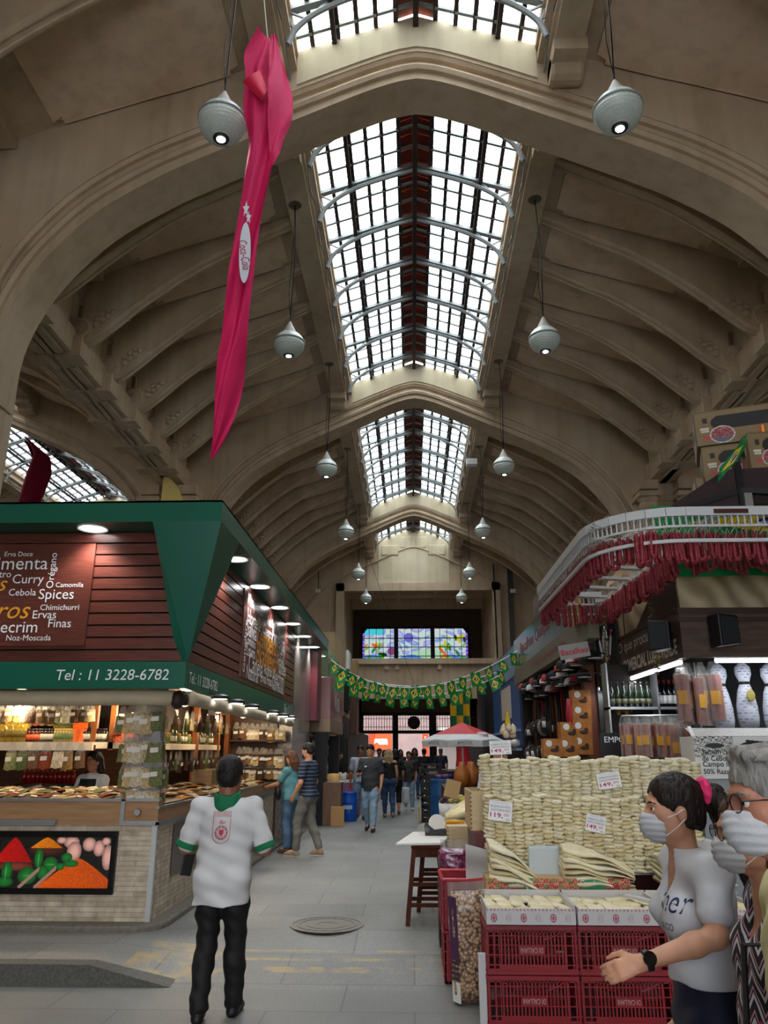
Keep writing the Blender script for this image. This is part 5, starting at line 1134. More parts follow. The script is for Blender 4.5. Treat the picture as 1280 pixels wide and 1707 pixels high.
def bag_shape(w, d, h, n=28, m=16, seed=0, cren=.0):
    b = MB()
    def P(u, v):
        a = 2 * PI * u; k = min(1, (v * 9) ** .5, ((1 - v) * 6) ** .5 + .12); ca, sa = math.cos(a), math.sin(a)
        x = w / 2 * (abs(ca) ** .6) * (1 if ca > 0 else -1) * (.9 + .1 * k); y = d / 2 * (abs(sa) ** .7) * (1 if sa > 0 else -1) * k
        wob = 1 + .05 * math.sin(5 * a + v * 9 + seed) + .04 * math.sin(11 * v + 2 * a)
        return (x * wob, y * wob, v * h)
    return b.grid(P, n, m)
ck = empty('chickpea_sack', (.42, 6.42, .0), 'tall clear sack of chickpeas standing against the red crates', 'sack'); ck.rotation_euler = (0, -.03, .05)
b = bag_shape(.27, .2, .75); b.build('contents', pea_mat(), ck, True)
b = MB(); b.grid(lambda u, v: ((u - .5) * .28, -.02 + .02 * math.sin(u * 17) * v, .71 + v * .1), 16, 4); b.grid(lambda u, v: ((u - .5) * .28, .02 + .015 * math.sin(u * 15) * v, .71 + v * .1), 16, 4); b.build('film', FILM, ck, True)
b = MB(); b.grid(lambda u, v: (-.142 + .05 * u, -.03 - .085 * u, .30 + v * .42), 4, 10); b.mi = 1
for k in range(4): b.grid(lambda u, v, k=k: (-.144 + .05 * u, -.035 - .085 * u, .17 + k * .035 + v * .02), 4, 2)
b.build('printed_band', [mat('purple_print', '4a2050', .4), mat('dark_bar_print', '3a2a3c', .4)], ck, True)
b = MB(); b.grid(lambda u, v: (-.143 + .05 * u, -.033 - .085 * u, .03 + v * .13), 3, 3); b.build('label', LABELW, ck, True)
pb = empty('purple_bag', (.38, 7.55, .66), 'glossy clear bag of purple beans behind the red crate', 'bag')
b = bag_shape(.3, .22, .26); b.build('contents', mat('purple_beans', '4a1038', .25, col2='8a2a5a', scale=26, bump=.6, coat=.8), pb, True)
b = MB(); b.grid(lambda u, v: ((u - .5) * .27, -.03 + .02 * math.sin(u * 14) * v, .24 + v * .09), 14, 4); b.grid(lambda u, v: ((u - .5) * .27, .03 + .02 * math.sin(u * 12) * v, .24 + v * .09), 14, 4); b.build('film', FILM, pb, True)
fit('BEM BOM', .13, LABELW, (0, -.122, .035), FRONT, pb)
ps = MB(); ps.box(.22, .55, 7.4, 7.75, .15, .66); tag(ps.build('crate_support', mat('dark_support', '2a1d1a', .7)), 'dark support under the purple bean bag', 'support')
# white table top resting on two dark wooden bar stools
DKW = mat('dark_stool_wood', '52260f', .6, col2='3c1a0a', scale=6, stretch=(6, 6, 1), spec=.15)
def make_stool():
    root = empty('bar_stool', (0, 0, 0), 'dark', 'stool', 'dark wooden bar stools under the white board')
    b = MB(); b.box(-.15, .15, -.15, .15, .68, .71); b.build('seat', DKW, root, bevel=.008)
    for sx_ in (-1, 1):
        for sy_ in (-1, 1): b = MB(); b.bar((sx_ * .19, sy_ * .19, 0), (sx_ * .12, sy_ * .12, .69), .042, .042); b.build('leg', DKW, root)
    for z, k in ((.18, .172), (.36, .153)):
        for s in (-1, 1): b = MB(); b.bar((-k, s * k, z), (k, s * k, z), .025, .035); b.build('rung', DKW, root); b = MB(); b.bar((s * k, -k, z + .05), (s * k, k, z + .05), .025, .035); b.build('rung', DKW, root)
    b = MB()
    for s in (-1, 1): b.box(-.125, .125, s * .12 - .012, s * .12 + .012, .6, .69); b.box(s * .12 - .012, s * .12 + .012, -.125, .125, .6, .69)
    b.build('apron', DKW, root); return root
stool = Kind(make_stool)
stool((.13, 8.42, .15), .0, 'dark wooden bar stool under the front edge of white board'); stool((.24, 9.1, .15), 0, 'dark wooden bar stool under the rear edge of white board')
wt = MB(); zt = .863; wt.prism([(-.17, 8.22), (.28, 8.28), (.46, 9.35), (-.0, 9.35)], zt, zt + .025, 'z'); tag(wt.build('white_board', mat('white_laminate', 'e2dfda', .35, var=.04, scale=6), None, bevel=.006), 'white laminate board laid across the two bar stools', 'board')
tp = empty('tape_dispenser', (.26, 8.95, zt + .026), 'black tape dispenser with a white roll on the white board', 'tape dispenser')
b = MB(); b.prism([(-.13, 0), (.12, 0), (.14, .05), (.06, .07), (-.03, .06), (-.12, .13), (-.14, .1)], -.035, .035); b.build('base', BLACK, tp, bevel=.006)
b = MB(); b.lathe([(.05, -.025), (.09, -.025), (.09, .025), (.05, .025)], (.0, 0, .12), 24, 'y'); b.build('roll', mat('tape_roll', 'dedad2', .4), tp, 35)
pbg = MB(); pbg.ball((0, 0, .06), (.09, .08, .06), 14, 8); o = pbg.build('plastic_wrap', FILM, None, True); put(o, (.13, 8.98, zt + .026)); tag(o, 'crumpled clear plastic wrap beside the tape dispenser', 'plastic')
# blue barrel, black crates, boxes and heaps behind
drum(742, 1383, .98, .3, '1d4a78', 'dark blue plastic drum with berries on top behind the plywood box')
p = atZ(742, 1383, .15)
for k in range(14): q = MB(); q.ball((0, 0, 0), .05, 8, 6); o = q.build('berry_cup', mat('berry_%d' % (k % 2), ('3a2a5a', '6a4a7a')[k % 2], .4), None, True); put(o, (p.x + R.uniform(-.2, .2), p.y + .3 + R.uniform(-.2, .2), .15 + 1.07)); tag(o, 'dark purple berry cluster on the blue drum', 'fruit', 'berries on the blue drum')
BKP = mat('black_crate_plastic', '141416', .45)
def make_bcrate():
    root = empty('plastic_crate', (0, 0, 0), 'black slotted crate in the tall stack behind white board', 'crate', 'black crates in the tall stack'); w, d, h = .25, .3, .16
    b = MB()
    for s in (-1, 1):
        b.box(-w, w, *sorted((s * d, s * (d - .015))), 0, .05); b.box(-w, w, *sorted((s * d, s * (d - .015))), .12, h); b.box(*sorted((s * w, s * (w - .015))), -d, d, 0, .05); b.box(*sorted((s * w, s * (w - .015))), -d, d, .12, h)
        for t in (-1, 1): b.box(*sorted((s * w, s * (w - .06))), *sorted((t * d, t * (d - .06))), 0, h)
    b.build('walls', BKP, root); b = MB(); b.box(-w, w, -d, d, 0, .015); b.build('base', BKP, root)
    b = MB(); b.box(-.1, .1, -d + .015, -d + .02, .06, .1); b.build('liner', mat('pale_liner', '9a9a98', .6), root); return root
bcr = Kind(make_bcrate)
pc = atZ(712, 1371, .15)
for k in range(8): bcr((pc.x + .12, pc.y + .3, .15 + k * .165), R.uniform(-.03, .03))
yt = MB(); yt.box(pc.x - .2, pc.x - .17, pc.y - .02, pc.y + .5, .15, .5); tag(yt.build('yellow_post', mat('yellow_paint', 'caa23a', .6)), 'low yellow painted edge at foot of the black crates', 'post')
tb2 = empty('dark_table', (.75, 19.5, .15), 'dark market table loaded with goods beside the parasol', 'table')
m_ = MB(); m_.box(-.4, 1.2, 0, 2.4, 1.02, 1.08); m_.build('tabletop', DARKWOOD, tb2); m_ = MB(); m_.box(-.38, 1.18, .05, 2.3, 0, 1.02); m_.build('panel', BKP, tb2)
for k in range(18):
    q = MB(); q.box(-.12, .12, -.08, .08, 0, .05 + .05 * R.random()); o = q.build('goods_box', mat('goods_%d' % (k % 5), ('b7a8a0', '6b3f3a', '2a2a2c', 'd4d0ca', '8a7a6a')[k % 5], .5), None, bevel=.006); put(o, (.5 + (k % 6) * .22, 19.6 + (k // 6) * .55, 1.231), (0, 0, R.uniform(-.4, .4))); tag(o, 'small packed goods box on the dark market table', 'box', 'goods on the dark market table')
for k, (px, py) in enumerate(((770, 1283), (778, 1286), (768, 1290))):
    q = MB(); q.lathe([(0, 0), (.1, 0), (.16, .12), (.15, .28), (.06, .4), (.05, .46), (0, .46)], n=16); o = q.build('clay_jug', mat('orange_clay', '9a5a22', .4, var=.15), None, True); pz = atY(px, py, 15.5 + k * .4); put(o, (pz.x + .1 * k, 15.5 + k * .45, 1.1)); tag(o, 'orange brown clay jug behind the cod wall', 'jug', 'clay jugs behind the cod wall')
jt = MB(); jt.box(.6, 1.6, 15.1, 17.2, .15, 1.1); tag(jt.build('market_table', DARKWOOD), 'dark wooden table carrying the clay jugs and dried fruit', 'table')
heaps = [(.62, 14.0, .9, .18, '5a3a42', 'heap of dark dried fruit'), (.95, 13.7, .95, .18, 'a0202c', 'heap of bright red fruit'), (.72, 12.6, .98, .17, 'b0a458', 'heap of yellow green olives'), (.98, 12.5, 1.0, .15, 'b87a3a', 'heap of orange dried fruit')]
for x, y, z, r_, c, lab in heaps:
    root = empty('fruit_tub', (x, y, z - .25), lab + ' in a tub behind the cod wall', 'tub'); q = MB(); q.lathe([(0, 0), (r_ * .9, 0), (r_, .26), (r_ * .95, .26), (r_ * .85, .02)], n=16); q.build('tub', CARDW, root, True)
    q = MB()
    for k in range(46): a = R.uniform(0, 6.3); rr = r_ * .9 * R.random() ** .5; q.ball((rr * math.cos(a), rr * math.sin(a), .25 + .1 * (1 - (rr / r_) ** 2) + R.uniform(-.01, .02)), .035, 6, 4)
    f_ = q.build('fruit', mat('heap_' + c, c, .5, var=.3, scale=30), root, True); f_['kind'] = 'stuff'
ht = MB(); ht.box(.42, 1.25, 12.2, 14.3, .15, .62); tag(ht.build('low_table', DARKWOOD), 'low dark table under the tubs of dried fruit', 'table')
sgb = empty('cloth_bin', (.62, 10.4, .6), 'grey bin of folded fish and pale cloth behind the plywood box', 'bin')
m_ = MB(); m_.box(-.25, .25, -.2, .3, 0, .35); m_.build('bin', mat('grey_bin', '8c8678', .5), sgb)
m_ = MB()
for k in range(5): m_.tube([(-.2, -.1 + k * .07, .36), (0, -.1 + k * .07, .4 + .02 * k), (.3, -.1 + k * .08, .52 + .03 * k)], [.03, .05, .03], 8)
f_ = m_.build('dried_fish', COD[2], sgb, True)
sb = MB(); sb.box(.4, .85, 10.2, 10.7, .15, .6); tag(sb.build('bin_stand', DARKWOOD), 'dark stand under the grey fish bin', 'stand')
cbx2 = MB(); cbx2.box(-.11, .11, -.012, .012, 0, .26); o = cbx2.build('carton_flap_sheet', mat('kraft_print', 'a48658', .7), None); put(o, (.56, 12.1, 1.1), (-.35, .25, 0)); tag(o, 'kraft carton lid leaning above the blue drum', 'lid')
# ================================================================== RIGHT: delicatessen behind
DX, DY, DEND = 2.75, 7.95, 12.0
WAVE = bpy.data.materials.new('wavy_wood_panel'); WAVE.use_nodes = True; MATS['wavy'] = WAVE; nt = WAVE.node_tree; b_ = nt.nodes['Principled BSDF']; b_.inputs['Roughness'].default_value = .45
t_ = nt.nodes.new('ShaderNodeTexCoord'); w_ = nt.nodes.new('ShaderNodeTexWave'); w_.inputs['Scale'].default_value = 1.3; w_.inputs['Distortion'].default_value = 7; w_.inputs['Detail'].default_value = 3; w_.inputs['Detail Scale'].default_value = .8; mp_ = nt.nodes.new('ShaderNodeMapping'); mp_.inputs['Rotation'].default_value = (0, .5, .3)
nt.links.new(t_.outputs['Object'], mp_.inputs[0]); nt.links.new(mp_.outputs[0], w_.inputs['Vector']); r_ = nt.nodes.new('ShaderNodeValToRGB'); r_.color_ramp.elements[0].color = srgb('8f7a5c'); r_.color_ramp.elements[1].color = srgb('c2ad8a'); nt.links.new(w_.outputs['Fac'], r_.inputs['Fac']); nt.links.new(r_.outputs['Color'], b_.inputs['Base Color'])
dl_ = empty('deli_sign', (DX, DY, 2.66), 'wood panelled deli fascia with painted lettering above hanging meats', 'sign')
def dpart(mb, name, m, par=None, **k): mb.v = [(x - DX, y - DY, z - 2.66) for x, y, z in mb.v]; return mb.build(name, m, par or dl_, **k)
m_ = MB(); m_.box(DX, 6.5, DY, DY + .1, 2.66, 3.12); m_.box(DX, DX + .1, DY + .1, DEND, 2.66, 3.16); dpart(m_, 'dark_fascia', mat('dark_planks', '3a2a20', .45, col2='5a4232', scale=3, stretch=(1, 1, 9)))
m_ = MB(); m_.box(DX - .015, 6.5, DY - .015, DY + .1, 3.1, 3.16); m_.box(DX - .02, 6.5, DY - .02, DY, 3.02, 3.06); m_.box(DX - .015, DX + .1, DY + .1, DEND, 3.14, 3.18); dpart(m_, 'moulding', DARKWOOD)
m_ = MB(); m_.box(DX + .03, 6.5, DY + .03, DY + .1, 3.16, 3.96); m_.box(DX + .03, DX + .1, DY + .1, DEND, 3.18, 3.96); dpart(m_, 'upper_panel', WAVE)
m_ = MB(); m_.add([(DX + .02, 8.02, 3.18), (DX + .02, 9.6, 3.18), (DX + .02, 8.35, 3.7), (DX + .02, 8.02, 3.78)], [(0, 1, 2, 3)])
for y in (10.1, 10.6, 11.1, 11.6): m_.box(DX + .02, DX + .035, y, y + .02, 3.18, 3.96)
dpart(m_, 'dark_brace', DARKWOOD)
fit('O que procura é', 1.75, mat('sign_cream', 'cfc8b8', .5), (-.006, 9.5 - DY, 3.02 - 2.66), WEST, dl_, height=.17); fit('COMERCIAL LUSO VERDE', 2.1, MATS['sign_cream'], (-.006, 9.15 - DY, 2.79 - 2.66), WEST, dl_, height=.16, bold=.03)
m_ = MB(); m_.box(DX - .03, DX, 10.35, 11.5, 2.58, 3.62); bd_ = dpart(m_, 'black_board', BLACK, bevel=.004)
fit('EMPORIO DI CALLANI', .95, LETTERW, (-.034, 10.92 - DY, 3.5 - 2.66), WEST, bd_); fit('Vinhos | Queijos', .7, LETTERW, (-.034, 10.92 - DY, 2.74 - 2.66), WEST, bd_); fit('PRODUTOS ITALIANOS', .8, LETTERW, (-.034, 10.92 - DY, 2.66 - 2.66), WEST, bd_)
m_ = MB(); m_.box(DX - .036, DX - .03, 10.45, 11.4, 2.8, 2.81); dpart(m_, 'rule', LETTERW, bd_)
m_ = MB(); m_.ball((DX - .035, 10.92, 3.2), (.012, .17, .17), 16, 8); m_.prism([(10.75, 3.26), (11.09, 3.26), (10.92, 2.9)], DX - .04, DX - .03, 'x'); m_.prism([(10.8, 3.32), (11.04, 3.32), (10.92, 3.44)], DX - .04, DX - .03, 'x'); dpart(m_, 'emblem', LETTERW, bd_)
for s, c in ((-1, 0), (1, 1)):
    m_ = MB(); m_.mi = 0; m_.bar((DX - .036, 10.92 + s * .2, 3.02), (DX - .036, 10.92 + s * .34, 3.26), .06, .01, (1, 0, 0)); m_.mi = 1; m_.bar((DX - .037, 10.92 + s * .34, 3.26), (DX - .037, 10.92 + s * .38, 3.32), .06, .01, (1, 0, 0)); m_.bar((DX - .037, 10.92 + s * .18, 2.98), (DX - .037, 10.92 + s * .2, 3.02), .06, .01, (1, 0, 0)); dpart(m_, 'emblem', [LETTERW, MAG], bd_)
m_ = MB(); m_.tube([(DX - .05, 10.3, 2.72), (DX - .2, 10.6, 2.76), (DX - .42, 11.2, 2.8), (DX - .5, 11.9, 2.82)], .012, 6); dpart(m_, 'bracket_arm', BLACK)
TUBE = mat('tube_light', 'ffffff', .4, emit='f4f8ff', es=6)
def tube_light(a, b, lab, e):
    root = empty('tube_lamp', tuple((Vector(a) + Vector(b)) / 2), lab, 'lamp'); c_ = root.location; q = MB(); q.tube([Vector(a) - c_, Vector(b) - c_], .022, 10); q.build('tube', TUBE, root, True)
    q = MB(); q.bar(Vector(a) - c_ + Vector((0, 0, .03)), Vector(b) - c_ + Vector((0, 0, .03)), .05, .02); q.build('batten', WHITE, root)
    d = Vector(b) - Vector(a); l = light('tube_glow', 'AREA', (0, 0, -.05), e, (.95, .98, 1), d.length, (0, 0, math.atan2(d.y, d.x)), .06, root)
tube_light((DX + .03, 8.15, 2.63), (DX + .03, 10.1, 2.63), 'long white tube lamp under the painted deli fascia', 9); tube_light((DX + .03, 10.15, 2.63), (DX + .03, 11.7, 2.63), 'white tube lamp at far end of the deli fascia', 7); tube_light((3.08, DY + .05, 2.63), (4.4, DY + .05, 2.63), 'white tube lamp above the cloth wrapped hams', 6)
def speaker(x, y, z, rz, lab):
    root = empty('speaker', (x, y, z), lab, 'speaker'); root.rotation_euler = (0, 0, rz); q = MB(); q.prism([(-.11, -.16), (.11, -.13), (.11, .15), (-.11, .17)], -.09, .09); q.build('cabinet', BLACK, root, bevel=.012)
    q = MB(); q.box(-.09, .09, -.1, -.09, -.13, .13); q.build('grille', mat('speaker_grille', '1c1d21', .7), root); q = MB(); q.tube([(.1, .02, .1), (.15, .05, .02), (.13, .06, -.1), (.16, .07, -.12)], .008, 5); q.build('wire', BLACK, root); q = MB(); q.bar((0, .08, 0), (.05, .2, 0), .03); q.build('bracket', BLACK, root)
speaker(DX - .14, 8.18, 2.9, -.5, 'black loudspeaker over the lettered deli fascia'); speaker(3.14, DY - .12, 2.9, .2, 'black loudspeaker on the front deli fascia above the hams')
dr = MB(); dr.box(DX + .1, 7.5, DY + .1, DEND, 3.9, 3.96); dr.box(4.9, 5.0, DY, DEND, .15, 3.9); dr.box(DX + .1, 6.5, 10.2, 10.3, .15, 3.1); dr.box(DX, DX + .14, DEND - .25, DEND - .12, .15, 3.9)
structure(dr, 'wall_deli', mat('deli_grey_wall', '4b4c4e', .6, var=.2, scale=3))
pw = MB(); pw.box(2.58, 2.75, 11.85, 12.05, .15, 3.3); structure(pw, 'column_post', mat('red_brown_post', '6e3a28', .5))
pw = MB(); pw.box(2.76, 2.9, 10.95, 11.5, .15, 2.62); structure(pw, 'column_panel', mat('grey_weathered_boards', '6a6762', .7, var=.3, scale=4, stretch=(6, 6, 1)))
# deli counter and its packs
dc = MB(); dc.box(2.55, 5, 7.62, 7.9, .15, 1.5); dc.box(2.62, 2.75, 7.9, 10.9, .15, 1.1); tag(dc.build('deli_counter', mat('steel_counter', '9a9fa2', .35, .5)), 'grey deli counter behind the cod wall under the hams', 'counter')
def make_ham():
    root = empty('wrapped_ham', (0, 0, 0), 'ham', 'ham', 'cloth wrapped hams over the deli counter')
    q = MB(); q.lathe([(0, 0), (.03, -.01), (.075, -.06), (.085, -.13), (.055, -.2), (.05, -.23), (.075, -.3), (.1, -.45), (.11, -.58), (.09, -.66), (0, -.68)], n=18, sy=.75)
    q.v = [(x * (1 + .06 * math.sin(z * 30 + x * 40)), y, z) for x, y, z in q.v]; q.build('cloth', CLOTHBLUE, root, True)
    q = MB(); q.lathe([(.05, -.235), (.06, -.225), (.062, -.212), (.052, -.205)], n=14, sy=.8); q.build('tie', BLACK, root); q = MB(); q.tube([(0, 0, 0), (0, 0, .12)], .006, 5); q.build('hook', STEEL, root); return root
CLOTHBLUE = bpy.data.materials.new('white_cloth_blue_marks'); CLOTHBLUE.use_nodes = True; nt = CLOTHBLUE.node_tree; b_ = nt.nodes['Principled BSDF']; b_.inputs['Roughness'].default_value = .8
t_ = nt.nodes.new('ShaderNodeTexCoord'); br2 = nt.nodes.new('ShaderNodeTexBrick'); sp_ = nt.nodes.new('ShaderNodeSeparateXYZ'); cb_ = nt.nodes.new('ShaderNodeCombineXYZ'); nt.links.new(t_.outputs['Object'], sp_.inputs[0]); nt.links.new(sp_.outputs['X'], cb_.inputs[0]); nt.links.new(sp_.outputs['Z'], cb_.inputs[1]); nt.links.new(cb_.outputs[0], br2.inputs['Vector'])
br2.inputs['Color1'].default_value = srgb('a9adb8'); br2.inputs['Color2'].default_value = srgb('32386a'); br2.inputs['Mortar'].default_value = srgb('a9adb8'); br2.inputs['Scale'].default_value = 1; br2.inputs['Brick Width'].default_value = .05; br2.inputs['Row Height'].default_value = .03; br2.inputs['Mortar Size'].default_value = .009; br2.inputs['Bias'].default_value = -.25; nt.links.new(br2.outputs['Color'], b_.inputs['Base Color'])
ham = Kind(make_ham)
for x, z, lab in ((3.21, 2.66, 'white and blue cloth wrapped ham nearest the sausage bags'), (3.46, 2.68, 'cloth wrapped ham with a tan tag, second along the rail'), (3.72, 2.66, 'third cloth wrapped ham along the deli rail'), (3.98, 2.66, 'fourth cloth wrapped ham along the deli rail, past the frame')): ham((x, 8.3, z - .03), R.uniform(-.3, .3), lab)
rl = MB(); rl.tube([(2.8, 8.3, 2.76), (4.8, 8.3, 2.76)], .015, 8); tag(rl.build('hanging_rail', STEEL), 'steel hanging rail over the deli counter', 'rail')
tg = MB(); tg.ball((0, 0, 0), (.045, .006, .06), 14, 8); o = tg.build('paper_tag', mat('tan_tag', '8a7a3e', .6), None, True); put(o, (3.47, 8.2, 2.3)); tag(o, 'oval tan paper tag hanging on the second ham', 'tag')
MEAT = [mat('cured_meat_%d' % i, c, .4, col2=d, scale=16, bump=.4) for i, (c, d) in enumerate((('6a1c14', '8e3a22'), ('7c2c1a', '9c5434'), ('54201a', '74382a')))]
def make_pack():
    root = empty('meat_pack', (0, 0, 0), 'vacuum', 'meat pack', 'packs')
    q = MB(); q.grid(lambda u, v: ((u - .5) * .1, -.022 * math.sin(PI * u) - .003, -.42 + v * .34), 6, 8); q.grid(lambda u, v: ((.5 - u) * .1, .022 * math.sin(PI * u) + .003, -.42 + v * .34), 6, 8); q.build('contents', MEAT[0], root, True)
    q = MB(); q.grid(lambda u, v: ((u - .5) * lerp(.12, .05, v), -.02 * math.sin(u * 16) * (1 - v) - .01, -.1 + v * .12), 10, 4); q.grid(lambda u, v: ((u - .5) * .115, -.03 - .006 * math.sin(u * 12), -.43 + v * .36), 8, 6); q.build('film', FILM, root, True)
    q = MB(); q.add([(-.035, -.033, -.3), (.035, -.033, -.3), (.035, -.033, -.2), (-.035, -.033, -.2)], [(0, 1, 2, 3)]); q.build('label', mat('yellow_label', 'c98f1e', .5), root); return root
pack = Kind(make_pack)
for i in range(22): p = atY(1040 + i * 4.4, 1196, 9.0); pack((p.x, 9.0 + R.uniform(-.06, .06), p.z + R.uniform(-.01, .02)), R.uniform(-.9, .9), 'clear pack of cured meat hanging in the long row behind cod wall', 'meat packs in the long row', 1, mats={'contents': MEAT[i % 3]})
for i in range(7): p = atY(1130 + i * 9, 1108 + (i % 2) * 6, 8.25); pack((p.x, 8.2 + (i % 3) * .06, p.z), R.uniform(-.6, .6), 'large clear bag of red cured sausage hanging at the deli corner', 'sausage bags at the deli corner', 1.35, mats={'contents': MEAT[i % 3]})
for i in range(3): p = atY(1120 + i * 10, 1200, 8.3); pack((p.x, 8.25, p.z), R.uniform(-.6, .6), 'clear bag of sausage hanging low at the deli corner', 'low sausage bags at the deli corner', 1.1, mats={'contents': MEAT[(i + 1) % 3]})
pr_ = MB(); pr_.tube([(2.35, 9.0, 2.13), (3.1, 9.0, 2.14)], .012, 6); tag(pr_.build('hanging_rail', STEEL), 'thin steel rail carrying the long row of meat packs', 'rail')
ds = empty('bottle_shelf', (2.9, 9.75, 2.0), 'grey glass shelf of dark bottles inside the deli', 'shelf'); q = MB(); q.box(-.5, .6, 0, .25, .24, .27); q.box(-.5, .6, 0, .25, -.08, -.06); q.build('shelf_board', STEEL, ds); q = MB(); q.box(-.5, -.48, 0, .25, -.1, .8); q.box(.1, .12, 0, .25, -.1, .8); q.box(.58, .6, 0, .25, -.1, .8); q.build('upright', STEEL, ds); q = MB(); q.box(-.5, .6, .24, .26, -.1, .8); q.build('back_panel', DARKIN, ds)
wb_ = [jar_kind('wine_bottle', 'dark wine bottle with white label on the deli shelf', [(0, 0), (.038, 0), (.038, .2), (.014, .26), (.014, .32), (0, .32)], '16181a', 'a01f1f', [(0, .28), (.017, .28), (.017, .33), (0, .33)], 'bottle', 'wine bottles on the deli shelf', (.04, .14, 'dedede')), jar_kind('wine_bottle', 'dark green bottle on the left half of deli shelf', [(0, 0), (.036, 0), (.036, .18), (.014, .24), (.014, .3), (0, .3)], '1c2a20', '2a2a22', [(0, .27), (.016, .27), (.016, .31), (0, .31)], 'bottle', 'green bottles on the deli shelf', (.04, .1, '5a5a44'))]
for i in range(7): wb_[0]((3.06 + i * .062, 9.84, 2.271), 0)
for i in range(7): wb_[1]((2.47 + i * .075, 9.84, 2.271), 0)
for i in range(5):
    q = MB(); q.tube([(0, 0, 0), (0, 0, -.05)], .01, 5); q.ball((0, 0, -.16), (.045, .04, .12), 10, 8); o = q.build('pepper_bunch', mat('pepper_%d' % (i % 2), ('9a2a1a', 'a08a2a')[i % 2], .35, var=.3, scale=20), None, True); p = atY(1021 + i * 7, 1150 + (i % 2) * 5, 10.0); put(o, (p.x, 10.0, p.z)); tag(o, 'bunch of red and yellow peppers hanging at deli left end', 'peppers', 'pepper bunches in the deli')
mn = MB(); mn.box(-.35, .35, 0, .03, -.28, .28); o = mn.build('menu_board', BLACK); p = atY(1052, 1262, 9.7); put(o, (p.x, 9.7, p.z)); tag(o, 'black chalk menu board behind the top of cod wall', 'board')
fit('EMPORIO', .4, LETTERW, (-.1, -.005, .2), FRONT, o)
# big ham carton on the counter
def jamon(u, v):
    c = np.zeros(u.shape + (3,)); c[:] = (.86, .86, .85); n = np.sin(u * 150 + 5 * np.sin(v * 40)) * np.sin(v * 90 + 5 * np.sin(u * 60))
    c[(u < .38 - .5 * np.clip(.65 - v, 0, 1)) & (v > .5) & (n > .1)] = (.12, .12, .11)
    c[((u - .2) / .09) ** 2 + ((v - .78) / .06) ** 2 < 1] = (.08, .16, .12)
    m = (((u - .58) / .16) ** 2 + ((v - .72) / .16) ** 2 < 1) | ((u > .5) & (abs(v - (.80 - .25 * (u - .58))) < .1)); c[m] = (.05, .05, .05)
    d = ((u - .58) / .13) ** 2 + ((v - .52) / .19) ** 2; c[d < 1.15] = (.35, .35, .35); c[d < 1] = (.06, .06, .06); c[((u - .6) / .05) ** 2 + ((v - .56) / .09) ** 2 < 1] = (.3, .3, .3)
    return c
jb = empty('ham_carton', (2.95, 7.52, 1.52), 'white printed ham carton on the counter beside the grey haired man', 'carton')
picture('front_print', jamon, 180, 90, (-.44, -.26, 0), (.92, 0, 0), (0, 0, .36), vcmat('ham_print', .45), jb)
m_ = MB(); m_.box(-.44, .48, -.258, .1, 0, .36); m_.build('box', mat('carton_white', 'd4d3d0', .6), jb)
perf = brickmat('perforated_top', '1d1b1a', '1d1b1a', 'c4c2c0', 1, .042, .026, .012, .5, .1, 'xy')
m_ = MB(); m_.add([(-.44, -.26, .362), (.48, -.26, .362), (.48, .04, .44), (-.4, .04, .44)], [(0, 1, 2, 3)]); m_.build('perforated_top', perf, jb)
m_ = MB(); m_.bar((-.44, -.27, .36), (-.36, .04, .45), .03, .012); m_.build('rim', WHITE, jb)
for t, z, w in (('Jamón', .225, .17), ('de Cebo', .172, .21), ('Campo Ibérico', .118, .38), ('50% Raza Ibérica', .062, .40)): fit(t, w, mat('black_print', '121212', .5), (-.38 + w / 2, -.263, z), FRONT, jb, bold=.012)
gb2 = MB(); gb2.box(2.53, 3.4, 7.28, 7.6, .15, 1.515); tag(gb2.build('display_case', mat('grey_case', '9aa0a4', .3, .2)), 'grey display case under the white ham carton', 'case')
# ================================================================== sausage canopy
RX, RY, RZ = 1.69, 6.6, 3.8
rk = empty('sausage_rack', (RX, RY, RZ - .2), 'white wire canopy rack wrapped round the deli corner', 'rack')
def kpart(mb, name, m, **k): mb.v = [(x - RX, y - RY, z - RZ + .2) for x, y, z in mb.v]; return mb.build(name, m, rk, **k)
def ringpath(x, y, yend, xend, r):
    c = [(xend, y)] + [(lerp(xend, x + r, t), y) for t in (.35, .7)] + [(x + r - r * math.sin(t), y + r - r * math.cos(t)) for t in np.linspace(0, PI / 2, 8)] + [(x, lerp(y + r, yend - .35, t)) for t in (.35, .7)] + [(x + .35 - .35 * math.cos(t), yend - .35 + .35 * math.sin(t)) for t in np.linspace(0, PI / 2, 6)] + [(x + .9, yend)]
    return c
outer = ringpath(RX, RY, 10.4, 6.2, .75); inner = [(6.2, 7.45), (3.2, 7.45), (2.75, 7.5), (2.62, 7.8), (2.62, 9.0), (2.62, 10.2), (2.5, 10.35)]
def band(path, z0, z1, t):
    b = MB(); n = len(path)
    for i in range(n - 1): b.bar((path[i][0], path[i][1], (z0 + z1) / 2), (path[i + 1][0], path[i + 1][1], (z0 + z1) / 2), t, z1 - z0)
    return b
RACKW = mat('white_rack_paint', 'c9cbcb', .35)
b = band(outer, RZ - .06, RZ + .02, .05); kpart(b, 'outer_rim', RACKW)
b = band(outer, RZ - .3, RZ - .27, .03); kpart(b, 'lower_rail', RACKW)
b = band([(x, y) for x, y in inner], RZ - .14, RZ - .07, .05); kpart(b, 'inner_rail', RACKW)
b = MB()
for i in range(len(outer) - 1):
    a_, c_ = Vector((*outer[i], 0)), Vector((*outer[i + 1], 0)); n = max(1, int((c_ - a_).length / .055))
    for k in range(n): q = a_.lerp(c_, k / n); b.bar((q.x, q.y, RZ - .14), (q.x, q.y, RZ - .06), .014, .014)
    b.bar((a_.x, a_.y, RZ - .15), (c_.x, c_.y, RZ - .15), .02, .02)
kpart(b, 'grille_edge', RACKW)
b = MB()
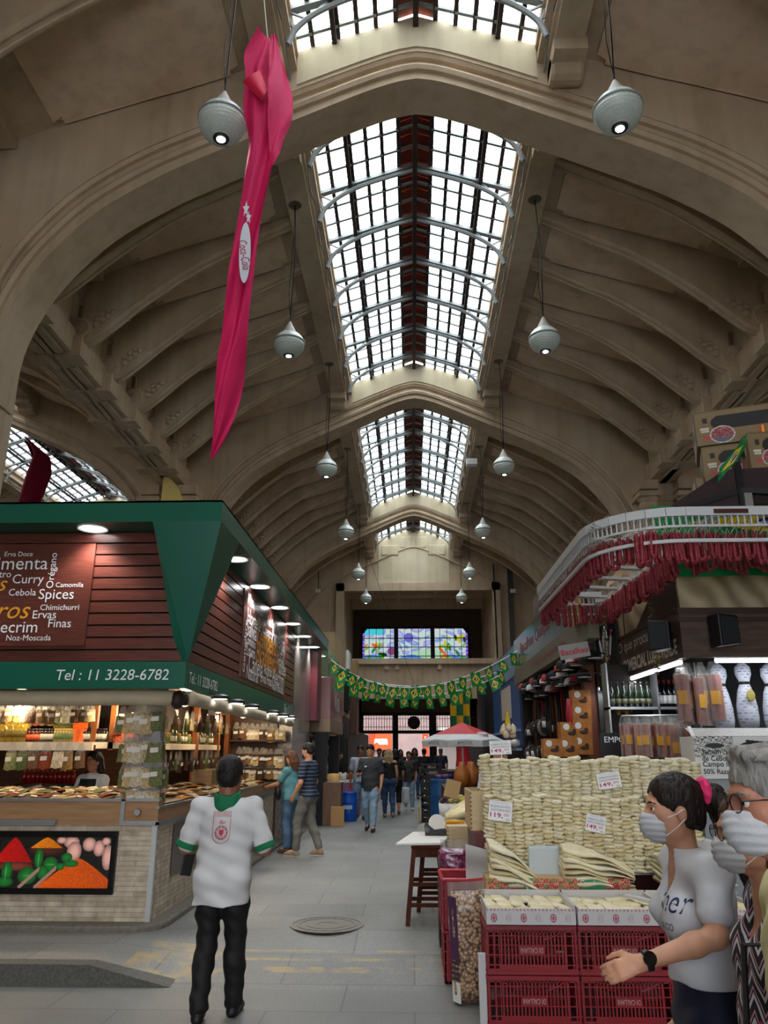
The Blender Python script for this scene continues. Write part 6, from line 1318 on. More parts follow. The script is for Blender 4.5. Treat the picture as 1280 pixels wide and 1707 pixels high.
for y in np.arange(7.4, 10.3, .55): b.bar((RX, y, RZ - .05), (2.62, y, RZ - .1), .09, .03)
for x in np.arange(2.7, 6, .8): b.bar((x, RY, RZ - .05), (x, 7.45, RZ - .1), .09, .03)
b.bar((2.2, 7.15, RZ - .1), (6.0, 7.05, RZ - .12), .09, .05)
kpart(b, 'cross_slat', RACKW)
b = MB()
for i in range(46): y = RY + .3 + i * .083; b.tube([(RX, y, RZ - .04), (RX + .3, y + .05, RZ - .14 + .02 * math.sin(i)), (RX + .55, y, RZ - .06)], .004, 4, False); b.tube([(RX + .01, y, RZ - .27), (RX + .01, y + .04, RZ - .05)], .004, 4, False)
for i in range(40): x = 2.4 + i * .09; b.tube([(x, RY, RZ - .27), (x + .05, RY, RZ - .05)], .004, 4, False); b.tube([(x, RY, RZ - .05), (x, RY + .4, RZ - .12), (x, RY + .8, RZ - .08)], .004, 4, False)
kpart(b, 'wire_mesh', mat('thin_wire', '9c9c9a', .4, .6))
b = MB(); b.box(2.68, 2.98, RY - .032, RY - .026, RZ - .045, RZ - .005); kpart(b, 'label_strip', mat('dark_red_label', '4a2222', .4))
# sausages in loops
SAUS = mat('red_cured_sausage', '7e1526', .38, col2='98303a', scale=34, bump=.5, bscale=60, spec=.5)
def sausage_mesh(seed):
    rg = random.Random(seed); L = rg.uniform(.28, .35); w = rg.uniform(.021, .027); b = MB()
    pts = [(-w, 0, 0), (-w * 1.05, 0, -L * .3), (-w * 1.08, rg.uniform(-.01, .01), -L * .65)] + [(-w * 1.08 * math.cos(t), rg.uniform(-.004, .004), -L * .72 - w * 1.1 * math.sin(t)) for t in np.linspace(0.2, PI - .2, 5)] + [(w * 1.08, rg.uniform(-.01, .01), -L * .65), (w * 1.05, 0, -L * .3), (w * .9, 0, -.01)]
    P = interp([(p[0], p[1], p[2]) for p in pts], 3); n = len(P)
    b.tube(P, [.0195 * (1 + .1 * math.sin(i * 1.9 + seed)) * (.6 if i in (0, n - 1) else 1) for i in range(n)], 7)
    return b.mesh('sausage_loop', SAUS, True)
SM = [sausage_mesh(i) for i in range(5)]
STRING = mat('pale_string', 'cfc4b4', .7)
_h = MB(); _h.tube([(0, 0, .12), (.006, 0, .05), (-.034, 0, 0)], .003, 4); _h.tube([(.006, 0, .05), (.034, 0, 0)], .003, 4); HOOK = _h.mesh('string', STRING)
def sausage(x, y, z, rz, lab, grp):
    o = link_mesh('sausage_loop', SM[R.randrange(5)]); o.location = (x, y, z); o.rotation_euler = (R.uniform(-.06, .06), R.uniform(-.05, .05), rz + R.uniform(-.45, .45)); tag(o, lab, 'sausage', grp); s = link_mesh('string', HOOK, o)
zS = 3.62
for i in range(34): sausage(2.03 + i * .066, 6.68 + R.uniform(-.02, .02), zS + R.uniform(-.02, .012), 0.25, 'red cured sausage loop hanging in the front row of the rack', 'sausages in the front row')
for i in range(28): sausage(2.7 + i * .068, 7.4 + R.uniform(-.02, .02), zS + .08 + R.uniform(-.03, .01), 0.25, 'red cured sausage loop in second row behind the front row', 'sausages in the second row')
for i in range(12): t = (i + .5) / 12 * PI / 2; sausage(RX + .1 + .6 - .6 * math.sin(t), RY + .08 + .6 - .6 * math.cos(t), zS + R.uniform(-.02, .01), .3, 'red cured sausage loop hanging round the rounded rack corner', 'sausages at the rack corner')
for i in range(48): sausage(RX + .08 + R.uniform(-.015, .015), RY + .7 + i * .062, zS + .02 + R.uniform(-.03, .01), .25, 'red cured sausage loop hanging along the aisle edge of rack', 'sausages along the aisle edge')
for i in range(46): sausage(2.58 + R.uniform(-.015, .015), RY + .85 + i * .063, zS + .02 + R.uniform(-.03, .01), .25, 'red cured sausage loop hanging along the deli side of rack', 'sausages along the deli side')
for i in range(12): sausage(RX + .15 + i * .07, 10.3 + R.uniform(-.03, .03), zS + .02 + R.uniform(-.03, .01), 1.2, 'red cured sausage loop hanging across the far end of rack', 'sausages across the far end')
# vines of dry leaves
def garland(pts, n, lab):
    root = empty('leaf_garland', pts[0], lab, 'garland'); P0 = Vector(pts[0]); q = MB(); q.tube([Vector(p) - P0 for p in pts], .006, 5); q.build('stem', mat('brown_stem', '4a3a22', .7), root)
    q = MB()
    for i in range(n):
        t = i / n * (len(pts) - 1); k = int(t); p = Vector(pts[k]).lerp(Vector(pts[k + 1]), t - k) - P0; a = R.uniform(0, 6.3); s = R.uniform(.03, .06); d = Vector((math.cos(a) * s, math.sin(a) * s, R.uniform(-.04, .02))); e = Vector((-math.sin(a), math.cos(a), R.uniform(-.5, .5))) * s * .5
        q.add([p, p + d * .5 + e, p + d, p + d * .5 - e], [(0, 1, 2, 3)])
    l = q.build('leaves', mat('dry_yellow_leaves', '8a7a3a', .6, col2='5a5a2a', scale=25), root); return root
garland([(2.5, 9.9, 3.55), (2.48, 10.0, 3.0), (2.5, 10.02, 2.6), (2.49, 10.05, 2.1)], 110, 'garland of dry yellow leaves beside the black deli board'); garland([(DX - .08, 8.55, 3.5), (DX - .1, 8.55, 3.1), (DX - .09, 8.5, 2.75), (DX - .1, 8.52, 2.55)], 80, 'garland of dry leaves hanging over the lettered deli fascia')
# ham boxes and a dark frame on the deli roof
def hambox(u, v):
    c = np.zeros(u.shape + (3,)); c[:] = (.50, .41, .27); n = np.sin(u * 90 + 5 * np.sin(v * 30)) * np.sin(v * 70 + 4 * np.sin(u * 50))
    m = (u > .2) & (u < .78) & (abs(v - .62) < .2) ; m2 = ((u - .24) / .09) ** 2 + ((v - .62) / .2) ** 2 < 1; c[m | m2] = (.06, .045, .04)
    d = ((u - .25) / .12) ** 2 + ((v - .27) / .25) ** 2; c[d < 1] = (.85, .8, .78); k = (d < .82) & (v > .18); c[k] = (.52, .2, .22); c[k & (n > .35)] = (.75, .5, .5); c[(d < .82) & (v <= .18)] = (.35, .38, .45)
    d = ((u - .86) / .13) ** 2 + ((v - .72) / .3) ** 2; c[d < 1] = (.85, .82, .78); c[d < .85] = (.55, .5, .42); c[(d < .6) & (abs(np.sin(u * 70)) > .6)] = (.85, .82, .78)
    c[(u > .04) & (u < .13) & (abs(v - .47) < .035)] = (.8, .78, .72); c[(u > .05) & (u < .13) & (abs(v - .4) < .02)] = (.8, .78, .72); c[(u > .07) & (u < .12) & (abs(v - .72) < .07)] = (.12, .1, .08); c[((u - .1) / .04) ** 2 + ((v - .2) / .06) ** 2 < 1] = (.7, .25, .22)
    m = (u > .6) & (u < .66) & (v > .1) & (v < .4); c[m] = (.75, .2, .12); c[m & (abs(u - .63) < .012)] = (.9, .7, .2); c[v > .96] = (.42, .34, .22); return c
HP = vcmat('ham_box_print', .6); KRAFT = mat('kraft_carton', '7d6845', .7)
def ham_box(x, y, z, rz, w, d, lab):
    root = empty('ham_box', (x, y, z), lab, 'box', None, rz); h = .36; b = MB(); b.box(0, w, .002, d, 0, h); b.box(.05, w - .1, .05, d - .05, h, h + .015); b.build('carton', KRAFT, root, bevel=.006)
    picture('front_print', hambox, 130, 60, (0.005, -.002, 0), (w, 0, 0), (0, 0, h), HP, root); picture('end_print', hambox, 130, 60, (-.004, d, 0), (0, -d + .06, 0), (0, 0, h), HP, root); return root
ham_box(2.86, 7.2, 4.64, -.33, .95, .62, 'brown ham carton topping the stack on the deli roof'); ham_box(2.89, 7.2, 4.27, -.33, .95, .62, 'brown ham carton second from top of the deli roof stack'); ham_box(2.84, 7.3, 3.99, -.25, .9, .6, 'brown ham carton lowest in the stack behind the dark frame'); ham_box(3.2, 6.86, 4.28, -.1, .8, .25, 'brown ham carton in front of the stack beside the small flag')
df_ = empty('roof_barrier', (3.0, 6.82, 3.9), 'dark maroon panelled black frame on the deli roof before the ham cartons', 'frame')
m_ = MB(); m_.add([(-.55, .35, -.02), (.02, 0, -.02), (.02, 0, .36), (-.1, .06, .33), (-.55, .35, .06)], [(0, 1, 2, 3, 4)]); m_.add([(.06, 0, .02), (1.4, -.1, .0), (1.4, -.1, .36), (.06, 0, .36)], [(0, 1, 2, 3)]); pm = m_.build('panel', mat('maroon_cloth_panel', '2c171a', .7), df_); pm.modifiers.new('depth', 'SOLIDIFY').thickness = .02
m_ = MB(); m_.bar((-.6, .36, .0), (.04, -.02, .14), .05); m_.bar((.04, -.02, .14), (1.2, -.2, .0), .05); m_.bar((.04, -.01, -.04), (.04, -.01, .42), .06); m_.bar((.9, -.14, .0), (1.3, -.14, .14), .03); m_.build('bar', BLACK, df_)
m_ = MB(); m_.bar((.08, -.04, -.04), (.08, -.04, .1), .07); m_.build('clamp', STEEL, df_)
def flag_mat():
    m = bpy.data.materials.new('brazil_flag_cloth'); m.use_nodes = True; nt = m.node_tree; a = nt.nodes.new('ShaderNodeVertexColor'); a.layer_name = 'print'; b = nt.nodes['Principled BSDF']; nt.links.new(a.outputs['Color'], b.inputs['Base Color']); b.inputs['Roughness'].default_value = .6
    tr = nt.nodes.new('ShaderNodeBsdfTranslucent'); nt.links.new(a.outputs['Color'], tr.inputs['Color']); mx = nt.nodes.new('ShaderNodeMixShader'); mx.inputs[0].default_value = .35; o = nt.nodes['Material Output']; nt.links.new(b.outputs[0], mx.inputs[1]); nt.links.new(tr.outputs[0], mx.inputs[2]); nt.links.new(mx.outputs[0], o.inputs['Surface']); return m
FLAG = flag_mat()
def brazil(u, v):
    c = np.zeros(u.shape + (3,)); c[:] = (.0, .52, .26); c[abs(u - .5) / .38 + abs(v - .5) / .37 < 1] = (.95, .82, .1); d = ((u - .5) / .14) ** 2 + ((v - .5) / .2) ** 2; c[d < 1] = (.05, .12, .42); c[(d < 1) & (abs(v - .52 - .25 * (u - .5)) < .04)] = (.9, .9, .9); return c
fo = picture('brazil_flag', brazil, 120, 60, (0, 0, 0), (2.3, 0, 0), (0, 0, .62), FLAG); 
for v in fo.data.vertices: v.co.y = .03 * math.sin(v.co.x * 7) * (1 - v.co.z / .95)
put(fo, (2.62, 7.62, 3.42)); tag(fo, 'large brazil flag draped behind the sausages on the deli front', 'flag')
fo = picture('brazil_flag', brazil, 120, 60, (0, 0, 0), (2.6, 0, 0), (0, .1, .37), FLAG); put(fo, (2.3, 6.98, 3.62)); tag(fo, 'wide brazil flag lying along the top of white rack', 'flag')
for v in fo.data.vertices: v.co.y += .02 * math.sin(v.co.x * 8)
fo = picture('brazil_flag', brazil, 40, 30, (0, 0, 0), (.3, 0, .34), (.05, 0, .16), FLAG)
for v in fo.data.vertices: v.co.y = .03 * math.sin(v.co.x * 25)
p = atY(1196, 806, 6.7); put(fo, tuple(p)); tag(fo, 'small brazil flag on a stick in front of the ham cartons', 'flag')
# ================================================================== RIGHT: leather and gift shop beyond the deli
SX2 = 2.4
gs = empty('shop_sign', (SX2, 10.4, 3.2), 'long glassy grey shop fascia with faded red lettering', 'sign')
m_ = MB(); m_.box(0, .08, 0, 7.8, .34, 1.0); m_.build('panel', mat('grey_glass_sign', '6e7672', .15, spec=.7), gs); m_ = MB(); m_.box(-.02, .12, 0, 7.8, 0, .32); m_.build('lower_edge', mat('stone_grey_edge', '77705f', .6), gs)
FADED = mat('faded_red_print', 'a84a44', .5)
fit('Bacalhau Queijos Vinhos', 5.4, FADED, (-.005, 4, .66), WEST, gs, height=.3); fit('Bacalhau e Importados', 3.6, FADED, (-.025, 3.4, .16), WEST, gs, height=.13)
bs = empty('hanging_sign', (2.16, 10.35, 3.02), 'small grey sign reading Bacalhau in red at the shop corner', 'sign'); m_ = MB(); m_.box(-.2, .2, 0, .03, -.09, .1); m_.build('panel', mat('light_grey_sign', '9a9896', .4), bs); fit('Bacalhau', .36, mat('red_print', 'c02a28', .5), (0, -.004, 0), FRONT, bs, bold=.02); bs.rotation_euler = (0, -.16, 0)
m_ = MB(); m_.tube([(.2, .01, -.05), (.45, .2, -.08)], .012, 6); m_.build('bracket_arm', BLACK, bs)
gp2 = MB(); gp2.box(2.33, 2.36, 10.5, 11.2, 3.45, 4.0); tag(gp2.build('gold_panel', mat('gold_print', 'a5843a', .3), None, bevel=.02), 'gold drink poster at the near end of the grey fascia', 'poster')
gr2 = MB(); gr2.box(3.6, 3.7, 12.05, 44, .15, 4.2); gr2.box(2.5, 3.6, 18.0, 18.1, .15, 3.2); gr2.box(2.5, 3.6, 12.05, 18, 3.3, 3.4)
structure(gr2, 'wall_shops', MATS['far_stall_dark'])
gw = MB(); gw.box(2.62, 3.2, 12.2, 17.8, .15, .95); tag(gw.build('shop_counter', DARKWOOD), 'dark wooden counter of the leather shop', 'counter')
def hang(name, mesh_fn, n, y0, y1, z0, x, lab, grp, cat, cols, jit=.05):
    ms = [mesh_fn(i) for i in range(min(n, len(cols)))]
    for i in range(n):
        o = link_mesh(name, ms[i % len(ms)]); o.location = (x + R.uniform(-jit, jit), lerp(y0, y1, (i + .5) / n), z0 + R.uniform(-.08, .04)); o.rotation_euler = (0, 0, R.uniform(-.6, .6)); tag(o, lab, cat, grp)
def cap_mesh(i):
    b = MB(); b.mi = 0; b.lathe([(.1, 0), (.1, .05), (.08, .1), (.04, .125), (0, .13)], n=14); b.mi = 1; b.prism([(-.09, -.04), (-.07, -.15), (0, -.19), (.07, -.15), (.09, -.04)], -.005, .008, 'z')
    c = [('161616', 'c9c9c9'), ('161616', '1a1a1a'), ('a83a3a', '161616'), ('cfcfcf', '8c1c1c'), ('1a1a1e', 'd8d8d8')][i]
    return b.mesh('cap', [mat('cap_' + c[0], c[0], .7), mat('cap_' + c[1], c[1], .7)], 40)
hang('cap', cap_mesh, 24, 10.7, 17.6, 3.0, 2.45, 'black, white or red cap hung in the row under grey fascia', 'caps under the grey fascia', 'cap', range(5), .06)
hang('cap', cap_mesh, 16, 11.4, 17.0, 2.82, 2.55, 'black, white or red cap hung in the lower row under grey fascia', 'caps in the lower row', 'cap', range(5), .06)
def strap_mesh(i):
    b = MB(); c = ['7a4426', '5c3420', '1a1f1c', '20302a', '8c1a24', '22221f'][i]
    for k in range(7): x = -.08 + .027 * k; L = R.uniform(.9, 1.2); b.tube([(x, 0, 0), (x + R.uniform(-.02, .02), R.uniform(-.03, .03), -L * .5), (x + R.uniform(-.03, .03), R.uniform(-.04, .04), -L)], .014, 5)
    return b.mesh('leather_strap', mat('strap_' + c, c, .5, var=.3, scale=12), True)
hang('leather_strap', strap_mesh, 14, 12.2, 16.8, 2.75, 2.62, 'bunch of brown or black leather straps hanging in the shop', 'leather straps in the shop', 'strap', range(6))
def pouch_mesh(i):
    b = MB(); c = ['1a1a1a', '3a3230', '8d8a86'][i]; b.ball((0, 0, -.16), (.12, .07, .16), 12, 8); b.tube([(-.03, 0, -.02), (0, 0, .1), (.03, 0, -.02)], .01, 5); b.mi = 1; b.box(-.05, .05, -.085, -.07, -.2, -.08)
    return b.mesh('leather_pouch', [mat('pouch_' + c, c, .5), LABELW], True)
hang('leather_pouch', pouch_mesh, 12, 14.8, 17.8, 2.35, 2.55, 'dark pouch with white tag hanging at far end of the leather shop', 'tagged pouches in the shop', 'pouch', range(3)); hang('leather_pouch', pouch_mesh, 12, 14.8, 17.8, 1.9, 2.55, 'dark pouch with white tag in the lower hanging row', 'tagged pouches, lower row', 'pouch', range(3))
ORANGE = mat('orange_carton', 'b8762c', .5, col2='9a5c1e', scale=9)
def make_obox():
    root = empty('orange_box', (0, 0, 0), 'orange', 'box', 'orange printed boxes'); b = MB(); b.box(-.15, .15, -.11, .11, 0, .27); b.build('carton', ORANGE, root, bevel=.004); b = MB(); b.lathe([(0, -.114), (.05, -.114), (.05, -.111), (0, -.111)], (-.06, 0, .2), 16, 'y'); b.build('round_logo', LABELW, root); b = MB(); b.ball((.02, -.111, .1), (.07, .004, .03), 12, 6); b.ball((.06, -.111, .14), (.03, .004, .03), 10, 6); b.build('dark_print', mat('brown_print', '3a2014', .5), root); return root
obox = Kind(make_obox)
def ob(px, py, lab): p = atY(px, py, 11.9); obox((p.x, 11.95, p.z), R.uniform(-.06, .06), lab, 'orange printed boxes by the red brown post', .95)
for (px, py) in ((969, 1180), (970, 1206), (971, 1232)): ob(px, py, 'orange printed box in the column of boxes beside the post')
ob(950, 1234, 'orange printed box standing beside the column of boxes')
for (px, py) in ((922, 1262), (948, 1262), (972, 1258)): ob(px, py, 'orange printed box in the bottom row beside the post')
obt = MB(); p = atY(947, 1263, 11.9); obt.box(p.x - .4, p.x + .3, 11.7, 11.82, .15, p.z - .0); tag(obt.build('box_stand', DARKWOOD), 'dark stand under the orange printed boxes', 'stand')
rdb = MB(); rdb.tube([(0, 0, 0), (-.02, 0, -.25), (.0, 0, -.5)], [.05, .06, .05], 10); o = rdb.build('red_strap', mat('bright_red_cloth', 'a8182c', .5), None, True); p = atY(950, 1165, 11.9); put(o, tuple(p)); tag(o, 'bright red cloth hanging beside the orange boxes', 'cloth')
# blue shop and banners further on
bl = empty('blue_stall', (2.5, 18.4, .15), 'blue fronted stall with shelves beyond the leather shop', 'stall')
BLUE = mat('blue_stall_paint', '24508a', .45); m_ = MB(); m_.box(0, .1, 0, 6, 1.7, 4.1); m_.build('wall', BLUE, bl); m_ = MB(); m_.box(-.12, .0, 0, 6, 2.05, 2.1); m_.box(-.12, 0, 0, 6, 1.62, 1.68); m_.build('shelf', mat('pale_blue_shelf', '8fa6c0', .5), bl); m_ = MB(); m_.box(-.02, 0, 1.6, 3.6, 2.4, 3.2); m_.build('poster', mat('pale_poster', 'cfc4b0', .5), bl)
m_ = MB(); m_.box(-.02, .0, .2, 5.9, 3.35, 4.05); m_.build('sign_panel', mat('pale_blue_panel', '7c93ae', .4), bl)
for i in range(7): q = MB(); q.ball((0, 0, .1), (.14, .2, .1), 10, 6); o = q.build('cloth_bundle', mat('bundle_%d' % (i % 3), ('d9d6d0', '4a5f9a', 'b9b2a6')[i % 3], .7), None, True); put(o, (2.42, 18.8 + i * .7, 1.83)); tag(o, 'folded cloth bundle on the blue stall shelf', 'cloth', 'cloth bundles on the blue stall')
building('black_banner', [(2.2, 2.3, 25.2, 26.6, 1.9, 4.0)], BLACK, 'tall black hanging panel beyond the blue stall', 'banner'); building('printed_banner', [(1.75, 1.8, 26, 27.4, 1.9, 3.9)], mat('green_red_banner', '6a6a2c', .5, col2='8a3a22', scale=2), 'tall green and red printed banner near the street doors', 'banner')
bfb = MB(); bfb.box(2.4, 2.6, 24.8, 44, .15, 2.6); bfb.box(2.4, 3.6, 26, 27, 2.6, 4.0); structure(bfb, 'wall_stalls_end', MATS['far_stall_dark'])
def checks(u, v):
    c = np.zeros(u.shape + (3,)); a = (np.floor(u * 3) + np.floor(v * 3)) % 2 == 0; c[:] = (.85, .65, .1); c[a] = (.1, .4, .25); return c
yg = picture('checked_cloth', checks, 30, 30, (0, 0, 0), (.55, 0, 0), (0, 0, .95), FLAG)
for v in yg.data.vertices: v.co.y = .06 * math.sin(v.co.x * 16)
p = atY(751, 1212, 22); put(yg, tuple(p)); tag(yg, 'yellow and green checked cloth hanging above the parasol', 'cloth')
gl_ = empty('garlic_bunch', tuple(atY(846, 1205, 9.0)), 'hanging bunch of garlic heads with yellow tie above the cod wall', 'garlic')
q = MB(); q.tube([(0, 0, .12), (0, 0, -.02)], [.01, .035], 8); q.build('tie', mat('yellow_net', 'c9a81c', .5), gl_)
for k in range(9): q = MB(); a = k * 2.4; q.lathe([(0, -.035), (.03, -.03), (.04, 0), (.03, .025), (.006, .05), (0, .06)], (.055 * math.cos(a), .05 * math.sin(a), -.06 - .035 * (k // 3)), 10); q.build('bulb', mat('garlic_skin', 'c8b79a', .5, var=.15, scale=20), gl_, True)
# ================================================================== HANGING THINGS
# globe lamps
LAMPGLASS = mat('ribbed_lamp_glass', 'd6ded6', .25, var=.1, scale=40, spec=.6)
def make_lamp():
    root = empty('globe_lamp', (0, 0, 0), 'lamp', 'lamp', 'globe lamps of the main hall')
    prof = [(0, -.25)]
    for i in range(15):
        t = -PI / 2 + .42 + i * (PI - .75) / 14; r = .31 * math.cos(t); z = .28 * math.sin(t) + .0; prof += [(r, z - .008), (r + .008, z), (r, z + .008)] if i < 9 else [(r, z)]
    prof += [(.1, .25), (0, .25)]
    b = MB(); b.lathe(prof, n=30); b.build('globe', LAMPGLASS, root, 50)
    b = MB(); b.lathe([(.31, .02), (.325, .025), (.325, .05), (.31, .06)], n=30); b.build('ring_band', mat('pale_grey_band', '8f9690', .4), root, True)
    b = MB(); b.lathe([(0, -.275), (.1, -.275), (.112, -.25), (.1, -.235), (0, -.235)], n=24); b.build('aperture_ring', BLACK, root, 40)
    b = MB(); b.lathe([(0, -.281), (.058, -.281), (.058, -.276), (0, -.276)], n=20); b.build('aperture', LAMP, root)
    b = MB(); b.lathe([(.17, .2), (.14, .27), (.03, .5), (.012, .53), (0, .53)], n=24); b.build('cone_cap', mat('lamp_cap_grey', 'b0aca4', .5), root, 40)
    return root
glamp = Kind(make_lamp)
ROWN = ['nearest', 'second', 'third', 'fourth', 'fifth', 'farthest']
CHAIN = mat('dark_chain', '2a2724', .5, .6)
for side, x, sname in ((-1, -2.44, 'left'), (1, 2.78, 'right')):
    for k, y in enumerate((8.16, 14.0, 21.25, 28.2, 35.4, 41.5)):
        o = glamp((x, y, 9.75), 0, '%s white globe lamp in the %s-hand row hanging from the vault' % (ROWN[k], sname)); light('globe_glow', 'SPOT', (0, 0, -.3), 22, (1, .96, .9), .1, (0, 0, 0), None, o, 2.6)
        top = 13.18
        c = MB(); c.tube([(0, 0, .52), (.03, 0, 1.4), (.05, .02, 2.2), (0, 0, top - 9.75)], .012, 5); c.tube([(0, 0, .6), (-.05, 0, 1.2), (-.02, .02, 2.0), (0, 0, 2.6)], .007, 5); c.build('cable', CHAIN, o)
        c = MB(); c.lathe([(0, top - 9.75 - .02), (.14, top - 9.75 - .02), (.15, top - 9.75 + .01), (0, top - 9.75 + .01)], n=20); c.build('ceiling_rose', mat('cream_rose', 'b3a88a', .6), o)
# pink banner twisting down from the eaves beam
PINK = mat('pink_banner_cloth', 'd00656', .7, var=.06, scale=2, bump=.25, bscale=9)
bn = empty('pink_banner', (-2.0, 8.0, 4.9), 'long twisted bright pink banner hanging from the vault near the camera', 'banner')
rows = [(445, 62, 22, 1.6), (437, 100, 52, 1.3), (434, 135, 46, .6), (436, 180, 62, .2), (437, 230, 46, .05), (431, 280, 44, -.05), (424, 330, 42, -.1), (413, 390, 40, 0), (404, 450, 40, .1), (397, 510, 38, .2), (391, 560, 36, .5), (385, 600, 36, .9), (381, 640, 34, 1.0), (373, 690, 28, .6), (362, 735, 14, .3), (352, 766, 2, 0)]
def strip_of(rows, y):
    cs = []
    for px, py, w, tw in rows: p = atY(px, py, y); cs.append((p.x + 2.0, p.z - 4.9, w * .0078 if False else w * (atY(px + 1, py, y).x - atY(px, py, y).x), tw))
    return cs
def drape(rows, y, n=12, sub=4, amp=.05):
    cs = strip_of(rows, y); b = MB(); I = interp(cs, sub)
    def P(u, v):
        t = v * (len(I) - 1); k = min(int(t), len(I) - 2); f = t - k; c = [lerp(I[k][j], I[k + 1][j], f) for j in range(4)]
        d = (u - .5) * c[2]; yy = amp * math.sin(u * 7 + v * 9) * min(1, c[2] * 4) + (u - .5) * .35 * math.sin(c[3]) + .05 * math.sin(u * 17 + v * 30) * .3
        return (c[0] + d, yy, c[1])
    return b.grid(P, n, len(I) * 2)
cl = drape(rows, 8.0).build('cloth', PINK, bn, True)
fold = [(458, 70, 8, 0), (463, 110, 20, .5), (470, 160, 34, 1), (470, 200, 34, .8), (462, 240, 22, .4), (458, 275, 12, 0), (452, 292, 3, 0)]
b = drape(fold, 8.12, 8, 4, .03); b.build('rear_fold', PINK, bn, True)
b = MB(); P1, P2, P3, P4 = [atY(*q, 7.9) - Vector((2.0 * -1, 8.0, 4.9)) for q in ((404, 136), (433, 117), (446, 150), (437, 170))]
b.grid(lambda u, v: (P1.lerp(P2, u)).lerp(P4.lerp(P3, u), v) + Vector((0, -.05 * math.sin(PI * u), -.1 * u * (1 - u) * 1.5)), 8, 6); b.build('top_flap', mat('pink_flap', 'd81642', .6), bn, True)
b = MB(); a0 = atY(440, 0, 8.0) - Vector((-2.0, 8, 4.9)); a1 = atY(446, 64, 8.0) - Vector((-2.0, 8, 4.9)); b.tube([a1, a0, a0 + (a0 - a1) * .4], .008, 5); b.build('cord', STRING, bn)
def on_banner(px, py, dy=-.14): q = atY(px, py, 8.0); return Vector((q.x + 2.0, dy, q.z - 4.9))
b = MB(); n_ = 28; ring = [on_banner(412 + 9.5 * math.sin(t) + 1.5 * math.cos(t), 433 - 50 * math.cos(t)) for t in np.linspace(0, 2 * PI, n_, endpoint=False)]; b.add(ring, [tuple(range(n_))]); b.add([p + Vector((0, .004, 0)) for p in ring], [tuple(range(n_))]); b.build('oval_logo', mat('pale_oval_print', 'd9d9e2', .6), bn)
p_ = on_banner(412, 437, -.146); fit('Coca-Cola', .42, mat('pink_lettering', 'b41448', .6), p_, (PI / 2, PI / 2 - .18, 0), bn, shear=.3, height=.1)
for (px, py, s) in ((414, 361, .09), (418, 375, .075)):
    b = MB(); c_ = on_banner(px, py); st = [c_ + Vector((s * (1 if i % 2 == 0 else .45) * .5 * math.sin(i * PI / 5), 0, s * (1.4 if i % 2 == 0 else .6) * math.cos(i * PI / 5))) for i in range(10)]; b.add(st, [tuple(range(10))]); b.build('star_print', MATS['pale_oval_print'], bn)
# the second pink banner, in the side hall
b2 = empty('pink_banner', (-14.2, 19.5, 6), 'dark pink banner hanging in the left side hall above the green stall', 'banner')
def at2(px, py, y=19.5): q = atY(px, py, y); return Vector((q.x + 14.2, 0, q.z - 6))
b = MB(); L_ = [at2(40, 732), at2(48, 760), at2(40, 790), at2(36, 835), at2(30, 900)]; R__ = [at2(48, 732), at2(78, 758), at2(80, 790), at2(70, 835), at2(62, 900)]
def P2_(u, v): t = v * 4; k = min(int(t), 3); f = t - k; a = L_[k].lerp(L_[k + 1], f); c = R__[k].lerp(R__[k + 1], f); q = a.lerp(c, u); q.y += .25 * math.sin(u * 6 + v * 5); return q
b.grid(P2_, 12, 24); b.build('cloth', mat('deep_pink_cloth', '96093a', .6, var=.15, scale=2), b2, True)
b = MB(); b.tube([at2(44, 733), at2(40, 690)], .01, 5); b.build('cord', STRING, b2)
# louvred vent wall and side hall arch with sunlight put into its yellow
yl = MB()
ya_ = interp([(q.x, q.z) for q in (atY(*p, 22.4) for p in ((273, 795), (284, 798), (293, 811), (298, 832), (300, 870)))], 4); xl = ya_[0][0] - .02
yl.strip([(xl, z) for x, z in ya_], ya_, 22.4, 22.9); tag(yl.build('arch_panel', mat('yellow_arch_sunlit', 'f2dc86', .5)), 'sunlit-toned yellow curved panel beside the left pillar', 'panel')
lv = MB()
for z in np.arange(12.2, 13.4, .12): lv.bar((NAVE[1] - 2.2, 12.4, z), (NAVE[1] - 2.2, 23.5, z), .1, .03)
structure(lv, trim(), mat('grey_louvre', '6f7474', .5))
# bunting of small flags across the aisle
FLAGM = []
for k in range(4):
    o_ = picture('bunting_flag', lambda u, v: brazil(v, u), 20, 28, (-.1, 0, -.29), (.2, 0, 0), (0, 0, .29), FLAG); me = o_.data
    for v in me.vertices: t = -v.co.z / .29; v.co.y = (.03 * math.sin(v.co.x * 14 + k * 1.7) + .05 * (k - 1.5) * t * .6); v.co.x *= (1 - .12 * t * (k % 2)); v.co.z += .02 * math.sin(v.co.x * 11 + k)
    bpy.data.objects.remove(o_); FLAGM.append(me)
def bunting(a, m, b, n, lab, y=17.6, sk=()):
    A, M_, B = Vector(a), Vector(m), Vector(b); C = 2 * M_ - (A + B) / 2
    cv = lambda t: A * (1 - t) ** 2 + C * 2 * t * (1 - t) + B * t * t
    s = MB(); s.tube([cv(t) for t in np.linspace(0, 1, 40)], .012, 5); tag(s.build('bunting_string', WHITE), 'white %s bunting string across the aisle' % lab, 'string')
    for i in range(n):
        t = (i + .5) / n; p = cv(t); o = link_mesh('bunting_flag', FLAGM[R.randrange(4)]); o.location = p; o.rotation_euler = (R.uniform(-.25, .25), R.uniform(-.2, .2) + .35 * (1 - 2 * t), R.uniform(-.55, .55)); o.scale = [R.uniform(.85, 1.1)] * 3; tag(o, 'small brazil flag on the %s bunting string' % lab, 'flag', 'flags on the %s bunting string' % lab)
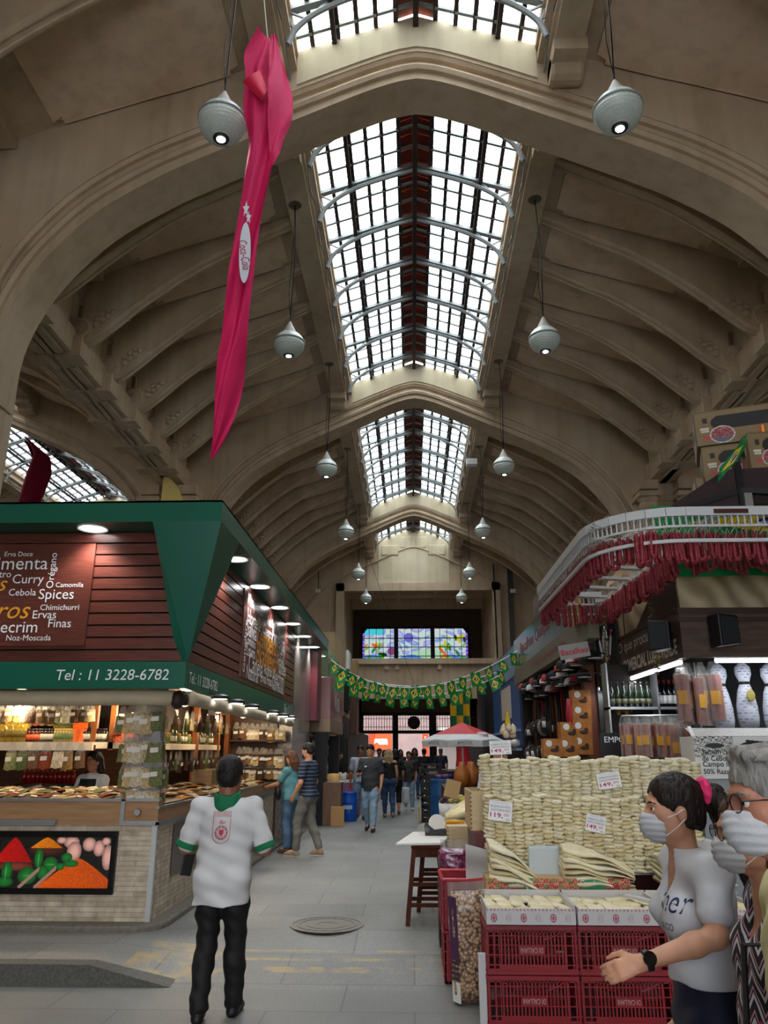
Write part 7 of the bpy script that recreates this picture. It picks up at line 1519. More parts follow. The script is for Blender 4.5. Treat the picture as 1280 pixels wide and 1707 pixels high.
bunting((-1.8, 17.4, 3.72), (.1, 17.6, 3.12), (2.45, 17.6, 3.95), 17, 'upper'); bunting((-1.7, 17.9, 3.42), (.1, 17.9, 2.95), (2.0, 17.9, 3.4), 13, 'lower'); bunting((-1.75, 18.3, 3.55), (.2, 18.3, 3.2), (2.3, 18.3, 3.62), 9, 'rear')
# parasol in the aisle
um = empty('parasol', (1.2, 19.2, .15), 'red and white open parasol with black lettering above the market tables', 'parasol')
N8 = 8; cp = MB()
rim = [(1.04 * math.cos(PI / 8 + k * PI / 4), 1.04 * math.sin(PI / 8 + k * PI / 4)) for k in range(8)]
mid_ = .7
q = MB(); 
for k in range(8):
    a, c = rim[k], rim[(k + 1) % 8]
    q.mi = 0; q.add([(0, 0, 2.27), (a[0] * mid_, a[1] * mid_, 1.985), (c[0] * mid_, c[1] * mid_, 1.985)], [(0, 1, 2)])
    q.mi = 1; m2_ = ((a[0] + c[0]) / 2 * .97, (a[1] + c[1]) / 2 * .97)
    q.add([(a[0] * mid_, a[1] * mid_, 1.985), (c[0] * mid_, c[1] * mid_, 1.985), (c[0], c[1], 1.84), (m2_[0], m2_[1], 1.87), (a[0], a[1], 1.84)], [(0, 1, 2, 3, 4)])
    q.add([(a[0], a[1], 1.84), (m2_[0], m2_[1], 1.87), (m2_[0] * 1.01, m2_[1] * 1.01, 1.72), (a[0] * .99, a[1] * .99, 1.7)], [(0, 1, 2, 3)]); q.add([(m2_[0], m2_[1], 1.87), (c[0], c[1], 1.84), (c[0] * .99, c[1] * .99, 1.7), (m2_[0] * 1.01, m2_[1] * 1.01, 1.72)], [(0, 1, 2, 3)])
cn = q.build('canopy', [mat('red_canvas', 'c8202c', .6), mat('white_canvas', 'dcdcdc', .6)], um)
for k, (aa) in enumerate((-PI / 2 - PI / 4, -PI / 2, -PI / 2 + PI / 4)):
    fit('AMSTEL', .36, mat('black_canvas_print', '1a1a1a', .6), (.985 * math.cos(aa), .985 * math.sin(aa), 1.79), (PI / 2, 0, aa + PI / 2), cn)
q = MB(); q.ball((.42, -.52, 1.985), (.16, .1, .05), 14, 6); q.build('round_logo', mat('white_logo', 'e2d5d5', .5), cn)
q = MB(); q.cyl((0, 0, 0), (0, 0, 2.26), .022); q.build('pole', WHITE, um); q = MB(); q.lathe([(0, 0), (.25, 0), (.25, .07), (.05, .1), (0, .1)], n=20); q.build('base', BLACK, um)
for k in range(8): q = MB(); a = rim[k]; q.bar((a[0] * .97, a[1] * .97, 1.83), (a[0] * .1, a[1] * .1, 2.2), .018); q.build('rib', WHITE, um)
cu = empty('closed_parasol', (1.42, 22.5, .15), 'closed red and white parasol standing behind the open one', 'parasol'); q = MB(); q.lathe([(.26, .95), (.24, 1.1), (.22, 1.2)], n=12); q.build('white_hem', MATS['white_canvas'], cu); q = MB(); q.lathe([(.22, 1.2), (.15, 1.7), (.05, 2.2), (0, 2.25)], n=12); q.build('canopy', MATS['red_canvas'], cu); q = MB(); q.cyl((0, 0, 0), (0, 0, 2.3), .02); q.build('pole', WHITE, cu)
# small hanging fittings by the end wall
for px, lab in ((530, 'small white box hanging on a rod left of the gallery opening'), (855, 'small white box hanging on a rod right of the gallery opening')):
    p = atY(px, 985, 43.6); root = empty('hanging_sensor', tuple(p), lab, 'sensor'); q = MB(); q.box(-.14, .14, -.1, .1, -.1, .1); q.build('box', WHITE, root); q = MB(); q.cyl((0, 0, .1), (0, 0, 1.6), .02); q.build('rod', CHAIN, root)
q = MB(); p = atY(786, 773, 27); q.box(p.x - .2, p.x + .2, 26.8, 27.1, p.z - .1, p.z + .14); tag(q.build('beam_floodlight', WHITE, None, bevel=.02), 'small white floodlight box on the right eaves beam', 'floodlight')
q = MB(); p0 = atY(848, 940, 44.4); q.box(p0.x - .13, p0.x + .13, 44.2, 44.45, .15, 12.1); q.box(p0.x - .95, p0.x - .87, 44.3, 44.45, .15, 12.3); structure(q, trim(), mat('grey_duct', '4a4a46', .6))
q = MB(); q.tube([atY(612, 920, 43.6), atY(640, 1000, 43.7), atY(690, 1140, 43.9)], .01, 4); tag(q.build('slack_cable', CHAIN), 'thin slack cable strung before the gable wall', 'cable')
# camera-side tidy bits: manhole cover in the paving
mh = MB(); p = atZ(545, 1541, .155); mh.lathe([(0, 0), (.36, 0), (.36, .006), (.33, .008), (.33, .004), (.29, .004), (.29, .008), (.26, .008), (.26, .004), (.2, .004), (.2, .007), (.1, .007), (.1, .004), (0, .004)], n=32); o = mh.build('manhole_cover', mat('worn_iron_cover', '75706a', .5, .3, var=.2, scale=30), None, 30); put(o, (p.x, p.y, .151)); tag(o, 'round iron manhole cover set in the grey paving', 'manhole cover')
# ================================================================== OUTSIDE THE DOORS
oz = MB(); oz.box(-30, 30, 66, 66.5, 0, 6.5); tag(oz.build('street_building', mat('pinkish_facade', '7d6967', .8, var=.12, scale=1)), 'pinkish building front across the street', 'building')
so_ = empty('street_sign', (-2.55, 65.9, 2.2), 'orange shop sign with white lettering across the street', 'sign'); q = MB(); q.box(-.95, .85, -.1, .1, -.3, .95); q.build('panel', mat('orange_sign', 'c8431a', .5), so_); fit('sun', 1.1, LETTERW, (0, -.12, .32), FRONT, so_, bold=.06)
vs_ = empty('vertical_sign', (1.0, 60, .8), 'narrow vertical orange sign beside the street door', 'sign'); q = MB(); q.box(-.22, .22, -.05, .05, -.7, 2.2); q.build('panel', MATS['orange_sign'], vs_)
for k, s in enumerate('SUNSA'): fit(s, .16, LETTERW, (0, -.06, 1.9 - .45 * k), FRONT, vs_)
sh_ = MB()
for z in np.arange(.2, 3.0, .12): sh_.box(2.3, 5.6, 65.8, 65.95, z, z + .1)
tag(sh_.build('roller_shutter', mat('grey_shutter', '6e6462', .5)), 'grey roller shutter across the street', 'shutter'); q = MB(); q.box(2.2, 5.7, 65.2, 66, 3.0, 3.7); tag(q.build('shop_awning', mat('white_awning', '9c9c9c', .6)), 'white shop awning over the grey shutter', 'awning')
# ================================================================== PEOPLE
def surface_net(F, org, h):
    """closed smooth surface where the field F changes sign"""
    s = F < 0; nx, ny, nz = F.shape
    c = np.zeros((nx - 1, ny - 1, nz - 1), np.int8)
    for a in (0, 1):
        for b in (0, 1):
            for d in (0, 1): c += s[a:nx - 1 + a, b:ny - 1 + b, d:nz - 1 + d]
    I, J, K = np.nonzero((c > 0) & (c < 8)); vid = -np.ones(c.shape, np.int32); vid[I, J, K] = np.arange(len(I))
    acc = np.zeros((len(I), 3)); cnt = np.zeros(len(I)); cor = [(a, b, d) for a in (0, 1) for b in (0, 1) for d in (0, 1)]
    for p in cor:
        for ax in range(3):
            if p[ax]: continue
            q = list(p); q[ax] = 1
            f0 = F[I + p[0], J + p[1], K + p[2]]; f1 = F[I + q[0], J + q[1], K + q[2]]; m = (f0 < 0) != (f1 < 0); t = np.where(m, f0 / np.where(m, f0 - f1, 1), 0)
            w = np.tile(np.array(p, float), (len(I), 1)); w[:, ax] += t; acc += w * m[:, None]; cnt += m
    V = (np.stack([I, J, K], 1) + acc / cnt[:, None]) * h + org
    fs = []
    for ax in range(3):
        o = [(1, 2), (0, 2), (0, 1)][ax]; sl0 = [slice(1, -1)] * 3; sl1 = [slice(1, -1)] * 3; sl0[ax] = slice(0, -1); sl1[ax] = slice(1, None)
        e0 = s[tuple(sl0)]; e1 = s[tuple(sl1)]; E = np.nonzero(e0 != e1); E = list(E); off = [1, 1, 1]; off[ax] = 0; G = [E[k] + off[k] for k in range(3)]
        def cell(d0, d1): q = [g.copy() for g in G]; q[o[0]] -= d0; q[o[1]] -= d1; return vid[q[0], q[1], q[2]]
        quad = np.stack([cell(1, 1), cell(0, 1), cell(0, 0), cell(1, 0)], 1); fl = e0[E[0], E[1], E[2]]
        if ax == 1: fl = ~fl
        quad[~fl] = quad[~fl][:, ::-1]; fs.append(quad)
    return V, np.concatenate(fs)
class Sdf:
    """smooth blend of tapered limbs and ellipsoids on a grid"""
    def __init__(s): s.p = []
    def cone(s, a, b, r1, r2, k=.02, flat=None): s.p.append(('c', np.array(a, float), np.array(b, float), r1, r2, k, flat)); return s
    def limb(s, pts, rs, k=.02):
        for i in range(len(pts) - 1): s.cone(pts[i], pts[i + 1], rs[i], rs[i + 1], k)
        return s
    def ell(s, c, r, k=.02, rot=None): s.p.append(('e', np.array(c, float), np.array(r, float), rot, 0, k, None)); return s
    def cut(s, n, d, k=0.0): s.p.append(('p', np.array(n, float), d, None, 0, k, None)); return s
    def less(s, c, r, rot=None, k=.0): s.p.append(('x', np.array(c, float), np.array(r, float), rot, 0, k, None)); return s
    def mesh(s, name, m, h, wave=None, smooth=1):
        lo = np.full(3, 9.); hi = np.full(3, -9.)
        for q in s.p:
            if q[0] == 'c':
                for a, r in ((q[1], q[3]), (q[2], q[4])): lo = np.minimum(lo, a - r); hi = np.maximum(hi, a + r)
            elif q[0] == 'e': r = q[2].max() if q[3] is not None else q[2]; lo = np.minimum(lo, q[1] - r); hi = np.maximum(hi, q[1] + r)
        lo -= 5 * h; hi += 5 * h; n = np.ceil((hi - lo) / h).astype(int) + 1
        F = np.full(tuple(n), 1.0, np.float32); ax = [(lo[i] + h * np.arange(n[i])).astype(np.float32) for i in range(3)]
        for q in s.p:
            k = q[5]; mg = max(k, .012) * 1.6 + 4 * h
            if q[0] in 'ex': r = np.full(3, q[2].max()) if q[3] is not None else q[2]; a, b = q[1] - r - mg, q[1] + r + mg
            elif q[0] == 'c': a = np.minimum(q[1] - q[3], q[2] - q[4]) - mg; b = np.maximum(q[1] + q[3], q[2] + q[4]) + mg
            else: a, b = lo, hi
            i0 = np.clip(np.floor((a - lo) / h).astype(int), 0, n - 1); i1 = np.clip(np.ceil((b - lo) / h).astype(int) + 1, 1, n)
            if (i1 <= i0).any(): continue
            sl = tuple(slice(i0[j], i1[j]) for j in range(3)); X, Y, Z = np.meshgrid(*[ax[j][sl[j]] for j in range(3)], indexing='ij', sparse=True)
            if q[0] == 'c':
                A, B, r1, r2 = q[1], q[2], q[3], q[4]; d = B - A; L2 = max(d @ d, 1e-9); px, py, pz = X - A[0], Y - A[1], Z - A[2]
                t = np.clip((px * d[0] + py * d[1] + pz * d[2]) / L2, 0, 1)
                ex, ey, ez = px - t * d[0], py - t * d[1], pz - t * d[2]
                if q[6]: 
                    fx, fy, fz_ = q[6]; D = np.sqrt((ex / fx) ** 2 + (ey / fy) ** 2 + (ez / fz_) ** 2) * min(q[6]) if False else np.sqrt((ex / fx) ** 2 + (ey / fy) ** 2 + (ez / fz_) ** 2)
                else: D = np.sqrt(ex * ex + ey * ey + ez * ez)
                D = D - (r1 + (r2 - r1) * t)
            elif q[0] in 'ex':
                px, py, pz = X - q[1][0], Y - q[1][1], Z - q[1][2]
                if q[3] is not None:
                    M = q[3]; px, py, pz = [M[0][j] * px + M[1][j] * py + M[2][j] * pz for j in range(3)]
                r = q[2]; k0 = np.sqrt((px / r[0]) ** 2 + (py / r[1]) ** 2 + (pz / r[2]) ** 2); k1 = np.sqrt((px / r[0] ** 2) ** 2 + (py / r[1] ** 2) ** 2 + (pz / r[2] ** 2) ** 2) + 1e-6
                D = k0 * (k0 - 1) / k1
            else: D = X * q[1][0] + Y * q[1][1] + Z * q[1][2] - q[2]
            f = F[sl]
            if q[0] == 'p': F[sl] = np.maximum(f, D)
            elif q[0] == 'x': F[sl] = np.maximum(f, -D)
            elif k > 0: g = np.clip(.5 + .5 * (f - D) / k, 0, 1); F[sl] = f + (D - f) * g - k * g * (1 - g)
            else: F[sl] = np.minimum(f, D)
        if wave is not None:
            X, Y, Z = np.meshgrid(*ax, indexing='ij', sparse=True); F += wave(X, Y, Z).astype(np.float32)
        F[0] = F[-1] = 1; F[:, 0] = F[:, -1] = 1; F[:, :, 0] = F[:, :, -1] = 1
        V, Q = surface_net(F, lo, h); me = bpy.data.meshes.new(name); me.from_pydata(V.tolist(), [], Q.tolist()); me.materials.append(m)
        me.polygons.foreach_set('use_smooth', [True] * len(me.polygons)); me.update(); return me
def rotz(a): c, s = math.cos(a), math.sin(a); return np.array([[c, -s, 0], [s, c, 0], [0, 0, 1.]])
def rotx(a): c, s = math.cos(a), math.sin(a); return np.array([[1, 0, 0], [0, c, -s], [0, s, c]])
def skinmat(n, c): 
    m = mat('skin_' + n, c, .5, var=.07, scale=18, bump=.06, bscale=120); b = m.node_tree.nodes['Principled BSDF']; b.inputs['Subsurface Weight'].default_value = .12; b.inputs['Subsurface Radius'].default_value = (.02, .008, .004); return m
SKIN = {k: skinmat(k, c) for k, c in (('light', 'c48e70'), ('tan', 'b07a5a'), ('brown', '8e5e46'), ('red', 'b4785e'))}
def hairmat(n, c, c2): return mat('hair_' + n, c, .5, col2=c2, scale=40, bump=.5, bscale=70, stretch=(1, 1, .25), spec=.3)
HAIR = {'black': hairmat('black', '0c0908', '17110f'), 'dark': hairmat('dark', '120b09', '231712'), 'brown': hairmat('brown', '4a2c1c', '6a4028'), 'grey': hairmat('grey', '6a6662', '98948e'), 'blond': hairmat('blond', '8a7452', 'c2ab82'), 'short': hairmat('short', '0b0909', '231c19')}
EYEW = mat('eye_white', 'd8d2ca', .3); EYED = mat('eye_dark', '17100c', .2); LIP = mat('lip', '8a4a42', .5)
MASKW = mat('mask_cloth', 'bdbdc0', .7, bump=.15, scale=12, stretch=(1, 1, 6))
class Person:
    """figure standing at the origin of its root, facing +Y, right hand on +X"""
    def __init__(s, loc, rz, label, H=1.7, sex='m', skin='tan', h=.009, build=1.0, group=None, headturn=0, headtilt=0, lean=0.0, hs=1.0):
        s.hs = hs
        s.root = empty('person', loc, label, 'person', group, rz); s.H = H; s.sex = sex; s.skin = SKIN[skin]; s.h = h; s.b = build; u = H / 1.75; s.u = u; s.turn = headturn; s.tilt = headtilt
        f = sex == 'f'; sw = (.165 if f else .19) * u; hw = (.095 if f else .09) * u; ly = lean * u
        J = s.J = {}
        J['pelvis'] = [0, 0, .95 * u]; J['waist'] = [0, ly * .3, 1.08 * u]; J['chest'] = [0, ly * .7, 1.28 * u]; J['neck'] = [0, ly - .005 * u, 1.47 * u]; J['head'] = [0, ly + .02 * u, 1.63 * u]
        for n, sg in (('L', -1), ('R', 1)):
            J['sh' + n] = [sg * sw, ly - .01, 1.40 * u]; J['el' + n] = [sg * (sw + .06 * u), ly - .03, 1.13 * u]; J['wr' + n] = [sg * (sw + .05 * u), ly + .06, .88 * u]
            J['hip' + n] = [sg * hw, 0, .92 * u]; J['kn' + n] = [sg * (hw + .01), .01, .5 * u]; J['an' + n] = [sg * (hw + .01), -.02, .085 * u]; J['toe' + n] = [sg * (hw + .03), .13 * u, .03]
        s.hands = {'L': 'relaxed', 'R': 'relaxed'}; s.palm = {}
    def set(s, **k):
        for n, v in k.items(): s.J[n] = [x * s.u for x in v] if n not in s.J or True else v
        return s
    def torso(s, S, g=0.0, k=.028):
        J, u, b, f = s.J, s.u, s.b, s.sex == 'f'; P, W, C, N = [np.array(J[x]) for x in ('pelvis', 'waist', 'chest', 'neck')]
        S.ell(P + [0, -.01 * u, -.01 * u], ((.168 if f else .158) * u * b + g, .118 * u * b + g, .13 * u + g), k)
        S.ell(W + [0, .005, 0], ((.128 if f else .148) * u * b + g, (.1 if f else .112) * u * b + g, .17 * u + g), k)
        S.ell(C + [0, 0, .0], ((.15 if f else .178) * u * (.5 + b / 2) + g, (.108 if f else .122) * u * (.5 + b / 2) + g, .19 * u + g), k)
        for n in 'LR': sh = np.array(J['sh' + n]); S.cone(C + [0, 0, .09 * u], sh, .08 * u + g, .05 * u + g, k); S.cone(N + [0, -.012, -.06 * u], sh, .04 * u + g * .5, .036 * u + g * .8, .05); S.ell(np.array(J['hip' + n]) + [0, -.055 * u, -.0 * u], (.092 * u * b + g, .095 * u * b + g, .1 * u + g), k)
        if f:
            for sg in (-1, 1): S.ell(C + [sg * .075 * u, .085 * u, -.01 * u], (.06 * u * b + g, .054 * u * b + g, .06 * u + g), .035)
        return S
    def arm(s, S, n, g=0.0, part=1.0, k=.02):
        J, u = s.J, s.u; a, e, w = [np.array(J[x + n]) for x in ('sh', 'el', 'wr')]; q = .9 if s.sex == 'f' else 1.0
        if part < .99: m = a + (e - a) * part; d = m - a; d /= np.linalg.norm(d); S.limb([a, m], [.055 * u * q + g, (.055 - .014 * part) * u * q + g * 1.5], k); return S
        S.limb([a, a + (e - a) * .45, e], [.054 * u * q * s.b ** .5 + g, .049 * u * q * s.b ** .5 + g, .039 * u * q + g], k); S.limb([e, e + (w - e) * .3, w], [.039 * u * q + g, .041 * u * q + g, .026 * u * q + g], k); return S
    def leg(s, S, n, g=0.0, k=.03, cal=1.0):
        J, u, b = s.J, s.u, s.b; h_, kn, an = [np.array(J[x + n]) for x in ('hip', 'kn', 'an')]
        S.limb([h_, h_ + (kn - h_) * .5, kn], [.092 * u * b + g, .076 * u * b + g, .053 * u + g], k); S.limb([kn, kn + (an - kn) * .32 + [0, -.012, 0], an], [.053 * u + g, .054 * u * cal + g, .034 * u + g], k); return S
    def hand(s, S, n):
        J, u = s.J, s.u; e, w = np.array(J['el' + n]), np.array(J['wr' + n]); d = (w - e) / np.linalg.norm(w - e); q = u * (.92 if s.sex == 'f' else 1)
        pn = np.array(s.palm.get(n, (-1 if n == 'R' else 1, 0, 0)), float); pn = pn - d * (pn @ d); pn /= np.linalg.norm(pn); si = np.cross(d, pn) * (1 if n == 'R' else -1); mode = s.hands[n]
        # si points to the thumb side
        if np.dot(si, np.array([0, 1, .2])) < 0 and n not in s.palm: si = -si
        c = w + d * .05 * q
        for i, o in enumerate((-.026, -.009, .009, .026)):
            S.cone(w + si * o * .6 * q, w + d * .085 * q + si * o * q, .0125 * q, .0118 * q, .012)
        base = {'relaxed': (.35, .45, .4), 'fist': (1.25, 1.4, 1.0), 'grip': (.9, .9, .7), 'open': (.08, .1, .1)}[mode]
        for i, (o, L) in enumerate(((.027, .068), (.009, .078), (-.009, .073), (-.026, .058))):
            p = w + d * .088 * q + si * o * q; a = base[0] + .06 * i
            for j, fr in enumerate((.46, .31, .26)):
                dv = d * math.cos(a) + pn * math.sin(a) + si * o * 1.6 * (1 - min(a, 1)); nx_ = p + dv * L * fr * q; S.cone(p, nx_, (.0098 - .0012 * j) * q, (.0090 - .0012 * j) * q, .004); p = nx_; a += base[min(j + 1, 2)]
        t0 = w + d * .028 * q + si * .022 * q; t1 = t0 + (d * .65 + si * .7 + pn * .25) * .036 * q; t2 = t1 + (d * .9 + si * .15 + pn * (.5 if mode != 'open' else .1)) * .032 * q; t3 = t2 + (d * .9 - si * .1 + pn * .5) * .024 * q
        S.cone(t0, t1, .0145 * q, .0115 * q, .012); S.cone(t1, t2, .0112 * q, .01 * q, .004); S.cone(t2, t3, .01 * q, .0078 * q, .004); return S
    def hp(s, p):
        """head-local point (x right, y forward, z up, metres at 1.75 m) to figure space"""
        M = rotz(-s.turn) @ rotx(s.tilt); return np.array(s.J['head']) + M @ (np.array(p, float) * s.u * s.hs)
    def headrot(s): return rotz(-s.turn) @ rotx(s.tilt)
    def head(s, S):
        u = s.u * s.hs; M = s.headrot(); e = lambda c, r, k=.02: S.ell(s.hp(c), np.array(r) * u, k, M); N = np.array(s.J['neck']); nr = .048 if s.sex == 'f' else .058
        S.cone(N + [0, 0, -.03 * u], s.hp((0, -.025, -.05)), (nr + .008) * u, nr * u, .03)
        e((0, -.015, .035), (.076, .096, .088)); e((0, .012, -.035), (.062, .078, .085), .03); e((0, .048, -.085), (.032, .034, .026), .03)
        for sg in (-1, 1): e((sg * .04, .048, -.02), (.028, .028, .026), .02); e((sg * .052, .015, -.065), (.02, .03, .03), .03)
        e((0, .078, .022), (.05, .014, .012), .018)
        S.cone(s.hp((0, .084, .008)), s.hp((0, .104, -.03)), .009 * u, .0145 * u, .012)
        for sg in (-1, 1): e((sg * .012, .094, -.034), (.009, .012, .008), .008); e((sg * .078, -.012, -.012), (.011, .02, .032), .006)
        e((0, .084, -.058), (.022, .012, .007), .008); e((0, .081, -.069), (.02, .012, .008), .006)
        for sg in (-1, 1): S.less(s.hp((sg * .032, .094, .004)), np.array((.016, .012, .010)) * u, M)
        return S
    def body(s, legs=True, feet=False):
        S = Sdf(); s.torso(S); 
        for n in 'LR':
            s.arm(S, n); s.leg(S, n); s.hand(S, n)
            a, t = np.array(s.J['an' + n]), np.array(s.J['toe' + n]); S.cone(a, a * .4 + t * .6 + [0, 0, .01], .034 * s.u, .03 * s.u, .03); S.cone(a + [0, -.03, -.045 * s.u], t, .03 * s.u, .022 * s.u, .03)
        s.head(S); o = link_mesh('body', S.mesh('body', s.skin, s.h), s.root); s.bodyo = o
        if s.h < .012:
            for sg in (-1, 1):
                b = MB(); b.ball((0, 0, 0), .0115 * s.u, 12, 8); e = b.build('eye', EYEW, s.root, True); e.location = s.hp((sg * .032, .0735, .003)); b = MB(); b.ball((0, 0, 0), .0062 * s.u, 10, 8); i = b.build('iris', EYED, e, True); i.location = s.headrot() @ np.array([0, .0078, 0]) * s.u
        b = MB()
        for sg in (-1, 1): b.tube([tuple(s.hp((sg * x, y, z))) for x, y, z in ((.015, .093, .022), (.032, .09, .027), (.052, .074, .022))], [.003 * s.u, .0042 * s.u, .002 * s.u], 6)
        s.brow = b; return s
    def brows(s, m): s.brow.build('eyebrows', m, s.root, True); return s
    def cloth(s, name, m, S, wave=None, h=None): o = link_mesh(name, S.mesh(name, m, h or s.h, wave), s.root); return o
    def top(s, m, g=.014, sleeve=.5, low=.86, neck=1.49, name='shirt', wave=None, loose=0.0, vneck=0, straps=False):
        S = Sdf(); u = s.u; s.torso(S, g + .004)
        if loose: S.cone(np.array(s.J['chest']) - [0, 0, .1 * u], (0, -.02, (low - .05) * u), .11, .115, .03, (1.52 * s.b + loose * 3, 1.22 + loose * 3, 1))
        for n in 'LR':
            if sleeve: s.arm(S, n, g, sleeve)
        if not straps: S.cone(np.array(s.J['chest']) + [0, 0, .12 * u], np.array(s.J['neck']) + [0, 0, -.0 * u], .07 * u, .056 * u + g * .6, .03)
        S.cut((0, 0, -1), -low * u); S.cut((0, .0, 1), neck * u)
        if vneck: S.less(np.array(s.J['neck']) + [0, .10 * u, -.03 * u], np.array((.055, .08, .05 + vneck)) * u)
        return s.cloth(name, m, S, wave)
    def trousers(s, m, g=.016, top=1.0, name='trousers', flare=0.0, end=.06, wave=None):
        S = Sdf(); u = s.u; P = np.array(s.J['pelvis']); b = s.b; f = s.sex == 'f'
        S.ell(P + [0, -.01 * u, -.0 * u], ((.168 if f else .158) * u * b + g, .118 * u * b + g, .13 * u + g), .03)
        S.ell(P + [0, 0, .09 * u], ((.135 if f else .145) * u * b + g, .104 * u * b + g, .1 * u), .03)
        for n in 'LR':
            S.ell(np.array(s.J['hip' + n]) + [0, -.055 * u, -.0 * u], (.092 * u * b + g, .095 * u * b + g, .1 * u + g), .03)
            h_, kn, an = [np.array(s.J[x + n]) for x in ('hip', 'kn', 'an')]; e = kn + (an - kn) * (1 - end)
            S.limb([h_, h_ + (kn - h_) * .5, kn], [.092 * u * b + g, .078 * u * b + g, .056 * u + g + flare * .4], .03); S.limb([kn, kn + (an - kn) * .35 + [0, -.012, 0], e], [.056 * u + g + flare * .4, .054 * u + g + flare * .6, .038 * u + g + flare], .03)
        S.cut((0, 0, 1), top * u); return s.cloth(name, m, S, wave)
    def shoes(s, m, sole=None, g=.012):
        for n in 'LR':
            S = Sdf(); u = s.u; a, t = np.array(s.J['an' + n]), np.array(s.J['toe' + n]); hd = t - a; hd[2] = 0; hd /= np.linalg.norm(hd)
            S.cone(a + [0, 0, -.02 * u], a - hd * .02 * u + [0, 0, -.05 * u], .04 * u, .036 * u, .03); S.cone(a - hd * .03 * u + [0, 0, -.055 * u], t + hd * .01 * u, .034 * u, .031 * u, .03); S.cone(a + [0, 0, -.02 * u], t - hd * .03 * u + [0, 0, .02 * u], .038 * u, .03 * u, .03)
            z0 = min(a[2] - .085 * u, t[2] - .03); S.cut((0, 0, -1), -(z0)); S.cut((0, 0, 1), a[2] + .015 * u); s.cloth('shoe', m, S, h=min(s.h, .008))
            if sole:
                q = MB(); pts = [a - hd * .07 * u, t + hd * .04 * u]; q.bar(tuple(pts[0] * [1, 1, 0] + [0, 0, z0 + .008]), tuple(pts[1] * [1, 1, 0] + [0, 0, z0 + .008]), .07 * u, .018); q.build('sole', sole, s.root, bevel=.008)
        return s
    def hair(s, m, style='short', h=None):
        S = Sdf(); u = s.u * s.hs; M = s.headrot(); e = lambda c, r, k=.02: S.ell(s.hp(c), np.array(r) * u, k, M)
        if style in ('short', 'crop', 'grey'):
            t = {'short': .014, 'crop': .006, 'grey': .007}[style]; e((0, -.02, .045), (.078 + t, .098 + t, .085 + t)); e((0, -.05, -.01), (.07 + t * .6, .066 + t * .6, .07))
            S.less(s.hp((0, .105, -.045)), np.array((.13, .085, .095)) * u, M); S.less(s.hp((0, .08, -.09)), np.array((.2, .098, .105)) * u, M)
            S.less(s.hp((0, -.03, -.12)), np.array((.15, .12, .055)) * u, M)
            if style == 'grey':
                for k in range(14): x = -.07 + .01 * k; S.cone(s.hp((x, .02, .108)), s.hp((x + R.uniform(-.02, .02), .05 + R.uniform(0, .015), .115 + R.uniform(-.015, .012))), .014 * u, .005 * u, .02)
        else:
            e((0, -.02, .042), (.086, .106, .094)); e((0, -.055, -.02), (.078, .07, .08)); S.less(s.hp((0, .105, -.04)), np.array((.075, .09, .11)) * u, M); S.less(s.hp((0, .11, -.02)), np.array((.11, .08, .07)) * u, M)
            if style == 'pony':
                S.less(s.hp((0, -.02, -.13)), np.array((.15, .12, .07)) * u, M)
                pts = [s.hp(p) for p in s.pony]; S.limb(pts, [r * u for r in s.ponyr], .02)
                for k in range(5): S.limb([p + np.array([.012 * math.sin(k * 2.1 + i), .012 * math.cos(k * 1.7 + i), -.012 * i * (k % 3)]) for i, p in enumerate(pts[1:])], [r * u * .45 for r in s.ponyr[1:]], .008)
            if style in ('long', 'bob'):
                L = .3 if style == 'long' else .13
                for sg in (-1, -.5, 0, .5, 1): S.limb([s.hp((sg * .075, -.045 - .045 * (1 - abs(sg)), .02)), s.hp((sg * .085, -.065 - .045 * (1 - abs(sg)), -.1)), s.hp((sg * .075, -.075 - .05 * (1 - abs(sg)), -.1 - L))], [.04 * u, .04 * u, .016 * u], .03)
        am = .0025 if s.h < .007 else .004
        return s.cloth('hair', m, S, lambda X, Y, Z: am * np.sin(X * 210 + 3 * np.sin(Z * 60)) * np.sin(Y * 190 + Z * 50), h or min(s.h, .007))
    def mask(s, h=None):
        S = Sdf(); u = s.u * s.hs; M = s.headrot(); S.ell(s.hp((0, .058, -.058)), np.array((.064, .058, .062)) * u, .02, M); S.ell(s.hp((0, .092, -.05)), np.array((.03, .03, .045)) * u, .03, M); S.less(s.hp((0, -.02, -.05)), np.array((.2, .06, .2)) * u, M)
        n = M @ np.array([0, -.12, 1.0]); S.cut(n, float(n @ s.hp((0, .09, -.013))))
        o = s.cloth('face_mask', MASKW, S, lambda X, Y, Z: .0026 * np.sin(Z * 300 + 2 * np.sin(X * 40)), h or min(s.h, .006))
        b = MB()
        for sg in (-1, 1):
            b.tube([tuple(s.hp((sg * .064, .048, -.03))), tuple(s.hp((sg * .087, .01, -.012))), tuple(s.hp((sg * .09, -.018, .006)))], .0018, 5); b.tube([tuple(s.hp((sg * .06, .046, -.088))), tuple(s.hp((sg * .084, .008, -.055))), tuple(s.hp((sg * .088, -.018, -.03)))], .0018, 5)
        b.build('ear_loop', MATS['white_paint'], o); return s
    def glasses(s):
        b = MB()
        for sg in (-1, 1):
            b.tube([tuple(s.hp((sg * (.034 + .027 * math.cos(t)), .103, .004 + .021 * math.sin(t)))) for t in np.linspace(0, 2 * PI, 20)], .0016, 5); b.tube([tuple(s.hp((sg * .061, .1, .01))), tuple(s.hp((sg * .08, .06, .012))), tuple(s.hp((sg * .084, -.01, .008)))], .0018, 5)
        b.tube([tuple(s.hp((-.008, .105, .008))), tuple(s.hp((.008, .105, .008)))], .0016, 5); o = b.build('spectacles', mat('spectacle_frame', '2a2422', .3, .5), s.root)
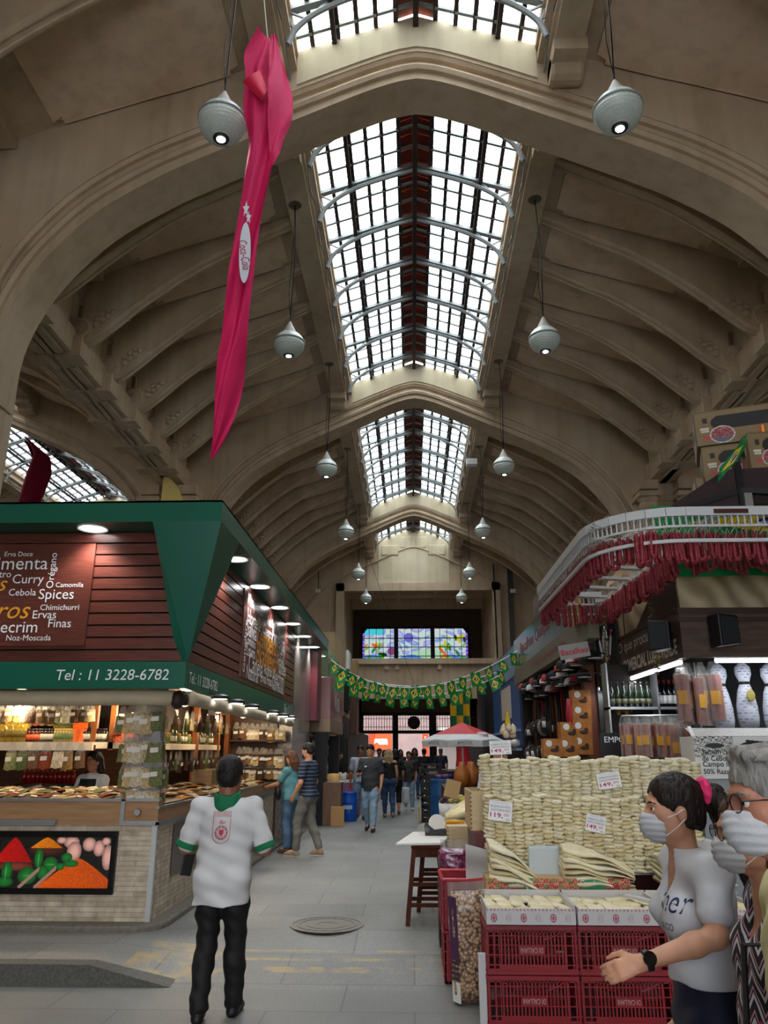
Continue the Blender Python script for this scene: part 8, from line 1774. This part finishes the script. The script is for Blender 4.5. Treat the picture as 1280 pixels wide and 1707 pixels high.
        for sg in (-1, 1): b = MB(); b.add([tuple(s.hp((sg * (.034 + .026 * math.cos(t)), .103, .004 + .02 * math.sin(t)))) for t in np.linspace(0, 2 * PI, 18)[:-1]], [tuple(range(17))]); b.build('lens', clearmat('spectacle_lens', 'd8d4d0', .85, .05, '9a9a9a'), o)
        return s
def folds(a=.005, fx=23, fz=31, sl=1.0): return lambda X, Y, Z: a * np.sin(X * fx + Z * fz * sl + 2.2 * np.sin(Z * 11 + Y * 13)) * np.sin(Y * 17 + Z * 9 + 1.5 * np.sin(X * 14)) + a * .5 * np.sin(Z * 57 + X * 37 * sl)
WHITET = mat('white_jersey', 'cbcbcd', .8, bump=.05, scale=60); BLACKT = mat('black_trousers', '0d0d0f', .7); NAVYL = mat('navy_leggings', '141a33', .6, spec=.3)
DENIM = mat('blue_denim', '3a5878', .8, col2='5a7a98', scale=9); DENIML = mat('light_denim', '6f8ba4', .8, col2='8aa3b8', scale=9); DENIMD = mat('dark_denim', '26415f', .8, col2='35547a', scale=9)
SHOEB = mat('black_shoe', '111112', .5); SHOEW = mat('white_shoe', 'c9c7c4', .5); SHOET = mat('tan_shoe', '8d7a66', .6); KGREEN = mat('kelly_green_knit', '0b6a44', .8, bump=.1, scale=60)
# --- man in the white polo, seen from behind
p = Person((-1.36, 6.0, 0), .0, 'man seen from behind in white polo with green collar and black trousers', 1.69, 'm', 'brown', .0075, 1.1, hs=1.12)
p.set(elL=(-.30, -.02, 1.12), wrL=(-.2, .2, 1.1), elR=(.31, -.02, 1.11), wrR=(.2, .2, 1.1), knL=(-.1, .03, .5), anL=(-.1, -.12, .1), toeL=(-.11, .02, .035), knR=(.1, .06, .5), anR=(.1, .1, .085), toeR=(.12, .25, .03), shL=(-.2, -.01, 1.41), shR=(.2, -.01, 1.41))
p.hands = {'L': 'grip', 'R': 'grip'}
p.body(); p.top(WHITET, .018, .86, .75, 1.49, 'polo_shirt', folds(.006, 14, 7, .6), .03); p.trousers(BLACKT, .01, .80, 'trousers', .016, .03, folds(.006, 15, 25)); p.shoes(SHOEB); p.hair(HAIR['short'], 'short')
S = Sdf(); N_ = np.array(p.J['neck']); S.cone(N_ + [0, -.012, -.045], N_ + [0, -.018, .05], .112, .092, .01); S.less(N_ + [0, -.008, .085], (.08, .078, .11)); S.cut((0, -.25, 1), float(N_[2] + .05)); p.cloth('collar', KGREEN, S, lambda X, Y, Z: .003 * np.sin(X * 60), .006)
for n in 'LR':
    S = Sdf(); a, e = np.array(p.J['sh' + n]), np.array(p.J['el' + n]); q0, q1 = a + (e - a) * .84, a + (e - a) * .98; S.cone(q0, q1, .075, .077, 0); d = (e - a) / np.linalg.norm(e - a); S.cut(d, float(d @ q1)); S.cut(-d, float(-d @ q0)); p.cloth('sleeve_cuff', KGREEN, S, None, .006)
REDPR = mat('red_shirt_print', 'b8324a', .7); bc_ = empty('back_crest', (0, 0, 0)); bc_.parent = p.root; bc_.location = (.0, -.156, 1.245); bc_.rotation_euler = (-.1, 0, 0)
b = MB(); sh_o = [(-.062, .095), (.062, .095)] + [(.062 * math.cos(t), -.06 + .055 * math.sin(t) - .0) for t in np.linspace(0, -PI, 14)]
b.tube([(x, 0, z) for x, z in sh_o + [sh_o[0]]], .0016, 4); b.tube([(-.062, 0, .065), (.062, 0, .065)], .0014, 4); b.build('shield_outline', REDPR, bc_)
b = MB(); b.tube([(.044 * math.cos(t), 0, -.045 + .044 * math.sin(t)) for t in np.linspace(0, 2 * PI, 28)], .0024, 4); b.tube([(.033 * math.cos(t), 0, -.045 + .033 * math.sin(t)) for t in np.linspace(0, 2 * PI, 24)], .0012, 4); b.build('ring', REDPR, bc_)
b = MB(); b.prism([(-.017, -.025), (.017, -.025), (.017, -.05), (0, -.07), (-.017, -.05)], -.001, .001); b.build('small_shield', REDPR, bc_)
b = MB()
for k in range(10): t = k * 2 * PI / 10; b.prism([(.038 * math.cos(t) - .004, -.045 + .038 * math.sin(t) - .004), (.038 * math.cos(t) + .004, -.045 + .038 * math.sin(t) - .004), (.038 * math.cos(t), -.045 + .038 * math.sin(t) + .005)], -.001, .001)
b.build('ring_marks', REDPR, bc_)
fit("PORTUGA'S", .108, REDPR, (0, -.001, .08), FRONT, bc_, height=.02); fit('Bar', .05, REDPR, (.008, -.001, .025), FRONT, bc_, shear=.3); bpy.data.objects['back_crest'].name = 'back_crest'
b = MB(); b.box(-.04, .04, -.01, .01, -.11, .11); ph = b.build('black_folder', BLACK, None, bevel=.004); put(ph, (-1.64, 6.06, 1.0), (0, .15, .5)); tag(ph, 'black folder tucked under the left arm of man in white polo', 'folder')
# --- woman in the white tee walking left
p = Person((1.0, 3.02, 0), PI / 2, 'woman in white printed tee, face mask and pink hair tie walking left', 1.66, 'f', 'light', .0062, 1.06)
p.set(elL=(-.26, .04, 1.25), wrL=(-.27, .30, 1.175), shL=(-.175, .0, 1.44), shR=(.175, .0, 1.44), elR=(.24, -.05, 1.13), wrR=(.2, .05, .88), knL=(-.1, .14, .51), anL=(-.1, .22, .12), toeL=(-.1, .36, .06), knR=(.1, -.04, .5), anR=(.1, -.28, .14), toeR=(.1, -.16, .04), neck=(0, .035, 1.47), head=(0, .065, 1.635))
p.hands = {'L': 'relaxed', 'R': 'relaxed'}; p.palm['L'] = (.9, -.3, -.3)
p.pony = [(0, -.115, .06), (0, -.165, .045), (.0, -.205, -.03), (0, -.235, -.13), (0, -.285, -.23), (0, -.36, -.32)]; p.ponyr = [.034, .044, .052, .05, .034, .006]
p.body(); p.brows(HAIR['dark']); tee = p.top(WHITET, .012, .62, 1.06, 1.5, 'tee_shirt', folds(.0055, 10, 24, -.5), 0.0, .07); p.trousers(NAVYL, .006, 1.16, 'leggings', 0, .02, folds(.002)); p.shoes(SHOEB); p.hair(HAIR['dark'], 'pony'); p.mask()
S = Sdf(); S.ell(p.hp((0, -.128, .062)), (.05, .026, .052), .01); p.cloth('hair_tie', mat('hot_pink_scrunchie', 'e0306e', .7), S, lambda X, Y, Z: .003 * np.sin(X * 160) * np.sin(Z * 170), .004)
wr, el = np.array(p.J['wrL']), np.array(p.J['elL']); d = (wr - el) / np.linalg.norm(wr - el); c = wr - d * .02; S = Sdf(); S.cone(c - d * .009, c + d * .009, .0315, .031, 0); S.cut(d, float(d @ (c + d * .011))); S.cut(-d, float(-d @ (c - d * .011))); wt_ = p.cloth('watch', BLACK, S, None, .004)
b = MB(); q_ = c + np.array([-.029, 0, .012]); b.lathe([(0, 0), (.02, 0), (.022, .004), (.02, .01), (0, .01)], (0, 0, 0), 20); f_ = b.build('watch_face', mat('watch_glass', '0a0a0c', .12), wt_, 40); f_.location = q_; f_.rotation_euler = (0, -1.2, 0)
from mathutils.bvhtree import BVHTree
TEE = BVHTree.FromPolygons([v.co for v in tee.data.vertices], [tuple(q.vertices) for q in tee.data.polygons])
NAVYP = mat('navy_shirt_print', '2b3358', .7)
for t, w, x, z, hh in (('ther', .15, -.075, 1.265, .07), ('& CO', .06, -.09, 1.185, .022), ('MALIBU', .1, -.07, 1.135, .026)):
    o = fit(t, w, NAVYP, (0, 0, 0), (0, 0, 0), p.root, height=hh, shear=.2 if hh > .05 else 0)
    for v in o.data.vertices:                     # the print lies on the cloth
        f0 = Vector((-.62, .78, 0)); s0 = Vector((-.78, -.62, 0)); st_ = Vector((-.02, .03, z)) + s0 * (v.co.x + x + .07) + f0 * .5 + Vector((0, 0, v.co.y)); hit = TEE.ray_cast(st_, -f0); v.co = (hit[0] if hit[0] is not None else st_ - f0 * .4) + f0 * .002
# --- woman in the zigzag dress
def zigzag():
    m = bpy.data.materials.new('zigzag_dress_print'); m.use_nodes = True; nt = m.node_tree; L = nt.links; b = nt.nodes['Principled BSDF']; b.inputs['Roughness'].default_value = .7
    t = nt.nodes.new('ShaderNodeTexCoord'); s = nt.nodes.new('ShaderNodeSeparateXYZ'); L.new(t.outputs['Object'], s.inputs[0])
    def M(op, a, c): 
        n = nt.nodes.new('ShaderNodeMath'); n.operation = op
        for i, v in enumerate((a, c)):
            if isinstance(v, (int, float)): n.inputs[i].default_value = v
            else: L.new(v, n.inputs[i])
        return n.outputs[0]
    xy = M('ADD', s.outputs['X'], s.outputs['Y']); tri = M('PINGPONG', xy, .05); zz = M('ADD', s.outputs['Z'], M('MULTIPLY', tri, 1.3)); fr = M('FRACT', M('MULTIPLY', zz, 17.0), 0)
    r = nt.nodes.new('ShaderNodeValToRGB'); r.color_ramp.interpolation = 'CONSTANT'; e = r.color_ramp.elements; e[0].color = srgb('14141c'); e[1].position = .45; e[1].color = srgb('cfcbd0'); k = e.new(.7); k.color = srgb('14141c'); k = e.new(.85); k.color = srgb('b98a9c'); L.new(fr, r.inputs['Fac'])
    n = nt.nodes.new('ShaderNodeTexNoise'); n.inputs['Scale'].default_value = 4; L.new(t.outputs['Object'], n.inputs['Vector']); L.new(r.outputs['Color'], b.inputs['Base Color']); return m
p = Person((1.12, 2.58, 0), PI / 2, 'woman in black, white and pink zigzag dress wearing a face mask', 1.63, 'f', 'light', .0075, 1.18, headtilt=-.05)
p.set(neck=(0, .05, 1.47), head=(0, .1, 1.625), elL=(-.24, -.03, 1.12), wrL=(-.2, .1, .92))
p.body(); p.brows(HAIR['brown']); S = Sdf(); u = p.u; p.torso(S, .02); S.cone(np.array(p.J['waist']), (0, 0, .45 * u), .19 * u, .3 * u, .08)
for n in 'LR': p.arm(S, n, .02, .35)
S.cut((0, 0, -1), -.45 * u); S.cut((0, 0, 1), 1.46 * u); S.less(np.array(p.J['neck']) + [0, .1, -.03], (.06, .08, .14)); p.cloth('dress', zigzag(), S, folds(.005, 12, 6)); p.hair(HAIR['brown'], 'bob'); p.mask(); p.glasses(); p.shoes(SHOEB)
hb = empty('handbag', (.96, 2.42, .74), 'dark red and pink printed bag carried beside the zigzag dress', 'bag'); b = bag_shape(.26, .14, .3); b.build('body', mat('dark_red_bag', '4a141c', .4, col2='6a2a30', scale=10), hb, True); b = MB(); b.grid(lambda u, v: (-.06 + .05 * u, -.075, .2 + .14 * v - .05 * u), 4, 6); b.build('pink_panel', mat('bright_pink_panel', 'd8285a', .5), hb, True); b = MB(); b.tube([(-.07, 0, .28), (-.05, 0, .5), (.05, 0, .5), (.07, 0, .28)], .009, 6); b.build('strap', BLACK, hb)
# --- grey haired man in the yellow shirt
p = Person((.98, 2.02, 0), PI / 2 + .1, 'grey haired man in pale yellow shirt with glasses and face mask', 1.75, 'm', 'red', .0065, 1.1, headtilt=-.06)
p.set(neck=(0, .06, 1.47), head=(0, .12, 1.635), elL=(-.3, -.06, 1.13), wrL=(-.27, -.06, .88))
p.body(); p.brows(HAIR['grey']); p.top(mat('pale_yellow_linen', 'cfc795', .85, bump=.1, scale=50), .018, .75, .8, 1.485, 'shirt', folds(.006, 9, 22), .02); p.trousers(mat('beige_trousers', '8a7d68', .8), .02); p.shoes(SHOEB); p.hair(HAIR['grey'], 'grey'); p.mask(); p.glasses()
# --- assistant behind the spice counter
q = atY(158, 1262, 9.35)
p = Person((q.x, 9.35, .15), PI - .35, 'shop assistant in white shirt and dark apron behind spice counter', 1.6, 'f', 'tan', .011)
p.set(elL=(-.25, .06, 1.16), wrL=(-.17, .26, 1.06), elR=(.25, .06, 1.16), wrR=(.3, .3, 1.12)); p.body(); p.brows(HAIR['black']); p.top(WHITET, .014, .62, .86); p.trousers(BLACKT); p.shoes(SHOEB); p.hair(HAIR['black'], 'bob')
S = Sdf(); p.torso(S, .026); S.cut((0, 0, 1), 1.3); S.cut((0, -1, 0), .02); S.cut((0, 0, -1), -.6); S.cut((1, 0, 0), .12); S.cut((-1, 0, 0), .12); p.cloth('apron', mat('dark_apron', '15161c', .7), S)
# --- the two customers at the far end of the spice stall
p = Person((-2.05, 13.75, .15), 1.05, 'woman in teal blouse and blue jeans reaching over the spice counter', 1.6, 'f', 'light', .010, .98, headtilt=-.2)
p.set(elL=(-.24, .14, 1.18), wrL=(-.26, .4, 1.12), elR=(.26, .02, 1.14), wrR=(.12, .2, 1.3), knL=(-.09, .02, .5), knR=(.1, .02, .5)); p.hands = {'L': 'open', 'R': 'grip'}
p.body(); p.brows(HAIR['brown']); p.top(mat('teal_chambray', '4f8a98', .8, col2='6aa2ae', scale=8), .016, .62, .9, 1.48, 'blouse', folds(.004), .01); p.trousers(DENIM, .014, .97, 'jeans', .015, .12, folds(.003)); p.shoes(mat('tan_flat', '6a4a3a', .6)); p.hair(HAIR['brown'], 'bob')
S = Sdf(); S.limb([(-.2, .1, 1.0), (-.02, .15, 1.2), (.16, .03, 1.46)], [.01, .01, .01], 0); p.cloth('bag_strap', BLACK, S, None, .008)
b = MB(); b.ball((0, 0, 0), (.05, .1, .1), 12, 8); o = b.build('shoulder_bag', BLACK, None, True); put(o, (-2.22, 13.5, 1.08)); tag(o, 'small black shoulder bag at the hip of woman in teal', 'bag')
p = Person((-1.72, 13.35, .15), 1.25, 'bearded man in navy striped tee and grey trousers at spice counter', 1.73, 'm', 'light', .010, .98, headturn=.1, headtilt=-.12)
p.set(knL=(-.1, .12, .5), anL=(-.1, .14, .085), toeL=(-.12, .3, .03), knR=(.1, -.03, .5), anR=(.1, -.2, .1), toeR=(.1, -.06, .03), elR=(.27, -.02, 1.13), wrR=(.24, .1, .9), elL=(-.27, 0, 1.13), wrL=(-.22, .14, .93))
STR = mat('navy_striped_jersey', '1b2231', .8); nt = STR.node_tree; b_ = nt.nodes['Principled BSDF']; t_ = nt.nodes.new('ShaderNodeTexCoord'); w_ = nt.nodes.new('ShaderNodeTexWave'); w_.bands_direction = 'Z'; w_.inputs['Scale'].default_value = 5.5; nt.links.new(t_.outputs['Object'], w_.inputs[0]); r_ = nt.nodes.new('ShaderNodeValToRGB'); r_.color_ramp.interpolation = 'CONSTANT'; r_.color_ramp.elements[0].color = srgb('1b2231'); r_.color_ramp.elements[1].position = .78; r_.color_ramp.elements[1].color = srgb('56657c'); nt.links.new(w_.outputs['Fac'], r_.inputs[0]); nt.links.new(r_.outputs[0], b_.inputs['Base Color'])
p.body(); p.brows(HAIR['dark']); p.top(STR, .014, .65, .88, 1.475, 'tee_shirt', folds(.003), .005); p.trousers(mat('grey_chinos', '6f6e68', .8, var=.1, scale=8), .013, .93, 'trousers', .01, .1, folds(.005, 20, 40)); p.shoes(SHOET, mat('shoe_sole', 'c0b8aa', .6)); p.hair(HAIR['short'], 'crop')
S = Sdf(); S.ell(p.hp((0, .045, -.075)), np.array((.058, .062, .05)) * p.u, .02, p.headrot()); S.less(p.hp((0, .09, -.02)), np.array((.05, .06, .045)) * p.u, p.headrot()); S.less(p.hp((0, -.05, -.05)), np.array((.2, .06, .2)) * p.u, p.headrot()); p.cloth('beard', HAIR['dark'], S, None, .007)
# --- people walking in the aisle
def walker(px, py, rz, label, H, sex, skin, hair, hstyle, top_m, leg_m, shoe, z=.15, sleeve=.65, step=.14, h=.012, b=1.0, phone=False, low=.88, shorts=False, group=None, **k):
    q = atZ(px, py, z); p = Person((q.x, q.y, z), rz, label, H, sex, skin, h, b, group, **k)
    p.set(knL=(-.1, step * .6, .5), anL=(-.1, step, .09), toeL=(-.11, step + .15, .035), knR=(.1, 0, .5), anR=(.1, -step * 1.1, .12), toeR=(.1, -step * 1.1 + .13, .035))
    if phone: p.set(elR=(.26, .02, 1.12), wrR=(.2, .24, 1.16)); p.hands['R'] = 'grip'
    p.body(); p.brows(HAIR['dark'] if hair != 'blond' else HAIR['blond']); p.top(top_m, .016, sleeve, low, 1.47 if sleeve else 1.4, 'shirt', folds(.004), .012, straps=not sleeve); (p.trousers(leg_m, .012, min(1.0, low + .06), 'jeans', .004, .1, folds(.004, 18, 36)) if not shorts else p.trousers(leg_m, .012, min(1.0, low + .06), 'shorts', .01, .95)); p.shoes(shoe); p.hair(HAIR[hair], hstyle); return p
GREYPOLO = mat('charcoal_polo', '33363b', .8)
p = walker(617, 1386, PI - .15, 'man in charcoal polo and faded jeans walking while looking at phone', 1.74, 'm', 'light', 'black', 'crop', GREYPOLO, DENIML, SHOEB, phone=True, headtilt=-.2, b=1.12, h=.010, sleeve=.75, low=.8, step=.18)
b = MB(); b.box(-.036, .036, -.005, .005, -.07, .07); o = b.build('mobile_phone', BLACK, None, bevel=.006); w_ = p.root.matrix_basis @ Vector(np.array(p.J['wrR']) + np.array([-.04, .1, .03])); put(o, w_, (-.6, 0, PI - .15)); tag(o, 'dark mobile phone held by the man in charcoal polo', 'phone')
b = MB(); b.box(.05, .1, .135, .14, 1.28, 1.31); b.build('chest_badge', LABELW, p.root)
walker(600, 1366, PI, 'man in pale blue shirt walking behind the man in charcoal polo', 1.74, 'm', 'brown', 'short', 'crop', mat('pale_blue_shirt', 'b4bcc6', .8), DENIML, SHOEB, sleeve=.7)
walker(648, 1363, .1, 'long haired blond woman in black top and dark blue jeans walking away', 1.66, 'f', 'light', 'blond', 'long', mat('black_top', '121214', .8), DENIMD, mat('tan_sandal', '8a6a50', .6), sleeve=0, low=1.0, b=1.05)
p = walker(659, 1358, .0, 'dark haired woman in black with bare legs carrying clear bags', 1.66, 'f', 'tan', 'black', 'bob', MATS['black_top'], MATS['black_top'], mat('brown_sandal', '6a4632', .6), shorts=True, low=.75)
for k in (0, 1):
    b = bag_shape(.2, .16, .4, 14, 8, k); o = b.build('clear_carrier_bag', clearmat('milky_carrier', 'ffffff', .45, .2, 'cfd3d4'), None, True); q = atZ(664 + 5 * k, 1355, .15); put(o, (q.x + .14, q.y - .1 - .2 * k, .42)); tag(o, 'clear plastic carrier bag hanging from hand of dark haired woman', 'bag', 'clear carrier bags in the aisle')
p = walker(682, 1351, PI, 'smiling woman in black printed tee and light jeans facing the camera', 1.6, 'f', 'tan', 'black', 'pulled', mat('black_printed_tee', '1a1a1c', .8, col2='4a4440', scale=7), DENIML, SHOEW, step=.05, low=.84)
walker(692, 1332, PI, 'woman with curly black hair standing behind the woman in printed tee', 1.72, 'f', 'brown', 'black', 'bob', mat('dark_tee', '2a2224', .8), DENIMD, SHOEB, step=.04)
walker(708, 1328, .4, 'person in black seen between the parasol table and the doors', 1.7, 'm', 'brown', 'black', 'short', MATS['black_top'], BLACKT, SHOEB, step=.03)
walker(632, 1332, PI, 'dark haired man walking far behind near the street doors', 1.7, 'm', 'brown', 'dark', 'short', mat('grey_tee', '6a6a6a', .8), DENIMD, SHOEB)
walker(641, 1325, PI, 'woman in a dark top far back before the street doors', 1.65, 'f', 'tan', 'dark', 'bob', mat('plum_top', '3a2a30', .8), BLACKT, SHOEB)
walker(668, 1325, PI + .2, 'woman in dark clothes far back beside the street door post', 1.68, 'f', 'brown', 'black', 'long', mat('dark_tee2', '1c1a20', .8), DENIMD, SHOEB)
p = walker(736, 1322, PI, 'man in blue cap standing among goods beyond the parasol', 1.72, 'm', 'brown', 'black', 'crop', mat('navy_tee', '1c2232', .8), DENIMD, SHOEB, step=.03)
S = Sdf(); S.ell(p.hp((0, -.015, .06)), np.array((.09, .108, .075)) * p.u, .01); S.cut((0, 0, -1), -float(p.hp((0, 0, .05))[2])); S.ell(p.hp((0, .12, .055)), np.array((.06, .06, .008)) * p.u, .01); p.cloth('cap', mat('blue_cap', '2a3f78', .7), S)
q = atX(568, 1268, -2.2); p = Person((-2.25, q.y if q.y < 26 else 22.5, .15), -PI / 2, 'kiosk keeper in black seen beside the white covered table', 1.6, 'm', 'tan', .012); p.body(); p.brows(HAIR['dark']); p.top(MATS['black_top'], .016, .65); p.trousers(BLACKT); p.shoes(SHOEB); p.hair(HAIR['black'], 'crop')
p = Person((1.02, 9.4, .15), PI, 'person in pale shirt and black cap half hidden behind the cod wall', 1.66, 'm', 'tan', .011); p.body(); p.brows(HAIR['dark']); p.top(mat('pale_lilac_shirt', 'c4c8dc', .8), .016, .65); p.trousers(BLACKT); p.shoes(SHOEB); p.hair(HAIR['black'], 'crop')
S = Sdf(); S.ell(p.hp((0, -.015, .05)), np.array((.09, .11, .09)) * p.u, .01); S.cut((0, 0, -1), -float(p.hp((0, 0, .045))[2])); p.cloth('cap', BLACK, S)
